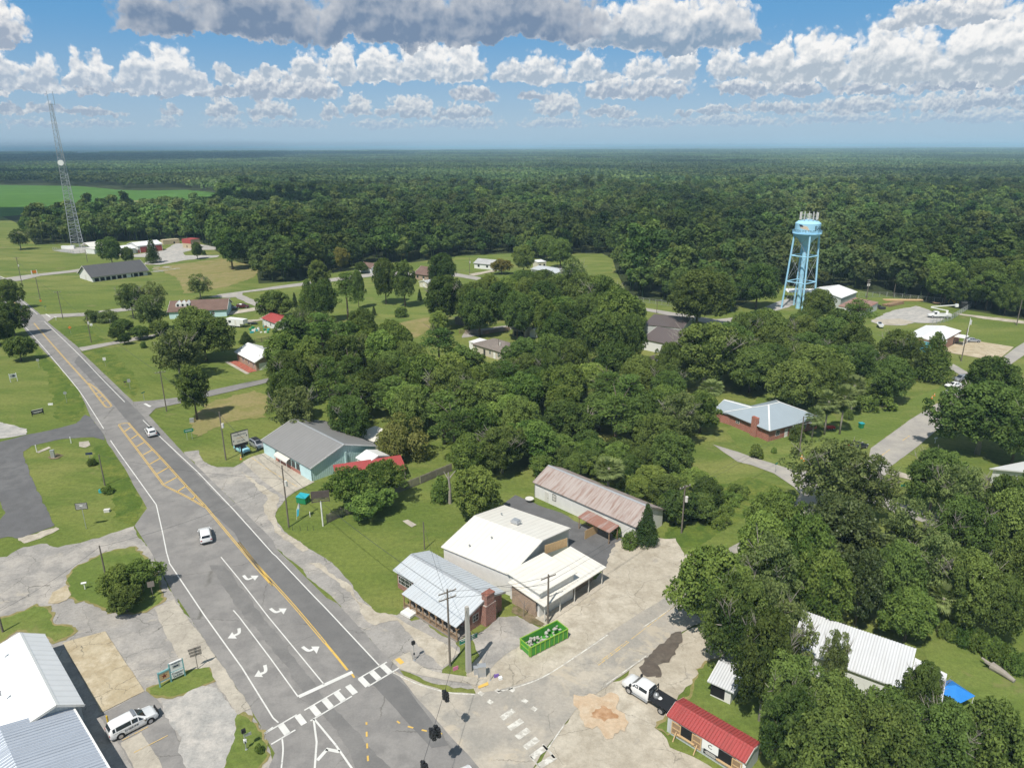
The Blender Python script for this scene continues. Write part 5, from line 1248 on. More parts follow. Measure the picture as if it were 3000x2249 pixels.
    def window(s, side, t, z=.95, w=1.0, h=1.2, frame='trim_white', pane='glass', n=1):
        for i in range(n):
            f = s.slab('window', side, t, z, w, h, frame, .05)
            p, a, nn = s.loc(side, t, z)
            m = MB()
            for c0, c1 in ((-w / 2 + .08, -.03), (.03, w / 2 - .08)):
                for r0, r1 in ((z + .08, z + h / 2 - .03), (z + h / 2 + .03, z + h - .08)):
                    q = [p + a * c + nn * .056 for c in (c0, c1)]
                    m.quad((q[0].x, q[0].y, r0), (q[1].x, q[1].y, r0), (q[1].x, q[1].y, r1), (q[0].x, q[0].y, r1))
            m.build('pane', pane, f)
    def door(s, side, t, w=1.0, h=2.05, mat='white_paint', out=.05, name='door', handle=True, label=None):
        d = s.slab(name, side, t, .02, w, h, mat, out, label=label)
        if handle:
            p, a, n = s.loc(side, t, 1.0, out)
            m = MB(); q = p + a * (w / 2 - .12) + n * .03; m.box(q.x - .05, q.x + .05, q.y - .05, q.y + .05, .98, 1.08); m.build('handle', 'dark_metal', d)
        return d
    def chimney(s, x, y, w=.8, d=.6, ztop=None, z0=None, mat='brick_red'):
        m = MB(); zt = ztop or s.hr + .8
        m.box(x - w / 2, x + w / 2, y - d / 2, y + d / 2, z0 if z0 is not None else s.he, zt); m.box(x - w / 2 - .06, x + w / 2 + .06, y - d / 2 - .06, y + d / 2 + .06, zt, zt + .12)
        return m.build('chimney', mat, s.roof)
    def vent(s, x, y, r=.12, h=.5, mat='grey_metal'):
        zr = s.he + s.sl * min(y, s.W - y) if s.kind == 'gable' else s.he
        m = MB(); m.tube([(x, y, zr - .05), (x, y, zr + h)], r, 8); m.tube([(x, y, zr + h), (x, y, zr + h + .08)], r * 1.6, 8); m.build('roof_vent', mat, s.roof)
    def world(s, x, y, z=0.):
        q = s.org + s.ax * x + s.nl * y; return Vector((q.x, q.y, z))
def text_mesh(body, size, align='CENTER', extrude=.008, xs=1.0):
    cu = bpy.data.curves.new('lettering', 'FONT'); cu.body = body; cu.size = size; cu.extrude = extrude; cu.align_x = align; cu.align_y = 'CENTER'; cu.resolution_u = 2
    o = bpy.data.objects.new('lettering', cu); COL.objects.link(o)
    bpy.context.view_layer.update()
    me = bpy.data.meshes.new_from_object(o.evaluated_get(bpy.context.evaluated_depsgraph_get()))
    bpy.data.objects.remove(o); bpy.data.curves.remove(cu)
    me.name = 'lettering'
    if xs != 1.0: me.transform(Matrix.Diagonal((xs, 1, 1, 1)))
    return me
def lettering(body, size, mat, origin, xdir, ydir, parent, xs=1.0, label=None, name='lettering'):
    """text lying in the plane of xdir, ydir at origin (parent space)"""
    me = text_mesh(body, size, xs=xs); me.materials.append(MATS[mat])
    o = bpy.data.objects.new(name, me); link(o, parent)
    x = Vector(xdir).normalized(); y = Vector(ydir).normalized(); z = x.cross(y)
    o.matrix_local = Matrix(((x.x, y.x, z.x, origin[0]), (x.y, y.y, z.y, origin[1]), (x.z, y.z, z.z, origin[2]), (0, 0, 0, 1)))
    if label: o['label'] = label
    return o

# ---------------------------------------------------------------- buildings, nearest first
# teal shop
he = 3.0
b = B('shop_building', 'pale teal metal shop with a big grey gable roof beside the highway', 'shop', P('F', 175, 385, he), P('F', 575, 615, he), P('F', 1125, 430, he), he, None, 'wall_teal', 'roof_grey', .35, ridgepx=('F', 870, 415), cap='galvanised')
L = b.L
b.slab('front_wall_panel', 'front', L * .135, .05, L * .23, 2.6, 'siding_teal', .05); b.slab('front_wall_panel', 'front', L * .88, .05, L * .21, 2.6, 'siding_teal', .05)
b.slab('brick_base', 'front', L * .52, 0, L * .5, .8, 'brick_red', .06)
for t in (.31, .40, .64, .73): b.window('front', L * t, .85, 1.3, 1.4, 'dark_metal')
b.door('front', L * .55, 1.8, 2.2, 'glass'); b.slab('fascia_band', 'front', L * .5, 2.55, L * .98, .3, 'teal_trim', .07)
m = MB(); p0, a, n = b.loc('front', L * .47, 2.35)
for i in range(12):
    t0 = math.pi / 2 * i / 12; t1 = math.pi / 2 * (i + 1) / 12; x0, x1 = p0.x - 2.6, p0.x + 2.6
    m.quad((x0, p0.y - math.sin(t0) * 1.1, 1.75 + math.cos(t0) * .75), (x1, p0.y - math.sin(t0) * 1.1, 1.75 + math.cos(t0) * .75), (x1, p0.y - math.sin(t1) * 1.1, 1.75 + math.cos(t1) * .75), (x0, p0.y - math.sin(t1) * 1.1, 1.75 + math.cos(t1) * .75))
m.build('awning', 'off_white', b.root)
m = MB()
for x in (p0.x - 2.5, p0.x, p0.x + 2.5): m.tube([(x, p0.y - 1.05, 0), (x, p0.y - 1.05, 1.85)], .04, 6)
m.build('awning_post', 'trim_white', b.root)
b.slab('meter_box', 'end2', b.W * .52, .5, .7, 1.0, 'teal_trim', .25); b.slab('duct', 'end2', b.W * .52, 1.5, .35, 2.4, 'wall_teal', .3)
SHOP = b
he = 2.6
b2 = B('shed', 'small white metal shed against the gable wall of the teal shop', 'shed', P('e', 1245, 620, he), P('e', 1398, 697, he), P('e', 1700, 598, he), he, 3.5, 'wall_white_metal', 'roof_white', .15)
b2.door('front', b2.L * .6, .9, 1.95, 'white_paint')
he = 2.4
B('annex_shed', 'white flat roofed lean to building behind the teal shop', 'shed', P('e', 1240, 312, he), P('e', 1480, 415, he), P('e', 1615, 370, he), he, 2.7, 'wall_grey_metal', 'roof_cream', .2, kind='shed', W=5.5)
he = 2.3
rs = B('pole_shed', 'long low shed with a bright red metal roof under the mimosa trees', 'shed', P('e', 1000, 905, he), P('e', 1905, 765, he), P('e', 1640, 650, 3.4), he, 3.0, 'weathered_wood', 'roof_red', .2, kind='shed', W=5.5)
# corner lot: restaurant-like metal roofed house with porch
he = 3.0
A = B('lot_house', 'long silver metal roofed brick house on the corner of the lot, porch along the highway', 'house', P('a', 118, 495, he), P('a', 1350, 1230, he), P('a', 2060, 910, he), he, None, 'brick_old', 'roof_silver', .4, ridgepx=('a', 1790, 925), fascia='grey_metal', ribs=.6, cap='galvanised')
L = A.L
for t in (.08, .14, .20): A.window('front', L * t, 1., 1.1, 1.3)
for t in (.42, .52, .72, .82): A.window('front', L * t, .9, 1.3, 1.4, 'off_white')
A.door('front', L * .62, 1.1, 2.1, 'off_white'); A.window('end2', A.W * .22, 1.1, 1.1, 1.1, 'off_white'); A.door('end2', A.W * .72, 1.2, 2.1, 'wood', label='open wooden door beside the chimney')
m = MB(); p0, a, n = A.loc('end2', A.W * .5, 0); sg = n.x
m.box(*sorted((p0.x, p0.x + sg * 1.0)), p0.y - 1.0, p0.y + 1.0, 0, 3.2); m.box(*sorted((p0.x, p0.x + sg * .95)), p0.y - .75, p0.y + .75, 3.2, A.hr + .55); m.box(*sorted((p0.x - sg * .06, p0.x + sg * 1.02)), p0.y - .82, p0.y + .82, A.hr + .55, A.hr + .75)
m.build('chimney', 'brick_old', A.root)
xs0, xs1 = sorted((A.loc('front', L * .30, 0)[0].x, A.loc('front', L * 1.0 - .1, 0)[0].x))
m = MB(); m.add([(xs0, .25, 2.95), (xs1, .25, 2.95), (xs1, -2.3, 2.35), (xs0, -2.3, 2.35), (xs0, .25, 2.87), (xs1, .25, 2.87), (xs1, -2.3, 2.27), (xs0, -2.3, 2.27)], [(3, 2, 1, 0), (4, 5, 6, 7), (0, 1, 5, 4), (1, 2, 6, 5), (2, 3, 7, 6), (3, 0, 4, 7)])
k = int((xs1 - xs0) / .6)
for i in range(k + 1): x = xs0 + (xs1 - xs0) * i / k; m.bar((x, .2, 2.97), (x, -2.3, 2.38), .05, .06)
m.build('porch_roof', 'roof_silver', A.root)
for i in range(9):
    x = xs0 + .15 + (xs1 - xs0 - .3) * i / 8; m = MB(); m.bar((x, -2.1, 0), (x, -2.1, 2.3), .14)
    m.bar((x, -2.1, 1.7), (x + .5, -2.1, 2.25), .08); m.bar((x, -2.1, 1.7), (x - .5, -2.1, 2.25), .08); m.build('porch_post', 'wood', A.root)
m = MB(); m.bar((xs0, -2.1, .95), (xs1, -2.1, .95), .08); m.bar((xs0, -2.1, .25), (xs1, -2.1, .25), .08)
for i in range(60): x = xs0 + (xs1 - xs0) * i / 59; m.bar((x, -2.1, .25), (x, -2.1, .95), .04)
m.build('porch_railing', 'wood', A.root)
m = MB(); m.box(xs0, xs1, -2.3, .38, .0, .16); m.build('porch_floor', 'weathered_wood', A.root)
# big white roofed block building
he = 3.7
b = B('block_building', 'large white roofed block building behind the silver metal roofed house', 'building', P('a', 900, 118, he), P('b', 90, 580, he), P('b', 640, 225, he), he, 5.4, 'block_white', 'roof_cream', .25, W=16.5, fascia='off_white')
LB = b
for x, y in ((b.L * .3, 2), (b.L * .45, 5), (b.L * .2, 12)): b.vent(x, y, .1, .3)
m = MB(); m.box(b.L * .45, b.L * .45 + 1.1, b.W * .62, b.W * .62 + .9, 4.6, 5.7); m.box(b.L * .45 - .15, b.L * .45 + 1.25, b.W * .62 - .15, b.W * .62 + 1.05, 5.3, 5.45); m.build('cooling_unit', 'galvanised', b.roof)
zf = 4.35
he = 4.3
E1, E2, E3 = P('b', 15, 530, he), P('b', 555, 880, he), P('b', 1130, 520, he)
b = B('front_hall', 'cream roofed taller front section of the block building facing the cross street', 'building', E1, E2, E3, he, 4.5, 'block_white', 'roof_cream', .4, kind='shed', fascia=None)
b.slab('meter_box', 'front', b.L * .85, 1.0, .5, .7, 'grey_metal', .2)
he = 3.0
c1, c2, c3 = P('b', 635, 1085, he), P('b', 1640, 445, he), P('b', 1035, 110, 3.6)
b = B('shop_row', 'low cream flat roofed shop row with a deep canopy facing the cross street', 'building', c1, c2, c3, he, 3.5, 'brick_tan', 'roof_cream', .3, kind='shed', wl=False)
m = MB(); L = b.L; W = b.W
m.box(.4, L - .5, 2.0, W - .4, 0, 2.84); m.build('wall', 'brick_tan', b.root)
for t in (.08, .17, .27, .42, .55, .70, .82): 
    x = L * t
    m = MB(); dd = t in (.17, .55)
    m.box(x - (.55 if not dd else .8), x + (.55 if not dd else .8), 1.93, 2.05, .05 if dd else 1.0, 2.2); o = m.build('door' if dd else 'window', 'dark_opening' if dd else 'dark_metal', b.root)
for i in range(5): m = MB(); x = .5 + (L - 1.) * i / 4; m.bar((x, .35, 0), (x, .35, 2.86), .12); m.build('canopy_post', 'off_white', b.root)
m = MB(); m.box(.2, L - .2, -.2, 1.9, 0, .14); m.build('walkway', 'concrete', b.root)
p = P('b', 640, 225, 3.6); q = P('b', 1018, 105, 3.5)
m = MB(); d = (q - p); d.z = 0; d.normalize(); LL = (q - p).length
for i in range(int(LL / .3)): x = p + d * (i * .3); m.bar((x.x, x.y, 3.4), (x.x + d.x * .26, x.y + d.y * .26, 3.4), .06, .0) if False else m.box(-.0, .26, -.03, .03, 0, 1.5, Matrix.Translation((x.x, x.y, 3.5)) @ Matrix.Rotation(math.atan2(d.y, d.x), 4, 'Z'))
tag(m.build('roof_screen', 'new_wood'), 'wooden board screen standing on the flat cream roof of the shop row', 'screen')
# long rusty roofed building
he = 3.1
b = B('long_building', 'long white building with a rusty tin roof at the back of the lot', 'building', P('I', 445, 722, he), P('I', 1280, 1088, he), P('I', 1470, 960, he), he, None, 'block_white', 'roof_rust', .3, ridgepx=('I', 1300, 925), W=8.5, fascia='weathered_wood', cap='galvanised')
L = b.L
b.window('front', L * .22, 1.0, .9, 1.3, 'dark_metal', 'off_white'); b.door('front', L * .14, 1.0, 2.1, 'off_white'); b.door('front', L * .60, 1.0, 2.1, 'wood'); b.window('front', L * .72, 1., 1.2, 1.1)
b.slab('downpipe', 'front', .3, .1, .1, 2.8, 'grey_metal', .1)
p1, p2, p3 = P('I', 808, 1002, 2.4), P('I', 1065, 1130, 2.4), P('I', 1145, 1075, 2.7)
t = B('lean_to', 'rust coloured tin roofed porch standing against the long building', 'porch', p1, p2, p3, 2.35, 2.75, 'weathered_wood', 'roof_rust_red', .1, kind='shed', wl=False)
for x in (.2, t.L - .2): m = MB(); m.bar((x, .2, 0), (x, .2, 2.25), .12); m.bar((x, t.W - .2, 0), (x, t.W - .2, 2.6), .12); m.build('porch_post', 'wood', t.root)
a_, c_ = P('I', 865, 1190), P('I', 970, 1135)
m = MB(); d = (c_ - a_).normalized(); n_ = Vector((-d.y, d.x, 0))
for i in range(int((c_ - a_).length / .2)): x = a_ + d * (i * .2); m.box(0, .18, -.02, .02, 0, 1.7, Matrix.Translation((x.x, x.y, 0)) @ Matrix.Rotation(math.atan2(d.y, d.x), 4, 'Z'))
m.bar(tuple(a_ + n_ * .05 + Vector((0, 0, .4))), tuple(c_ + n_ * .05 + Vector((0, 0, .4))), .06); m.bar(tuple(a_ + n_ * .05 + Vector((0, 0, 1.4))), tuple(c_ + n_ * .05 + Vector((0, 0, 1.4))), .06)
tag(m.build('board_fence', 'new_wood'), 'short new wooden board fence in front of the rusty porch', 'fence')
# bottom left buildings
he = 3.0
ur, lr = P('D', 365, 575, he), P('D', 685, 1145, he); rg_f = P('D', 450, 1132, 4.2)
wd = (lr - P('D', 450, 1132, 4.2)); 
ax = (ur - lr); ax.z = 0; ax.normalize(); nl_ = Vector((-ax.y, ax.x, 0))
def whitebld():
    hr = 4.6; best = None
    # ridge end solved so that the slope to the right-hand eave is even
    re = P('D', 447, 1132, hr); w = abs((Vector(re[:2]) - Vector(lr[:2])).dot(Vector(nl_[:2])))
    sgn = 1 if (Vector(re[:2]) - Vector(lr[:2])).dot(Vector(nl_[:2])) > 0 else -1
    E3 = lr + nl_ * sgn * 3.6 * w
    return B('white_building', 'metal building with a bright white gable roof at the left border', 'building', ur, lr, E3, he, hr, 'wall_grey_metal', 'roof_white', .35, fascia='off_white', cap='white_paint', rf=1 / 3.6)
b = whitebld(); WB = b
for x, y in ((b.L * .35, b.W * .72), (b.L * .8, b.W * .6), (b.L * .55, b.W * .85)): b.vent(x, y, .09, .45)
he = 3.0
e2, e1 = P('D', 580, 1155, he), P('D', 890, 1680, he)
ax = (e1 - e2); ax.z = 0; ax.normalize(); nl_ = Vector((-ax.y, ax.x, 0)); nl_ = nl_ if nl_.x < 0 else -nl_
b = B('office_building', 'building with a standing seam silver metal roof in the bottom left corner', 'building', e2, e1 + ax * 6, e1 + ax * 6 + nl_ * 13, he, 4.6, 'wall_white_metal', 'roof_standing', .3, fascia='white_paint', ribs=.5)
m = MB(); m.box(-.06, b.L + .06, -.16, .02, he - .28, he + .05); m.build('gutter', 'white_paint', b.root)
# red roofed sheds, bottom right
he = 2.35
b = B('red_shed', 'grey plank stall building with a weathered red metal roof', 'shed', P('c', 680, 960, he), P('k', 1650, 1045, he), P('k', 2125, 450, he), he, None, 'wall_grey_metal', 'roof_red', .12, ridgepx=('k', 1905, 610), fascia='trim_white', cap='roof_red', ribs=.35)
RS = b; L = b.L
for t, w in ((.27, 2.1), (.775, 2.0)):
    b.slab('hatch_opening', 'front', L * t, .75, w, 1.25, 'dark_opening', .02); b.slab('counter', 'front', L * t, .62, w, .12, 'new_wood', .25)
for t in (.135, .405, .905, .655):
    if t == .655: continue
    d = b.slab('hatch_door', 'front', L * t, .35, 1.15, 1.6, 'wood', .05)
    p0, a, n = b.loc('front', L * t, 0)
    m = MB()
    for x in (-.52, .52): m.box(p0.x + x - .06, p0.x + x + .06, p0.y - .11, p0.y - .05, .35, 1.95)
    for z in (.36, 1.1, 1.84): m.box(p0.x - .46, p0.x + .46, p0.y - .10, p0.y - .05, z, z + .11)
    m.build('door_frame', 'new_wood', d)
p0, a, n = b.loc('front', L * .145, 0); m = MB(); m.bar((p0.x, p0.y - .75, .0), (p0.x, p0.y - .12, .95), .1); m.build('prop', 'new_wood', b.root)
p0, a, n = b.loc('front', L * .42, 0); m = MB(); m.bar((p0.x, p0.y - .8, .0), (p0.x, p0.y - .12, .9), .1); m.build('prop', 'new_wood', b.root)
sgn = b.slab('sign_board', 'front', L * .575, .85, 1.9, 1.25, 'white_paint', .06); p0, a, n = b.loc('front', L * .575, 0, .07)
blk = b.slab('sign_board', 'front', L * .59, .38, 1.7, .62, 'black_paint', .075, label='black sign panel below the white one')
def upr(b, side): 
    p0, a, n = b.loc(side, 0, 0); return Vector((0, 0, 1)).cross(n)
xd = upr(b, 'front')
lettering('C', .75, 'dark_metal', (p0.x, p0.y - .005, 1.6), xd, (0, 0, 1), sgn); p0, a, n = b.loc('front', L * .59, 0, .08)
lettering('FRESH\nPRODUCE', .2, 'white_paint', (p0.x, p0.y - .005, .69), xd, (0, 0, 1), blk) if False else None
m = MB()
for i, (w0, z) in enumerate(((.55, .83), (.7, .68), (.6, .53))): m.box(p0.x - w0, p0.x + w0, p0.y - .02, p0.y, z - .035, z + .035)
m.build('faded_lettering', 'off_white', blk)
b.slab('sign_board', 'front', L * .975, .55, .55, 1.3, 'white_paint', .06, label='narrow white notice at the end of the stall front')
# little tin shed
he = 2.2
b = B('tin_shed', 'little white shed with a corrugated grey tin roof under the trees', 'shed', P('c', 1345, 410, he), P('c', 1760, 600, he), P('c', 2000, 410, he), he, 3.0, 'block_white', 'roof_corrugated', .35, W=6.5)
b.slab('opening', 'front', b.L * .38, .3, 1.7, 1.5, 'dark_opening', .03)
# corrugated white roof in the trees
he = 3.0
e1, e2, e3 = P('M', 480, 780, he), P('M', 1130, 985, he), P('M', 1335, 690, 4.6)
r0_, r1_ = P('M', 905, 545, 4.9), P('M', 1335, 690, 4.9)
axv = (r1_ - r0_); axv.z = 0; axv.normalize(); nv = Vector((-axv.y, axv.x, 0)); nv = nv if nv.y > 0 else -nv
dd = abs((Vector(P('M', 1130, 985, 3.1)[:2]) - Vector(r1_[:2])).dot(Vector(nv[:2])))
E2 = r1_ - nv * dd; E1 = E2 - axv * ((r1_ - r0_).length + 7.)
b = B('tin_roof_house', 'house with a bright corrugated metal roof among the oaks at the lower right', 'house', E1, E2, E2 + nv * 1.35 * dd, 3.1, 4.9, 'siding_white', 'roof_corrugated', .4, ribs=.32, rf=1 / 1.35)
TR = b
q1 = E2 + nv * .0; 
b = B('side_porch', 'lower corrugated porch roof along the right side of the bright tin roofed house', 'porch', E2 + axv * 3.6, r1_ + axv * 3.6 + nv * .5, r1_ + nv * .5 + axv * .1, 2.5, 3.2, 'siding_white', 'roof_corrugated', .15, kind='shed', ribs=.32)
# white roof at the right border
he = 3.0
g1, g2, g3 = P('L', 1925, 745, he), P('L', 1850, 900, he), P('L', 2500, 960, he)
b = B('white_roof_house', 'house with a bright white gabled roof at the right border', 'house', P('L', 2230, 690, he), P('L', 1975, 672, he) if False else P('L', 1935, 750, he), P('L', 2120, 1010, he), he, 5.2, 'siding_white', 'roof_white', .4, W=13)
b = B('white_house', 'white building with a pale roof at the lower right border behind the trees', 'house', P('M', 2080, 110, 3), P('M', 2080, 235, 3), P('M', 2400, 330, 3), 3, 4.2, 'siding_white', 'roof_white', .3, W=9)
b = B('white_house', 'white roofed house glimpsed through the oaks right of the magnolia', 'house', P('L', 1470, 1470, 3.2), P('L', 1460, 1545, 3.2), P('L', 1640, 1600, 3.2), 3.0, 4.2, 'siding_white', 'roof_white', .3, W=8)
# grey metal hip roofed brick house
he = 2.9
def hipquad(m, *pp): m.quad(*pp)
b = B('brick_house', 'red brick house with a blue grey metal roof and white trim lines', 'house', P('d', 965, 785, he), P('d', 1820, 560, he), P('d', 1700, 330, he), he, 5.6, 'brick_red', 'roof_bluegrey', .6, kind='hip', W=13.5, fascia=None)
h1 = b; L, W = b.L, b.W
def trim_lines(bb):
    i_ = min(bb.W / 2, bb.L / 2 - .2); m = MB(); h = bb.hr + .04; e = bb.he + .04
    for a, c in (((0, 0, e), (i_, bb.W / 2, h)), ((0, bb.W, e), (i_, bb.W / 2, h)), ((bb.L, 0, e), (bb.L - i_, bb.W / 2, h)), ((bb.L, bb.W, e), (bb.L - i_, bb.W / 2, h)), ((i_, bb.W / 2, h), (bb.L - i_, bb.W / 2, h))): m.bar(a, c, .3, .05)
    m.build('ridge_trim', 'white_paint', bb.roof)
trim_lines(b)
xl = 1.2 if not b.flip else L - 1.2
px_, a, n = b.loc('end1', W * .33, 0)
m = MB(); m.box(px_.x - .35 + n.x * .3, px_.x + .35 + n.x * .3, W * .33 - .8, W * .33 + .8, 0, 4.6); m.build('chimney', 'brick_red', b.root)
b.window('end1', W * .72, 1.2, 1.1, .9); b.window('front', L * .2, .9, 1.2, 1.3); b.door('front', L * .36, 1.0, 2.05, 'white_paint')
for t in (.55, .7, .85): b.window('front', L * t, .9, 1.2, 1.3)
m = MB(); m.bar((b.loc('front', L * .42, 0)[0].x, -.3, 0), (b.loc('front', L * .42, 0)[0].x, -.3, 2.8), .12); m.build('porch_post', 'white_paint', b.root)
b2 = B('brick_house_wing', 'rear wing of the red brick house with the same blue grey metal roof', 'house', P('d', 600, 600, 2.7), P('d', 480, 400, 2.7) if False else P('d', 60, 445, 2.7), P('d', 470, 385, 2.7) if False else P('d', 835, 235, 2.9), 2.7, 4.2, 'brick_red', 'roof_bluegrey', .4, W=9, fascia='white_paint', cap='white_paint')
# utility compound
he = 4.2
b = B('utility_barn', 'large open sided metal barn with a white roof beside the water tower', 'barn', P('K', 735, 755, he), P('K', 865, 705, he), P('K', 640, 670, he) if False else P('K', 560, 668, he), he, 6.2, 'wall_grey_metal', 'roof_white', .3, W=16)
b.slab('bay_opening', 'end1', b.W * .5, .1, b.W * .5, 3.4, 'dark_opening', .04)
B('carport', 'flat white carport roof between the water tower legs and the barn', 'carport', P('K', 300, 705, 3.4), P('K', 560, 710, 3.4), P('K', 520, 668, 3.4), 3.3, 3.5, 'weathered_wood', 'roof_white', .1, kind='shed', wl=False, W=8)
b = B('storage_shed', 'white block storage shed with a rust streaked roof in the utility yard', 'shed', P('K', 905, 858, 3.2), P('K', 1035, 788, 3.2), P('K', 850, 765, 3.2), 3.2, 3.9, 'wall_white_metal', 'roof_rust_red', .2, kind='shed', W=9)
b = B('brick_office', 'orange brick office with white roof and teal side wall near the right border', 'office', P('K', 1525, 1118, 3.6), P('K', 1705, 1020, 3.6), P('K', 1705, 1020, 3.6) + P('K', 1332, 1015, 3.6) - P('K', 1525, 1118, 3.6), 3.6, 4.4, 'brick_orange', 'roof_white', .12, kind='gable', fascia='off_white')
b.slab('teal_wall', 'end1', b.W * .5, .0, b.W - .4, 3.3, 'teal_paint', .04); b.door('front', b.L * .72, 1.1, 2.1, 'dark_metal')
m = MB(); p0, a, n = b.loc('front', b.L * .8, 0); m.box(p0.x - 2.2, p0.x + 2.2, -3.0, .1, 2.7, 2.9); m.build('entrance_canopy', 'white_paint', b.root)
m = MB()
for x in (-2, 2): m.bar((p0.x + x, -2.8, 0), (p0.x + x, -2.8, 2.7), .12)
m.build('canopy_post', 'white_paint', b.root)
b.slab('wall_emblem', 'front', b.L * .35, 1.9, 1.3, 1.0, 'white_paint', .05)
# dark brown roofs
he = 3.6
b = B('brown_roof_hall', 'long white hall with a dark brown metal roof in two steps', 'hall', P('H', 1325, 945, he), P('H', 1570, 995, he), P('H', 1725, 890, he), he, 6.0, 'wall_white_metal', 'roof_brown', .35, fascia='off_white', W=18)
B('brown_roof_annex', 'flat dark brown roofed building behind the stepped brown roof hall', 'building', P('H', 1340, 830, 3.2), P('H', 1660, 860, 3.2), P('H', 1590, 785, 3.2), 3.2, 3.6, 'wall_grey_metal', 'roof_brown', .2, kind='shed', W=16)
b = B('garden_shed', 'little white shed with a brown roof beside the grey board fence', 'shed', P('H', 1442, 1105, 2.2), P('H', 1515, 1118, 2.2), P('H', 1525, 1080, 2.2), 2.2, 3.0, 'siding_white', 'shingle_taupe', .15, W=3.2); b.door('front', b.L * .5, 1.4, 1.8, 'white_paint')
B('brown_roof_house', 'low house with a taupe shingle roof half hidden by the wood', 'house', P('H', 1190, 1275, 2.7), P('H', 1350, 1290, 2.7), P('H', 1465, 1210, 2.7), 2.7, 4.2, 'siding_beige', 'shingle_taupe', .4, W=9)
he = 2.8
b = B('beige_house', 'beige house with a low grey shingle hip roof in the town wood', 'house', P('E', 1880, 985, he), P('E', 2150, 1065, he), P('H', 280, 990, he), he, 4.6, 'siding_beige', 'shingle_taupe', .4, kind='hip', W=10)
for t in (.12, .55, .8): b.window('front', b.L * t, 1.0, .9, 1.2)
b.door('front', b.L * .38, .9, 2.0, 'dark_metal'); b.door('front', b.L * .68, .9, 2.0, 'white_paint')
B('carport', 'white carport roof touching the beige house', 'carport', P('E', 1860, 965, 2.6), P('E', 1960, 990, 2.6), P('E', 1995, 945, 2.6), 2.5, 2.7, 'white_paint', 'roof_white', .1, kind='shed', W=5)
b = B('workshop_shed', 'small tan roofed open shed behind the beige house', 'shed', P('H', 275, 868, 2.4), P('H', 385, 885, 2.4), P('H', 440, 850, 2.6), 2.4, 3.4, 'siding_beige', 'shingle_taupe', .2, W=4.5); b.slab('opening', 'front', b.L * .5, .1, b.L * .7, 1.9, 'dark_opening', .04)
B('garden_shed', 'tiny white gabled shed right of the tan roofed open shed', 'shed', P('H', 415, 885, 2.1), P('H', 440, 870, 2.1), P('H', 485, 885, 2.1), 2.1, 3.0, 'siding_white', 'roof_white', .1, W=3)
# white roofed brick ranch
he = 2.8
b = B('ranch_house', 'brick ranch house with a bright white metal roof and attached garage', 'house', P('B', 1895, 775, he), P('B', 2060, 862, he) , P('E', 325, 1070, he), he, None, 'brick_tan', 'roof_white', .55, ridgepx=('E', 165, 1065) if False else ('E', 225, 1058), fascia='trim_white')
for t in (.35, .62, .85): b.window('front', b.L * t, 1., 1.3, 1.0)
b.door('end2', b.W * .30, 2.6, 2.1, 'white_paint', name='garage_door', handle=False); b.window('end2', b.W * .82, 1., 1., 1.); b.door('front', b.L * .15, 1., 2., 'wood')
m = MB(); m.box(.3, b.L - .3, -2.0, .5, 0, .1); m.build('porch_floor', 'brick_red', b.root); m = MB(); m.box(-.6, b.L + .6, -3.0, -2.0, 0, .06); m.build('path_slab', 'concrete', b.root)
B('garage_annex', 'flat pale roofed annex behind the white roofed brick ranch house', 'building', P('E', 200, 1010, 2.6), P('E', 330, 1065, 2.6), P('E', 325, 1015, 2.6), 2.6, 2.9, 'brick_tan', 'roof_cream', .2, kind='shed', W=6)
# dormered brown roof house
he = 2.8
b = B('dormer_house', 'house with a brown shingle roof and three white dormers', 'house', P('B', 1352, 455, he), P('B', 1840, 432, he), P('B', 1840, 360, he), he, 5.8, 'siding_teal', 'shingle_brown', .5, W=14)
for t in (.16, .24, .32):
    x = b.loc('front', b.L * t, 0)[0].x; z0 = b.he + b.sl * 3.
    m = MB(); y0 = 3.0; m.add([(x - .8, y0, z0 - .2), (x + .8, y0, z0 - .2), (x + .8, y0, z0 + 1.1), (x, y0, z0 + 1.9), (x - .8, y0, z0 + 1.1), (x - .8, y0 + 3, z0 + 1.1), (x + .8, y0 + 3, z0 + 1.1), (x, y0 + 4, z0 + 1.9)], [(0, 1, 2, 3, 4), (1, 6, 2), (0, 4, 5), (4, 3, 7, 5), (3, 2, 6, 7)])
    d = m.build('dormer', 'white_paint', b.roof); m = MB(); m.box(x - .4, x + .4, y0 - .04, y0 - .01, z0 + .15, z0 + 1.05); m.build('pane', 'glass', d)
for t in (.3, .5, .75): b.window('front', b.L * t, .9, 1.2, 1.3)
b.door('front', b.L * .4, 1.0, 2.05, 'white_paint')
he = 2.7
b = B('red_cottage', 'small white cottage with a bright red metal roof and a porch', 'house', P('B', 2115, 500, he), P('E', 265, 830, he) if False else P('E', 290, 822, he), P('E', 360, 765, he), he, 4.2, 'siding_white', 'roof_red', .4, W=8)
b.window('front', b.L * .6, .9, 1., 1.2); b.door('front', b.L * .35, .9, 2., 'white_paint')
for t in (.05, .3): m = MB(); x = b.loc('front', b.L * t, 0)[0].x; m.bar((x, .1, 0), (x, .1, 2.6), .12); m.build('porch_post', 'white_paint', b.root)
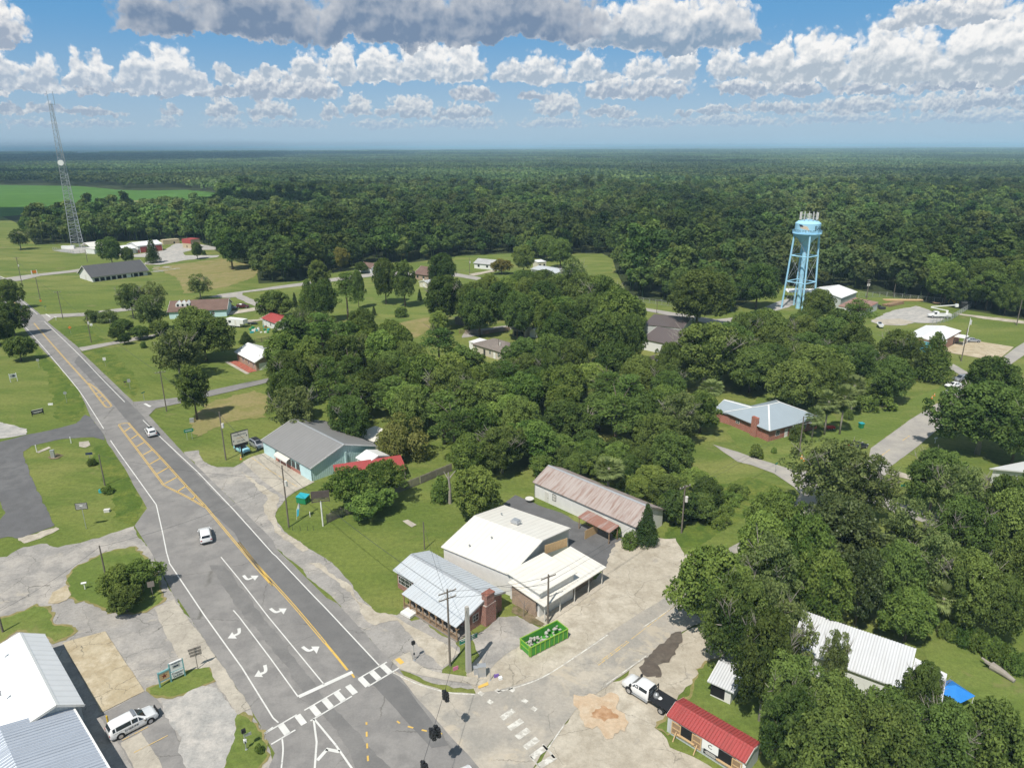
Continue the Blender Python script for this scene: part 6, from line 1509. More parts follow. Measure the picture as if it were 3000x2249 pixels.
# far houses
def far_house(name, label, E1, E2, E3, he, hr, wall, roof, W, wins=2, **kw):
    b = B(name, label, 'house', E1, E2, E3, he, hr, wall, roof, .45, W=W, **kw)
    for i in range(wins): b.window('front', b.L * (i + .6) / (wins + .2), .9, 1.2, 1.3, 'dark_metal')
    b.door('front', b.L * .5, .9, 2., 'white_paint', handle=False); return b
far_house('white_house', 'white bungalow with a pale grey roof by the far meadow', P('w', 870, 187, 2.8), P('w', 1165, 215, 2.8), P('w', 1190, 165, 2.8), 2.8, 4.8, 'siding_white', 'shingle_light', 10, 3)
far_house('brick_house', 'tan brick house with a brown cross gabled roof at the far end of the lawn', P('w', 225, 300, 2.8), P('w', 430, 330, 2.8), P('w', 480, 280, 2.8), 2.8, 6.0, 'brick_tan', 'shingle_brown', 11, 3)
b = B('outbuilding', 'cream outbuilding with a pale blue white metal roof beside the far brick house', 'shed', P('w', 385, 405, 2.5), P('w', 500, 385, 2.5), P('w', 440, 350, 2.5), 2.5, 3.4, 'siding_cream', 'roof_silver', .3, W=7); b.slab('opening', 'end1', b.W * .5, .3, 1.4, 1.7, 'white_paint', .04)
far_house('red_roof_house', 'house with a red hipped metal roof glimpsed between trees', P('w', 835, 462, 2.7), P('w', 1045, 485, 2.7), P('w', 1050, 435, 2.7), 2.7, 4.4, 'siding_white', 'roof_red', 10, 2)
B('carport', 'small white metal carport in front of the red hipped roof house', 'carport', P('w', 868, 490, 2.4), P('w', 985, 500, 2.4), P('w', 990, 470, 2.4), 2.4, 2.6, 'white_paint', 'roof_silver', .1, kind='shed', W=5, wl=False)
b = B('metal_garage', 'long white garage with a grey metal roof and two grey roller doors', 'garage', P('w', 1490, 248, 3.2), P('w', 1770, 295, 3.2), P('w', 1830, 232, 3.2), 3.2, 4.2, 'wall_white_metal', 'roof_silver', .3, W=12)
for t in (.15, .75): b.door('front', b.L * t, 3.2, 2.6, 'grey_metal', name='garage_door', handle=False)
b = B('block_house', 'small cream two windowed flat roofed block building above the metal garage', 'building', P('w', 1570, 178, 4), P('w', 1665, 170, 4), P('w', 1640, 152, 4), 4, 4.4, 'siding_cream', 'roof_white', .2, kind='shed', W=6)
for t in (.25, .75): b.window('front', b.L * t, 1.6, 1.2, 1.2, 'dark_metal')
B('hidden_house', 'house with a pinkish tan roof half hidden at the forest edge', 'house', P('E', 960, 360, 2.8), P('E', 1070, 375, 2.8), P('E', 1075, 330, 2.8), 2.8, 4.6, 'siding_white', 'shingle_brown', .4, W=9)
B('red_shed', 'small shed with a patchy red roof under the great lawn oaks', 'shed', P('E', 1815, 790, 2.4), P('E', 1905, 770, 2.4), P('E', 1890, 745, 2.6), 2.4, 3.4, 'weathered_wood', 'roof_red', .2, W=5)
B('hidden_house', 'white roofed house glimpsed through the pines behind the teal shop', 'house', P('E', 1765, 1390, 2.8), P('E', 1870, 1390, 2.8), P('E', 1880, 1340, 2.8), 2.8, 4.0, 'siding_white', 'roof_white', .3, W=8)
# barn and fire station
he = 2.4
b = B('barn', 'long low white barn with a huge dark grey roof near the highway', 'barn', P('v', 840, 548, he), P('v', 1382, 482, he), P('v', 1270, 372, he) if False else P('v', 1300, 400, he), he, 7.2, 'block_white', 'roof_dark', .8, W=19, fascia='off_white')
for i in range(9): b.slab('opening', 'front', b.L * (.1 + .095 * i), .1, b.L * .07, 1.7, 'dark_opening', .03)
b.slab('white_door', 'front', b.L * .64, .1, b.L * .08, 1.8, 'white_paint', .06); b.door('end1', b.W * .5, 2.2, 2.6, 'off_white', handle=False)
he = 4.4
b = B('fire_station', 'white fire station with a white roof and two red garage doors', 'fire station', P('v', 1270, 256, he), P('v', 1505, 232, he), P('v', 1400, 198, he), he, 6.2, 'siding_white', 'roof_white', .3, W=15, fascia='trim_white')
for t in (.24, .83): b.door('front', b.L * t, 4.2, 3.6, 'roof_red', name='garage_door', handle=False)
b.door('front', b.L * .04, 1., 2.1, 'roof_red')
B('station_hall', 'lower white roofed hall joined to the left of the fire station', 'hall', P('v', 1110, 290, 3.4), P('v', 1262, 272, 3.4), P('v', 1200, 225, 3.4), 3.4, 5.0, 'siding_white', 'roof_white', .3, W=13)
b = B('pavilion', 'open sided pavilion with a cream gable roof at the foot of the mast', 'pavilion', P('v', 835, 265, 3.2), P('v', 975, 250, 3.2), P('v', 965, 205, 3.2), 3.2, 5.6, 'siding_cream', 'roof_cream', .3, W=13, wl=False)
for x in (.4, b.L / 2, b.L - .4):
    for y_ in (.4, b.W - .4): m = MB(); m.bar((x, y_, 0), (x, y_, 3.2), .25); m.build('post', 'white_paint', b.root)
B('white_annex', 'white walled building joined to the pavilion', 'building', P('v', 870, 285, 3), P('v', 960, 272, 3), P('v', 960, 250, 3), 3, 3.3, 'siding_white', 'roof_cream', .2, kind='shed', W=8)
b = B('training_tower', 'yellow training building with a red cladded upper floor', 'building', P('v', 1680, 190, 5.8), P('v', 1762, 198, 5.8), P('v', 1745, 160, 5.8), 5.8, 6.0, 'siding_tan', 'roof_red', .1, kind='shed', W=7)
b.slab('red_cladding', 'front', b.L * .5, 3.2, b.L, 2.5, 'roof_red', .06); b.slab('opening', 'front', b.L * .5, .5, .8, 1.4, 'dark_opening', .05)
b = B('container_building', 'long yellow container building left of the red clad training building', 'container', P('v', 1508, 203, 3), P('v', 1660, 190, 3), P('v', 1655, 180, 3), 3, 3.1, 'siding_tan', 'siding_tan', .06, kind='shed', W=5); b.slab('opening', 'front', b.L * .66, .3, 1., 1.2, 'dark_opening', .05)
for k, x, y, l in (('s', 318, 676, 'tiny white farm building far left on the skyline meadow'), ('s', 376, 676, 'second tiny white farm building beside the far skyline meadow'), ('s', 605, 675, 'tiny white building among the far dark woods'), ('s', 940, 804, 'white shed at the end of the crop field'), ('t', 390, 686, 'tiny white building in the middle of the far forest'), ('t', 1587, 818, 'tiny white roof in the forest at the right')):
    p = P(k, x, y, 8); d_ = depth(p); q = d_ / F
    B('farm_shed', l, 'shed', (p.x - 7 * q, p.y), (p.x + 7 * q, p.y), (p.x + 7 * q, p.y + 9 * q), max(4., 4 * q) + 8, max(6, 6 * q) + 8, 'siding_white', 'roof_white', .3)
# ---------------------------------------------------------------- vehicles
def carpaint(name, col, metal=.0, rough=.28):
    m, t, out = newmat(name)
    b = principled(t, out, col + (1,), rough, metal, None, .5); b.inputs['Coat Weight'].default_value = .5; b.inputs['Coat Roughness'].default_value = .1
    return m
carpaint('car_white', (.76, .76, .75)); carpaint('car_silver', (.45, .46, .48), .5); carpaint('car_black', (.015, .015, .017)); carpaint('car_maroon', (.10, .018, .02)); carpaint('car_lightblue', (.33, .62, .70)); carpaint('car_grey', (.30, .31, .33), .4)
simple('tyre', (.018, .018, .019), .85, 0, .1); simple('rim_metal', (.5, .5, .52), .35, .7, .08); simple('lamp_clear', (.7, .72, .74), .2, .2, .05); simple('lamp_red', (.35, .02, .02), .25, 0, .05); simple('orange', (.75, .22, .03), .6, 0, .1); simple('green_sign', (.02, .20, .13), .5, 0, .08); simple('yellow_paint_metal', (.70, .48, .04), .5, 0, .1); simple('bin_teal', (.03, .36, .42), .5, 0, .1); simple('bin_green', (.02, .22, .09), .55, 0, .12); simple('dump_green', (.07, .30, .04), .5, 0, .2, 1.); simple('lime', (.24, .42, .05), .5, 0, .15); simple('tarp_blue', (.03, .22, .62), .5, 0, .15); simple('purple', (.2, .12, .4), .6); simple('pink', (.62, .20, .33), .6); simple('red_plain', (.5, .04, .04), .5)
simple('tower_blue', (.36, .64, .82), .45, 0, .08, .6); simple('mast_steel', (.42, .44, .46), .5, .4, .1); simple('sand_white', (.75, .74, .70), .7); simple('wood_dark', (.10, .08, .07), .9, 0, .3); simple('navy', (.03, .045, .09), .5); simple('star_gold', (.25, .20, .12), .6); simple('star_brown', (.22, .05, .03), .7); simple('peach', (.62, .42, .22), .7)
PROF = {
 'suv': [(-.5, .45, .92, .96, .88, .80), (-.487, .36, 1.0, 1.25, .95, .80), (-.44, .31, 1.04, 1.62, .985, .80), (-.37, .28, 1.05, 1.72, 1, .82), (-.05, .26, 1.05, 1.76, 1, .82), (.09, .26, 1.04, 1.70, 1, .80), (.255, .26, 1.03, 1.09, 1, .86), (.42, .28, .96, 1.0, .97, .80), (.478, .32, .80, .86, .90, .76), (.5, .4, .6, .66, .80, .70)],
 'car': [(-.5, .42, .80, .84, .88, .78), (-.485, .33, .90, .98, .95, .80), (-.40, .27, .94, 1.02, .985, .82), (-.27, .24, .94, 1.38, 1, .76), (-.08, .22, .94, 1.47, 1, .76), (.06, .22, .93, 1.42, 1, .76), (.23, .22, .91, .97, 1, .84), (.41, .25, .80, .85, .97, .80), (.475, .3, .68, .73, .90, .76), (.5, .38, .52, .57, .8, .7)],
}
def wheel(root, x, y, r, w, out):
    m = MB(); n = 20; sg = 1 if y > 0 else -1
    m.tube([(x, y - w / 2, r), (x, y + w / 2, r)], r, n); wh = m.build('wheel', 'tyre', root, smooth=True)
    m = MB(); yo = y + sg * (w / 2 + .004); m.tube([(x, yo, r), (x, yo + sg * .012, r)], r * .62, 16); m.build('rim', 'rim_metal', wh, smooth=True)
def body_loft(st, L, W):
    m = MB(); rows = []
    for (fx, zl, zb, zr, wb, wr) in st:
        x = fx * L; b = wb * W / 2; r = wr * W / 2 * .93
        half = [(b * .93, zl), (b * .995, zl + .12), (b, zl + .5 * (zb - zl)), (b * .985, zb), (r, max(zb + .015, zr - .07)), (r * .88, max(zb + .02, zr - .012)), (r * .45, max(zb + .025, zr + .008))]
        rows.append([(x, -y, z) for y, z in half][::1] + [(x, 0, half[-1][1] + .006)] + [(x, y, z) for y, z in reversed(half)])
    n = len(rows[0]); vs = [p for r in rows for p in r]; fs = []
    for i in range(len(rows) - 1):
        for k in range(n - 1): fs.append((i * n + k, (i + 1) * n + k, (i + 1) * n + k + 1, i * n + k + 1))
        fs.append((i * n + n - 1, (i + 1) * n + n - 1, (i + 1) * n, i * n))
    fs += [tuple(range(n)), tuple(range((len(rows) - 1) * n, len(rows) * n))[::-1]]
    m.add(vs, fs); return m
def glazing(root, st, L, W, i_r0, i_r1, i_w1, i_w0, mat='glass', pillars=(.0,)):
    """windscreen, rear window and side windows lying just proud of the lofted cabin"""
    def pt(s, f):       # on cabin side at fraction f from belt to roof edge
        b = s[4] * W / 2 * .985; r = s[5] * W / 2 * .93
        z0, z1 = s[2], max(s[2] + .015, s[3] - .07); return (s[0] * L, b + (r - b) * f, z0 + (z1 - z0) * f)
    for nm, a, c in (('windscreen', st[i_w0], st[i_w1]), ('rear_window', st[i_r0], st[i_r1])):
        m = MB(); sg = 1 if nm == 'windscreen' else -1
        qa, qc = pt(a, 1.), pt(c, 1.)
        za, zc = max(a[2] + .02, a[3] - .012), c[3] - .012
        P4 = [Vector((qa[0], -qa[1] * .93, za)), Vector((qa[0], qa[1] * .93, za)), Vector((qc[0], qc[1] * .93, zc)), Vector((qc[0], -qc[1] * .93, zc))]
        nn = (P4[1] - P4[0]).cross(P4[2] - P4[1]).normalized(); nn = nn if nn.x * sg > 0 or nn.z > 0 else -nn
        c0 = sum(P4, Vector()) / 4
        P4 = [c0 + (p - c0) * .93 + nn * .02 for p in P4]
        top = [p + nn * .012 for p in P4]
        m.quad(*top); m.build(nm, mat, root)
    for sg in (-1, 1):
        m = MB(); idx = list(range(i_r1, i_w1 + 1))
        for k in range(len(idx) - 1):
            s0, s1 = st[idx[k]], st[idx[k + 1]]
            q = [pt(s0, .16), pt(s1, .16), pt(s1, .86), pt(s0, .86)]
            sh = .08 / L
            m.quad(*[(x + (.05 if j in (0, 3) else -.05), sg * (y + .012), z) for j, (x, y, z) in enumerate(q)])
        s0, s1 = st[i_w1], st[i_w0]
        a, b_, c = pt(s0, .16), pt(s1, .5), pt(s0, .86)
        bx = s0[0] * L + (s1[0] - s0[0]) * L * .68; f = .68
        yb = a[1] * (1 - f) + pt(s1, .1)[1] * f
        m.quad((a[0] + .04, sg * (a[1] + .012), a[2]), (bx, sg * (yb + .012), s1[2] + .05), (c[0] + .04, sg * (c[1] + .012), c[2]))
        m.build('side_window', mat, root)
def car(name, label, cat, p, heading, L=4.7, W=1.9, kind='suv', paint='car_white', hs=1., roofmat=None, group=None):
    root = empty(name, (p[0], p[1], getattr(p, 'z', 0) * 0 + (p[2] if len(p) > 2 else 0)), heading, label, cat, group)
    st = [(a, b * hs, c * hs, d * hs, e, f_) for a, b, c, d, e, f_ in PROF[kind]]
    body_loft(st, L, W).build('body', paint, root, smooth=True, sharp=50)
    if kind == 'suv': glazing(root, st, L, W, 1, 2, 5, 6)
    else: glazing(root, st, L, W, 2, 3, 5, 6)
    r = .36 * hs if kind == 'suv' else .33
    for x in (-.30 * L, .315 * L):
        for s in (-1, 1):
            m = MB(); m.tube([(x, s * (W / 2 - .12), r + .02), (x, s * (W / 2 + .006), r + .02)], r * 1.2, 20); m.build('wheel_arch', 'black_paint', root)
            wheel(root, x, s * (W / 2 - .09), r, .24, 0)
    for s in (-1, 1):
        m = MB(); m.box(.455 * L, .482 * L, *sorted((s * W * .29, s * W * .43)), .66 * hs, .82 * hs); m.build('headlight', 'lamp_clear', root)
        m = MB(); m.box(-.503 * L, -.478 * L, *sorted((s * W * .33, s * W * .46)), .78 * hs, .98 * hs); m.build('tail_light', 'lamp_red', root)
        m = MB(); m.box(.19 * L, .225 * L, *sorted((s * W * .49, s * W * .57)), 1.0 * hs, 1.14 * hs); m.build('mirror', paint, root)
    m = MB(); m.box(-.508 * L, -.49 * L, -W * .4, W * .4, .36 * hs, .52 * hs); m.build('bumper', 'dark_metal', root)
    m = MB(); m.box(.47 * L, .503 * L, -W * .32, W * .32, .36 * hs, .58 * hs); m.build('grille', 'dark_metal', root)
    if roofmat:
        m = MB(); z = st[4][3] + .02; m.box(-.33 * L, .06 * L, -W * .33, W * .33, z - .05, z + .012); m.build('roof_panel', roofmat, root)
    return root
def hd(a, b): d = Vector(b[:2]) - Vector(a[:2]); return math.atan2(d.y, d.x)
zr = .10
p = lerp(P('C', 1195, 200), P('C', 1260, 205), .5)
c = car('suv', 'white suv driving away near the right edge line of the highway', 'suv', (p.x - .1, p.y, zr), hd(P('C', 1245, 200), P('C', 1195, 130)), 4.7, 1.9, 'suv', 'car_white')
m = MB(); m.box(-.6, .4, -.5, .5, 1.74, 1.775); m.build('sunroof', 'glass', c)
p = lerp(P('C', 1612, 1100), P('C', 1708, 1096), .5); q = lerp(P('C', 1610, 1000), P('C', 1706, 975), .5)
car('suv', 'white suv driving in the middle lane of the highway, left of the double yellow line', 'suv', (lerp(p, q, .4).x, lerp(p, q, .4).y + .4, zr), hd(p, P('C', 1640, 985)), 4.8, 1.92, 'suv', 'car_white')
wr, wf = P('n', 640, 1480), P('n', 1540, 1015); h_ = hd(wr, wf); nl = Vector((-math.sin(h_), math.cos(h_), 0)); mid = lerp(wr, wf, .5) + nl * .92
c = car('patrol_suv', 'white sheriff patrol suv parked nose out beside the silver roofed office', 'police car', (mid.x, mid.y, .08), h_, 5.1, 1.95, 'suv', 'car_white', 1.02)
m = MB(); m.box(.05, .35, -.62, .62, 1.80, 1.92); m.build('light_bar', 'car_grey', c)
m = MB(); m.box(2.52, 2.66, -.62, .62, .45, .95); m.bar((2.6, -.5, .45), (2.6, -.5, 1.05), .08); m.bar((2.6, .5, .45), (2.6, .5, 1.05), .08); m.build('push_bumper', 'black_paint', c)
for s in (-1, 1): lettering('SHERIFF', .34, 'dark_metal', (-.35, s * .985, .80), (-s, 0, 0), (0, 0, 1), c, 1.25)
for s in (-1, 1):
    m = MB(); pts = [(1.12 + (.2 if k % 2 == 0 else .08) * math.sin(k * math.pi / 5), s * .992, .85 + (.2 if k % 2 == 0 else .08) * math.cos(k * math.pi / 5)) for k in range(10)]
    m.quad(*pts); m.build('star_emblem', 'star_gold', c)
    m = MB(); m.quad((-2.2, s * .988, .98), (1.6, s * .988, .98), (1.6, s * .988, 1.01), (-2.2, s * .988, 1.01)); m.build('side_stripe', 'star_gold', c)
# cars by the pharmacy sign
a_, b_ = P('f', 350, 790), P('f', 530, 880); h_ = hd(a_, b_); nl = Vector((-math.sin(h_), math.cos(h_), 0)); mid = lerp(a_, b_, .5) + nl * .8
c = car('compact_suv', 'pale blue compact suv with a white and black roof parked under the cream sign', 'car', (mid.x, mid.y, 0), h_, 4.1, 1.8, 'suv', 'car_lightblue', .95, 'car_white')
m = MB(); m.box(-.5, .1, -.5, .5, 1.66, 1.70); m.build('sunroof', 'black_paint', c)
a_, b_ = P('f', 830, 625), P('f', 1020, 735); h_ = hd(a_, b_); nl = Vector((-math.sin(h_), math.cos(h_), 0)); mid = lerp(a_, b_, .5) + nl * .85
c = car('silver_suv', 'silver suv with a black glass roof parked beside the corner of the teal shop', 'car', (mid.x, mid.y, 0), h_, 4.7, 1.9, 'suv', 'car_silver', 1., 'black_paint')
p = P('L', 868, 588); c = car('black_car', 'black car with its door open at the edge of the brick house lawn', 'car', (p.x, p.y, 0), R_(28), 4.6, 1.85, 'car', 'car_black')
m = MB(); m.box(0, .9, -.03, .03, .3, 1.3, Matrix.Translation((.2, .95, 0)) @ Matrix.Rotation(R_(65), 4, 'Z')); m.build('open_door', 'car_black', c)
for x, y, k, pt, L, l in ((1625, 158, 'suv', 'car_white', 4.9, 'nearest white vehicle parked under the big oak by the street'), (1635, 95, 'car', 'car_white', 4.6, 'middle white car parked under the big oak by the street'), (1700, 45, 'suv', 'car_grey', 5.0, 'grey vehicle furthest back in the row under the big oak')):
    p = P('L', x, y); car('parked_vehicle', l, 'car', (p.x, p.y, .08), R_(200), L, 1.95, k, pt)
p = P('K', 1790, 1112); car('silver_sedan', 'silver sedan parked on the pale concrete in front of the brick office', 'car', (p.x, p.y, .12), R_(-8), 4.7, 1.85, 'car', 'car_silver')
p = P('B', 1872, 432); car('grey_suv', 'grey suv parked at the end of the dormered house', 'car', (p.x, p.y, .09), R_(5), 4.7, 1.9, 'suv', 'car_grey')
p = P('B', 1968, 420); car('maroon_suv', 'dark red suv parked on the dirt drive near the dormered house', 'car', (p.x, p.y, .09), R_(5), 4.9, 1.9, 'suv', 'car_maroon')
p = P('J', 30, 1668); car('white_car', 'white car of which only the roof shows at the bottom border', 'car', (p.x - 1.0, p.y - 2.6, .1), R_(120), 4.7, 1.9, 'suv', 'car_white')
# pickup with a black flat bed
wf, wr = P('c', 118, 645), P('c', 600, 950); h_ = hd(wr, wf); nl = Vector((-math.sin(h_), math.cos(h_), 0)); mid = lerp(wr, wf, .5) - nl * .95
t = empty('flatbed_truck', (mid.x, mid.y, .05), h_, 'white crew cab pickup with a black flat bed parked at the red roofed stall', 'truck')
st = [(-.02, .55, 1.30, 1.36, .98, .86), (-.015, .5, 1.32, 1.70, 1, .84), (.01, .48, 1.33, 1.93, 1, .84), (.20, .48, 1.33, 1.97, 1, .84), (.275, .48, 1.32, 1.90, 1, .82), (.375, .48, 1.30, 1.36, 1, .88), (.50, .50, 1.22, 1.27, .98, .84), (.555, .52, 1.12, 1.18, .95, .82), (.575, .6, .85, .92, .9, .8)]
body_loft(st, 6.4, 2.02).build('cab', 'car_white', t, smooth=True, sharp=50); glazing(t, st, 6.4, 2.02, 1, 2, 4, 5)
m = MB(); m.box(-2.95, -.2, -1.12, 1.12, .98, 1.10); m.build('flat_bed', 'black_paint', t)
m = MB()
for y in (-.95, 0, .95): m.bar((-.25, y, 1.1), (-.25, y, 1.95), .09)
m.bar((-.25, -1.0, 1.95), (-.25, 1.0, 1.95), .1); m.bar((-.25, -1.0, 1.5), (-.25, 1.0, 1.5), .06); m.build('headache_rack', 'black_paint', t)
m = MB(); m.box(-2.9, 3.3, -.45, .45, .55, .8); m.build('chassis', 'dark_metal', t)
m = MB(); m.box(-.1, 2.1, -1.15, -.98, .42, .5); m.build('side_step', 'grey_metal', t); m = MB(); m.box(-.1, 2.1, .98, 1.15, .42, .5); m.build('side_step', 'grey_metal', t)
for x in (-2.0, 2.55):
    for s in (-1, 1):
        if x > 0: m = MB(); m.tube([(x, s * .85, .5), (x, s * 1.02, .5)], .52, 20); m.build('wheel_arch', 'black_paint', t)
        wheel(t, x, s * .93, .43, .26 if x > 0 else .4, 0)
for s in (-1, 1):
    m = MB(); m.box(3.52, 3.62, *sorted((s * .62, s * .92)), .92, 1.1); m.build('headlight', 'lamp_clear', t)
    m = MB(); m.box(2.2, 2.4, *sorted((s * 1.02, s * 1.3)), 1.3, 1.62); m.build('mirror', 'black_paint', t)
m = MB(); m.box(3.5, 3.7, -.9, .9, .5, .78); m.build('bumper', 'grey_metal', t)
m = MB(); m.lathe([(.35, 1.11), (.38, 1.3), (.3, 1.55), (.05, 1.7)], 10, (-.75, .2)); q = m.build('canvas_sack', 'grey_metal'); tag(q, 'grey sack lying on the black flat bed behind the cab', 'sack'); q.location = t.location; q.rotation_euler = (0, 0, h_)
m = MB(); m.lathe([(.25, 1.11), (.27, 1.16)], 14, (-1.2, .1)); q = m.build('paper_plate', 'white_paint'); tag(q, 'white round lid on the black flat bed', 'lid'); q.location = t.location; q.rotation_euler = (0, 0, h_)
# bucket truck, trailers, camper
p = P('K', 1520, 915); t = empty('bucket_truck', (p.x, p.y, .08), R_(172), 'white utility bucket truck with its boom folded above the yard', 'truck')
body_loft([(.05, .7, 1.5, 1.6, 1, .9), (.06, .6, 1.5, 2.5, 1, .88), (.2, .6, 1.5, 2.6, 1, .88), (.26, .6, 1.5, 2.4, 1, .86), (.30, .6, 1.5, 1.6, 1, .9), (.46, .65, 1.35, 1.42, .95, .85), (.5, .8, 1.0, 1.1, .9, .8)], 8.0, 2.3).build('cab', 'car_white', t, smooth=True, sharp=50)
m = MB(); m.box(-4, .4, -1.15, 1.15, .75, 1.7); m.build('service_body', 'car_white', t); m = MB(); m.box(1.3, 2.2, -1.17, 1.17, 1.6, 2.3); m.build('side_window', 'glass', t)
m = MB(); m.tube([(-2.6, 0, 1.7), (-2.6, 0, 2.9)], .4, 12); m.build('turret', 'white_paint', t)
m = MB(); m.bar((-2.6, 0, 2.8), (3.6, .4, 4.0), .3, .34); m.bar((3.6, .4, 4.2), (-4.6, .9, 5.2), .26, .3); m.build('boom', 'white_paint', t); m = MB(); m.box(-5.6, -4.6, .5, 1.4, 4.5, 5.6); m.build('bucket', 'white_paint', t)
for x in (-2.4, 2.7):
    for s in (-1, 1): wheel(t, x, s * 1.0, .5, .35, 0)
p = P('K', 1712, 835); t = empty('box_trailer', (p.x, p.y, 0), R_(65), 'black enclosed box trailer in the corner of the utility yard', 'trailer')
m = MB(); m.box(-2.6, 2.6, -1.15, 1.15, .5, 2.7); m.build('body', 'black_paint', t); m = MB(); m.box(-2.62, 2.62, -1.1, 1.1, 2.7, 2.78); m.build('roof', 'grey_metal', t)
for s in (-1, 1): wheel(t, 0, s * 1.15, .36, .22, 0)
p = P('K', 1665, 815); t = empty('yellow_digger', (p.x, p.y, 0), R_(160), 'yellow digger parked behind the black trailer', 'digger')
m = MB(); m.box(-1.6, 1.2, -.9, .9, .7, 1.9); m.build('body', 'yellow_paint_metal', t); m = MB(); m.box(-.3, .9, -.7, .7, 1.9, 2.8); m.build('cab', 'glass', t); m = MB(); m.bar((1.2, 0, 1.5), (2.6, 0, 2.6), .3); m.bar((2.6, 0, 2.6), (3.3, 0, 1.0), .25); m.build('arm', 'yellow_paint_metal', t)
for x in (-1.1, .8):
    for s in (-1, 1): wheel(t, x, s * .85, .5, .35, 0)
p = P('K', 1520, 805); t = empty('flat_trailer', (p.x, p.y, 0), R_(-5), 'flat trailer loaded with lumber by the yard fence', 'trailer'); m = MB(); m.box(-2.2, 2.2, -.95, .95, .55, .7); m.build('deck', 'wood', t)
for s in (-1, 1): wheel(t, .2, s * 1.05, .36, .22, 0)
p = P('K', 1040, 990); t = empty('boat_trailer', (p.x, p.y, 0), R_(75), 'white motor boat on a trailer at the edge of the yard', 'boat')
m = MB(); m.add([(-2.5, -.95, 1.3), (1.2, -.95, 1.3), (2.8, 0, 1.45), (1.2, .95, 1.3), (-2.5, .95, 1.3), (-2.5, -.5, .6), (1.0, -.5, .6), (2.2, 0, .8), (1.0, .5, .6), (-2.5, .5, .6)], [(0, 1, 2, 3, 4), (0, 5, 6, 1), (1, 6, 7, 2), (2, 7, 8, 3), (3, 8, 9, 4), (4, 9, 5, 0), (9, 8, 7, 6, 5)]); m.build('hull', 'car_white', t); m = MB(); m.box(-.3, .8, -.5, .5, 1.3, 1.75); m.build('console', 'glass', t)
for s in (-1, 1): wheel(t, -.3, s * .95, .3, .2, 0)
p = P('B', 1912, 570); t = empty('camper_trailer', (p.x, p.y, 0), R_(-22), 'white fifth wheel camper trailer standing on the grass', 'camper')
m = MB(); m.box(-3.2, 3.0, -1.2, 1.2, .55, 3.0); m.box(2.9, 4.6, -1.2, 1.2, 1.5, 3.0); m.build('body', 'car_white', t); m = MB(); m.box(-2.2, -1.0, -1.23, -1.19, 1.6, 2.4); m.build('window', 'glass', t); m = MB(); m.box(.6, 1.4, -1.23, -1.19, .8, 2.6); m.build('door', 'off_white', t); m = MB(); m.box(-3.22, 4.62, -1.22, 1.22, 3.0, 3.06); m.build('roof', 'white_paint', t)
for s in (-1, 1): wheel(t, -.6, s * 1.1, .36, .24, 0); wheel(t, .3, s * 1.1, .36, .24, 0)
p = P('B', 2040, 552); t = empty('utility_trailer', (p.x, p.y, 0), R_(-5), 'dark low utility trailer on the grass near the red cottage', 'trailer'); m = MB(); m.box(-2, 2, -.9, .9, .5, .62); m.bar((-2, -.9, .95), (2, -.9, .95), .06); m.bar((-2, .9, .95), (2, .9, .95), .06); m.build('deck', 'dark_metal', t)
for s in (-1, 1): wheel(t, 0, s * 1.0, .34, .2, 0)

# ---------------------------------------------------------------- water tower
wx, wy = P('K', 378, 838)[:2]
wtw = empty('water_tower', (wx, wy), R_(38), 'tall pale blue elevated water tank on four splayed legs', 'water tower')
Hb, Ht_ = 24.6, 32.2; rt = 6.2
def sc_tower(k, x, y): return hgt((wx, wy), k, x, y)
Hb = sc_tower('h', 1330, 1130); Ht_ = sc_tower('h', 1330, 740); Htop = sc_tower('h', 1330, 590); dpt = depth((wx, wy, Hb)); rt = (1810 - 830) / 2 * REG['h'][2] / F * dpt; rw = (1850 - 725) / 2 * REG['h'][2] / F * dpt
m = MB(); m.lathe([(.9, Hb - 5.2), (1.3, Hb - 4.6), (2.6, Hb - 3.0), (4.3, Hb - 1.3), (rt, Hb - .2), (rt, Hb), (rt, Ht_), (rt * .8, Ht_ + (Htop - Ht_) * .55), (rt * .4, Htop - .15), (.3, Htop)], 40); m.build('tank', 'tower_blue', wtw, smooth=True)
m = MB(); m.lathe([(.85, 0), (.85, Hb - 4.8)], 20); m.build('riser_pipe', 'tower_blue', wtw, smooth=True)
m = MB(); m.lathe([(rt + .02, Hb - .25), (rw, Hb - .25), (rw, Hb - .1), (rt + .02, Hb - .1)], 40); m.build('walkway', 'tower_blue', wtw)
m = MB()
for z in (.45, .95):
    pts = [((rw - .05) * math.cos(a * math.pi / 20), (rw - .05) * math.sin(a * math.pi / 20), Hb + z) for a in range(41)]; m.tube(pts, .05, 5, False)
for a in range(40): m.bar(((rw - .05) * math.cos(a * math.pi / 20), (rw - .05) * math.sin(a * math.pi / 20), Hb - .1), ((rw - .05) * math.cos(a * math.pi / 20), (rw - .05) * math.sin(a * math.pi / 20), Hb + .95), .06)
m.build('railing', 'tower_blue', wtw)
rb = rt * 1.34; legs = []
for k in range(4):
    a = math.pi / 4 + k * math.pi / 2; top = Vector((math.cos(a) * (rt - .1), math.sin(a) * (rt - .1), Hb + .2)); bot = Vector((math.cos(a) * rb, math.sin(a) * rb, 0)); legs.append((bot, top))
    m = MB(); m.tube([bot, top], .36, 12); m.build('leg', 'tower_blue', wtw, smooth=True)
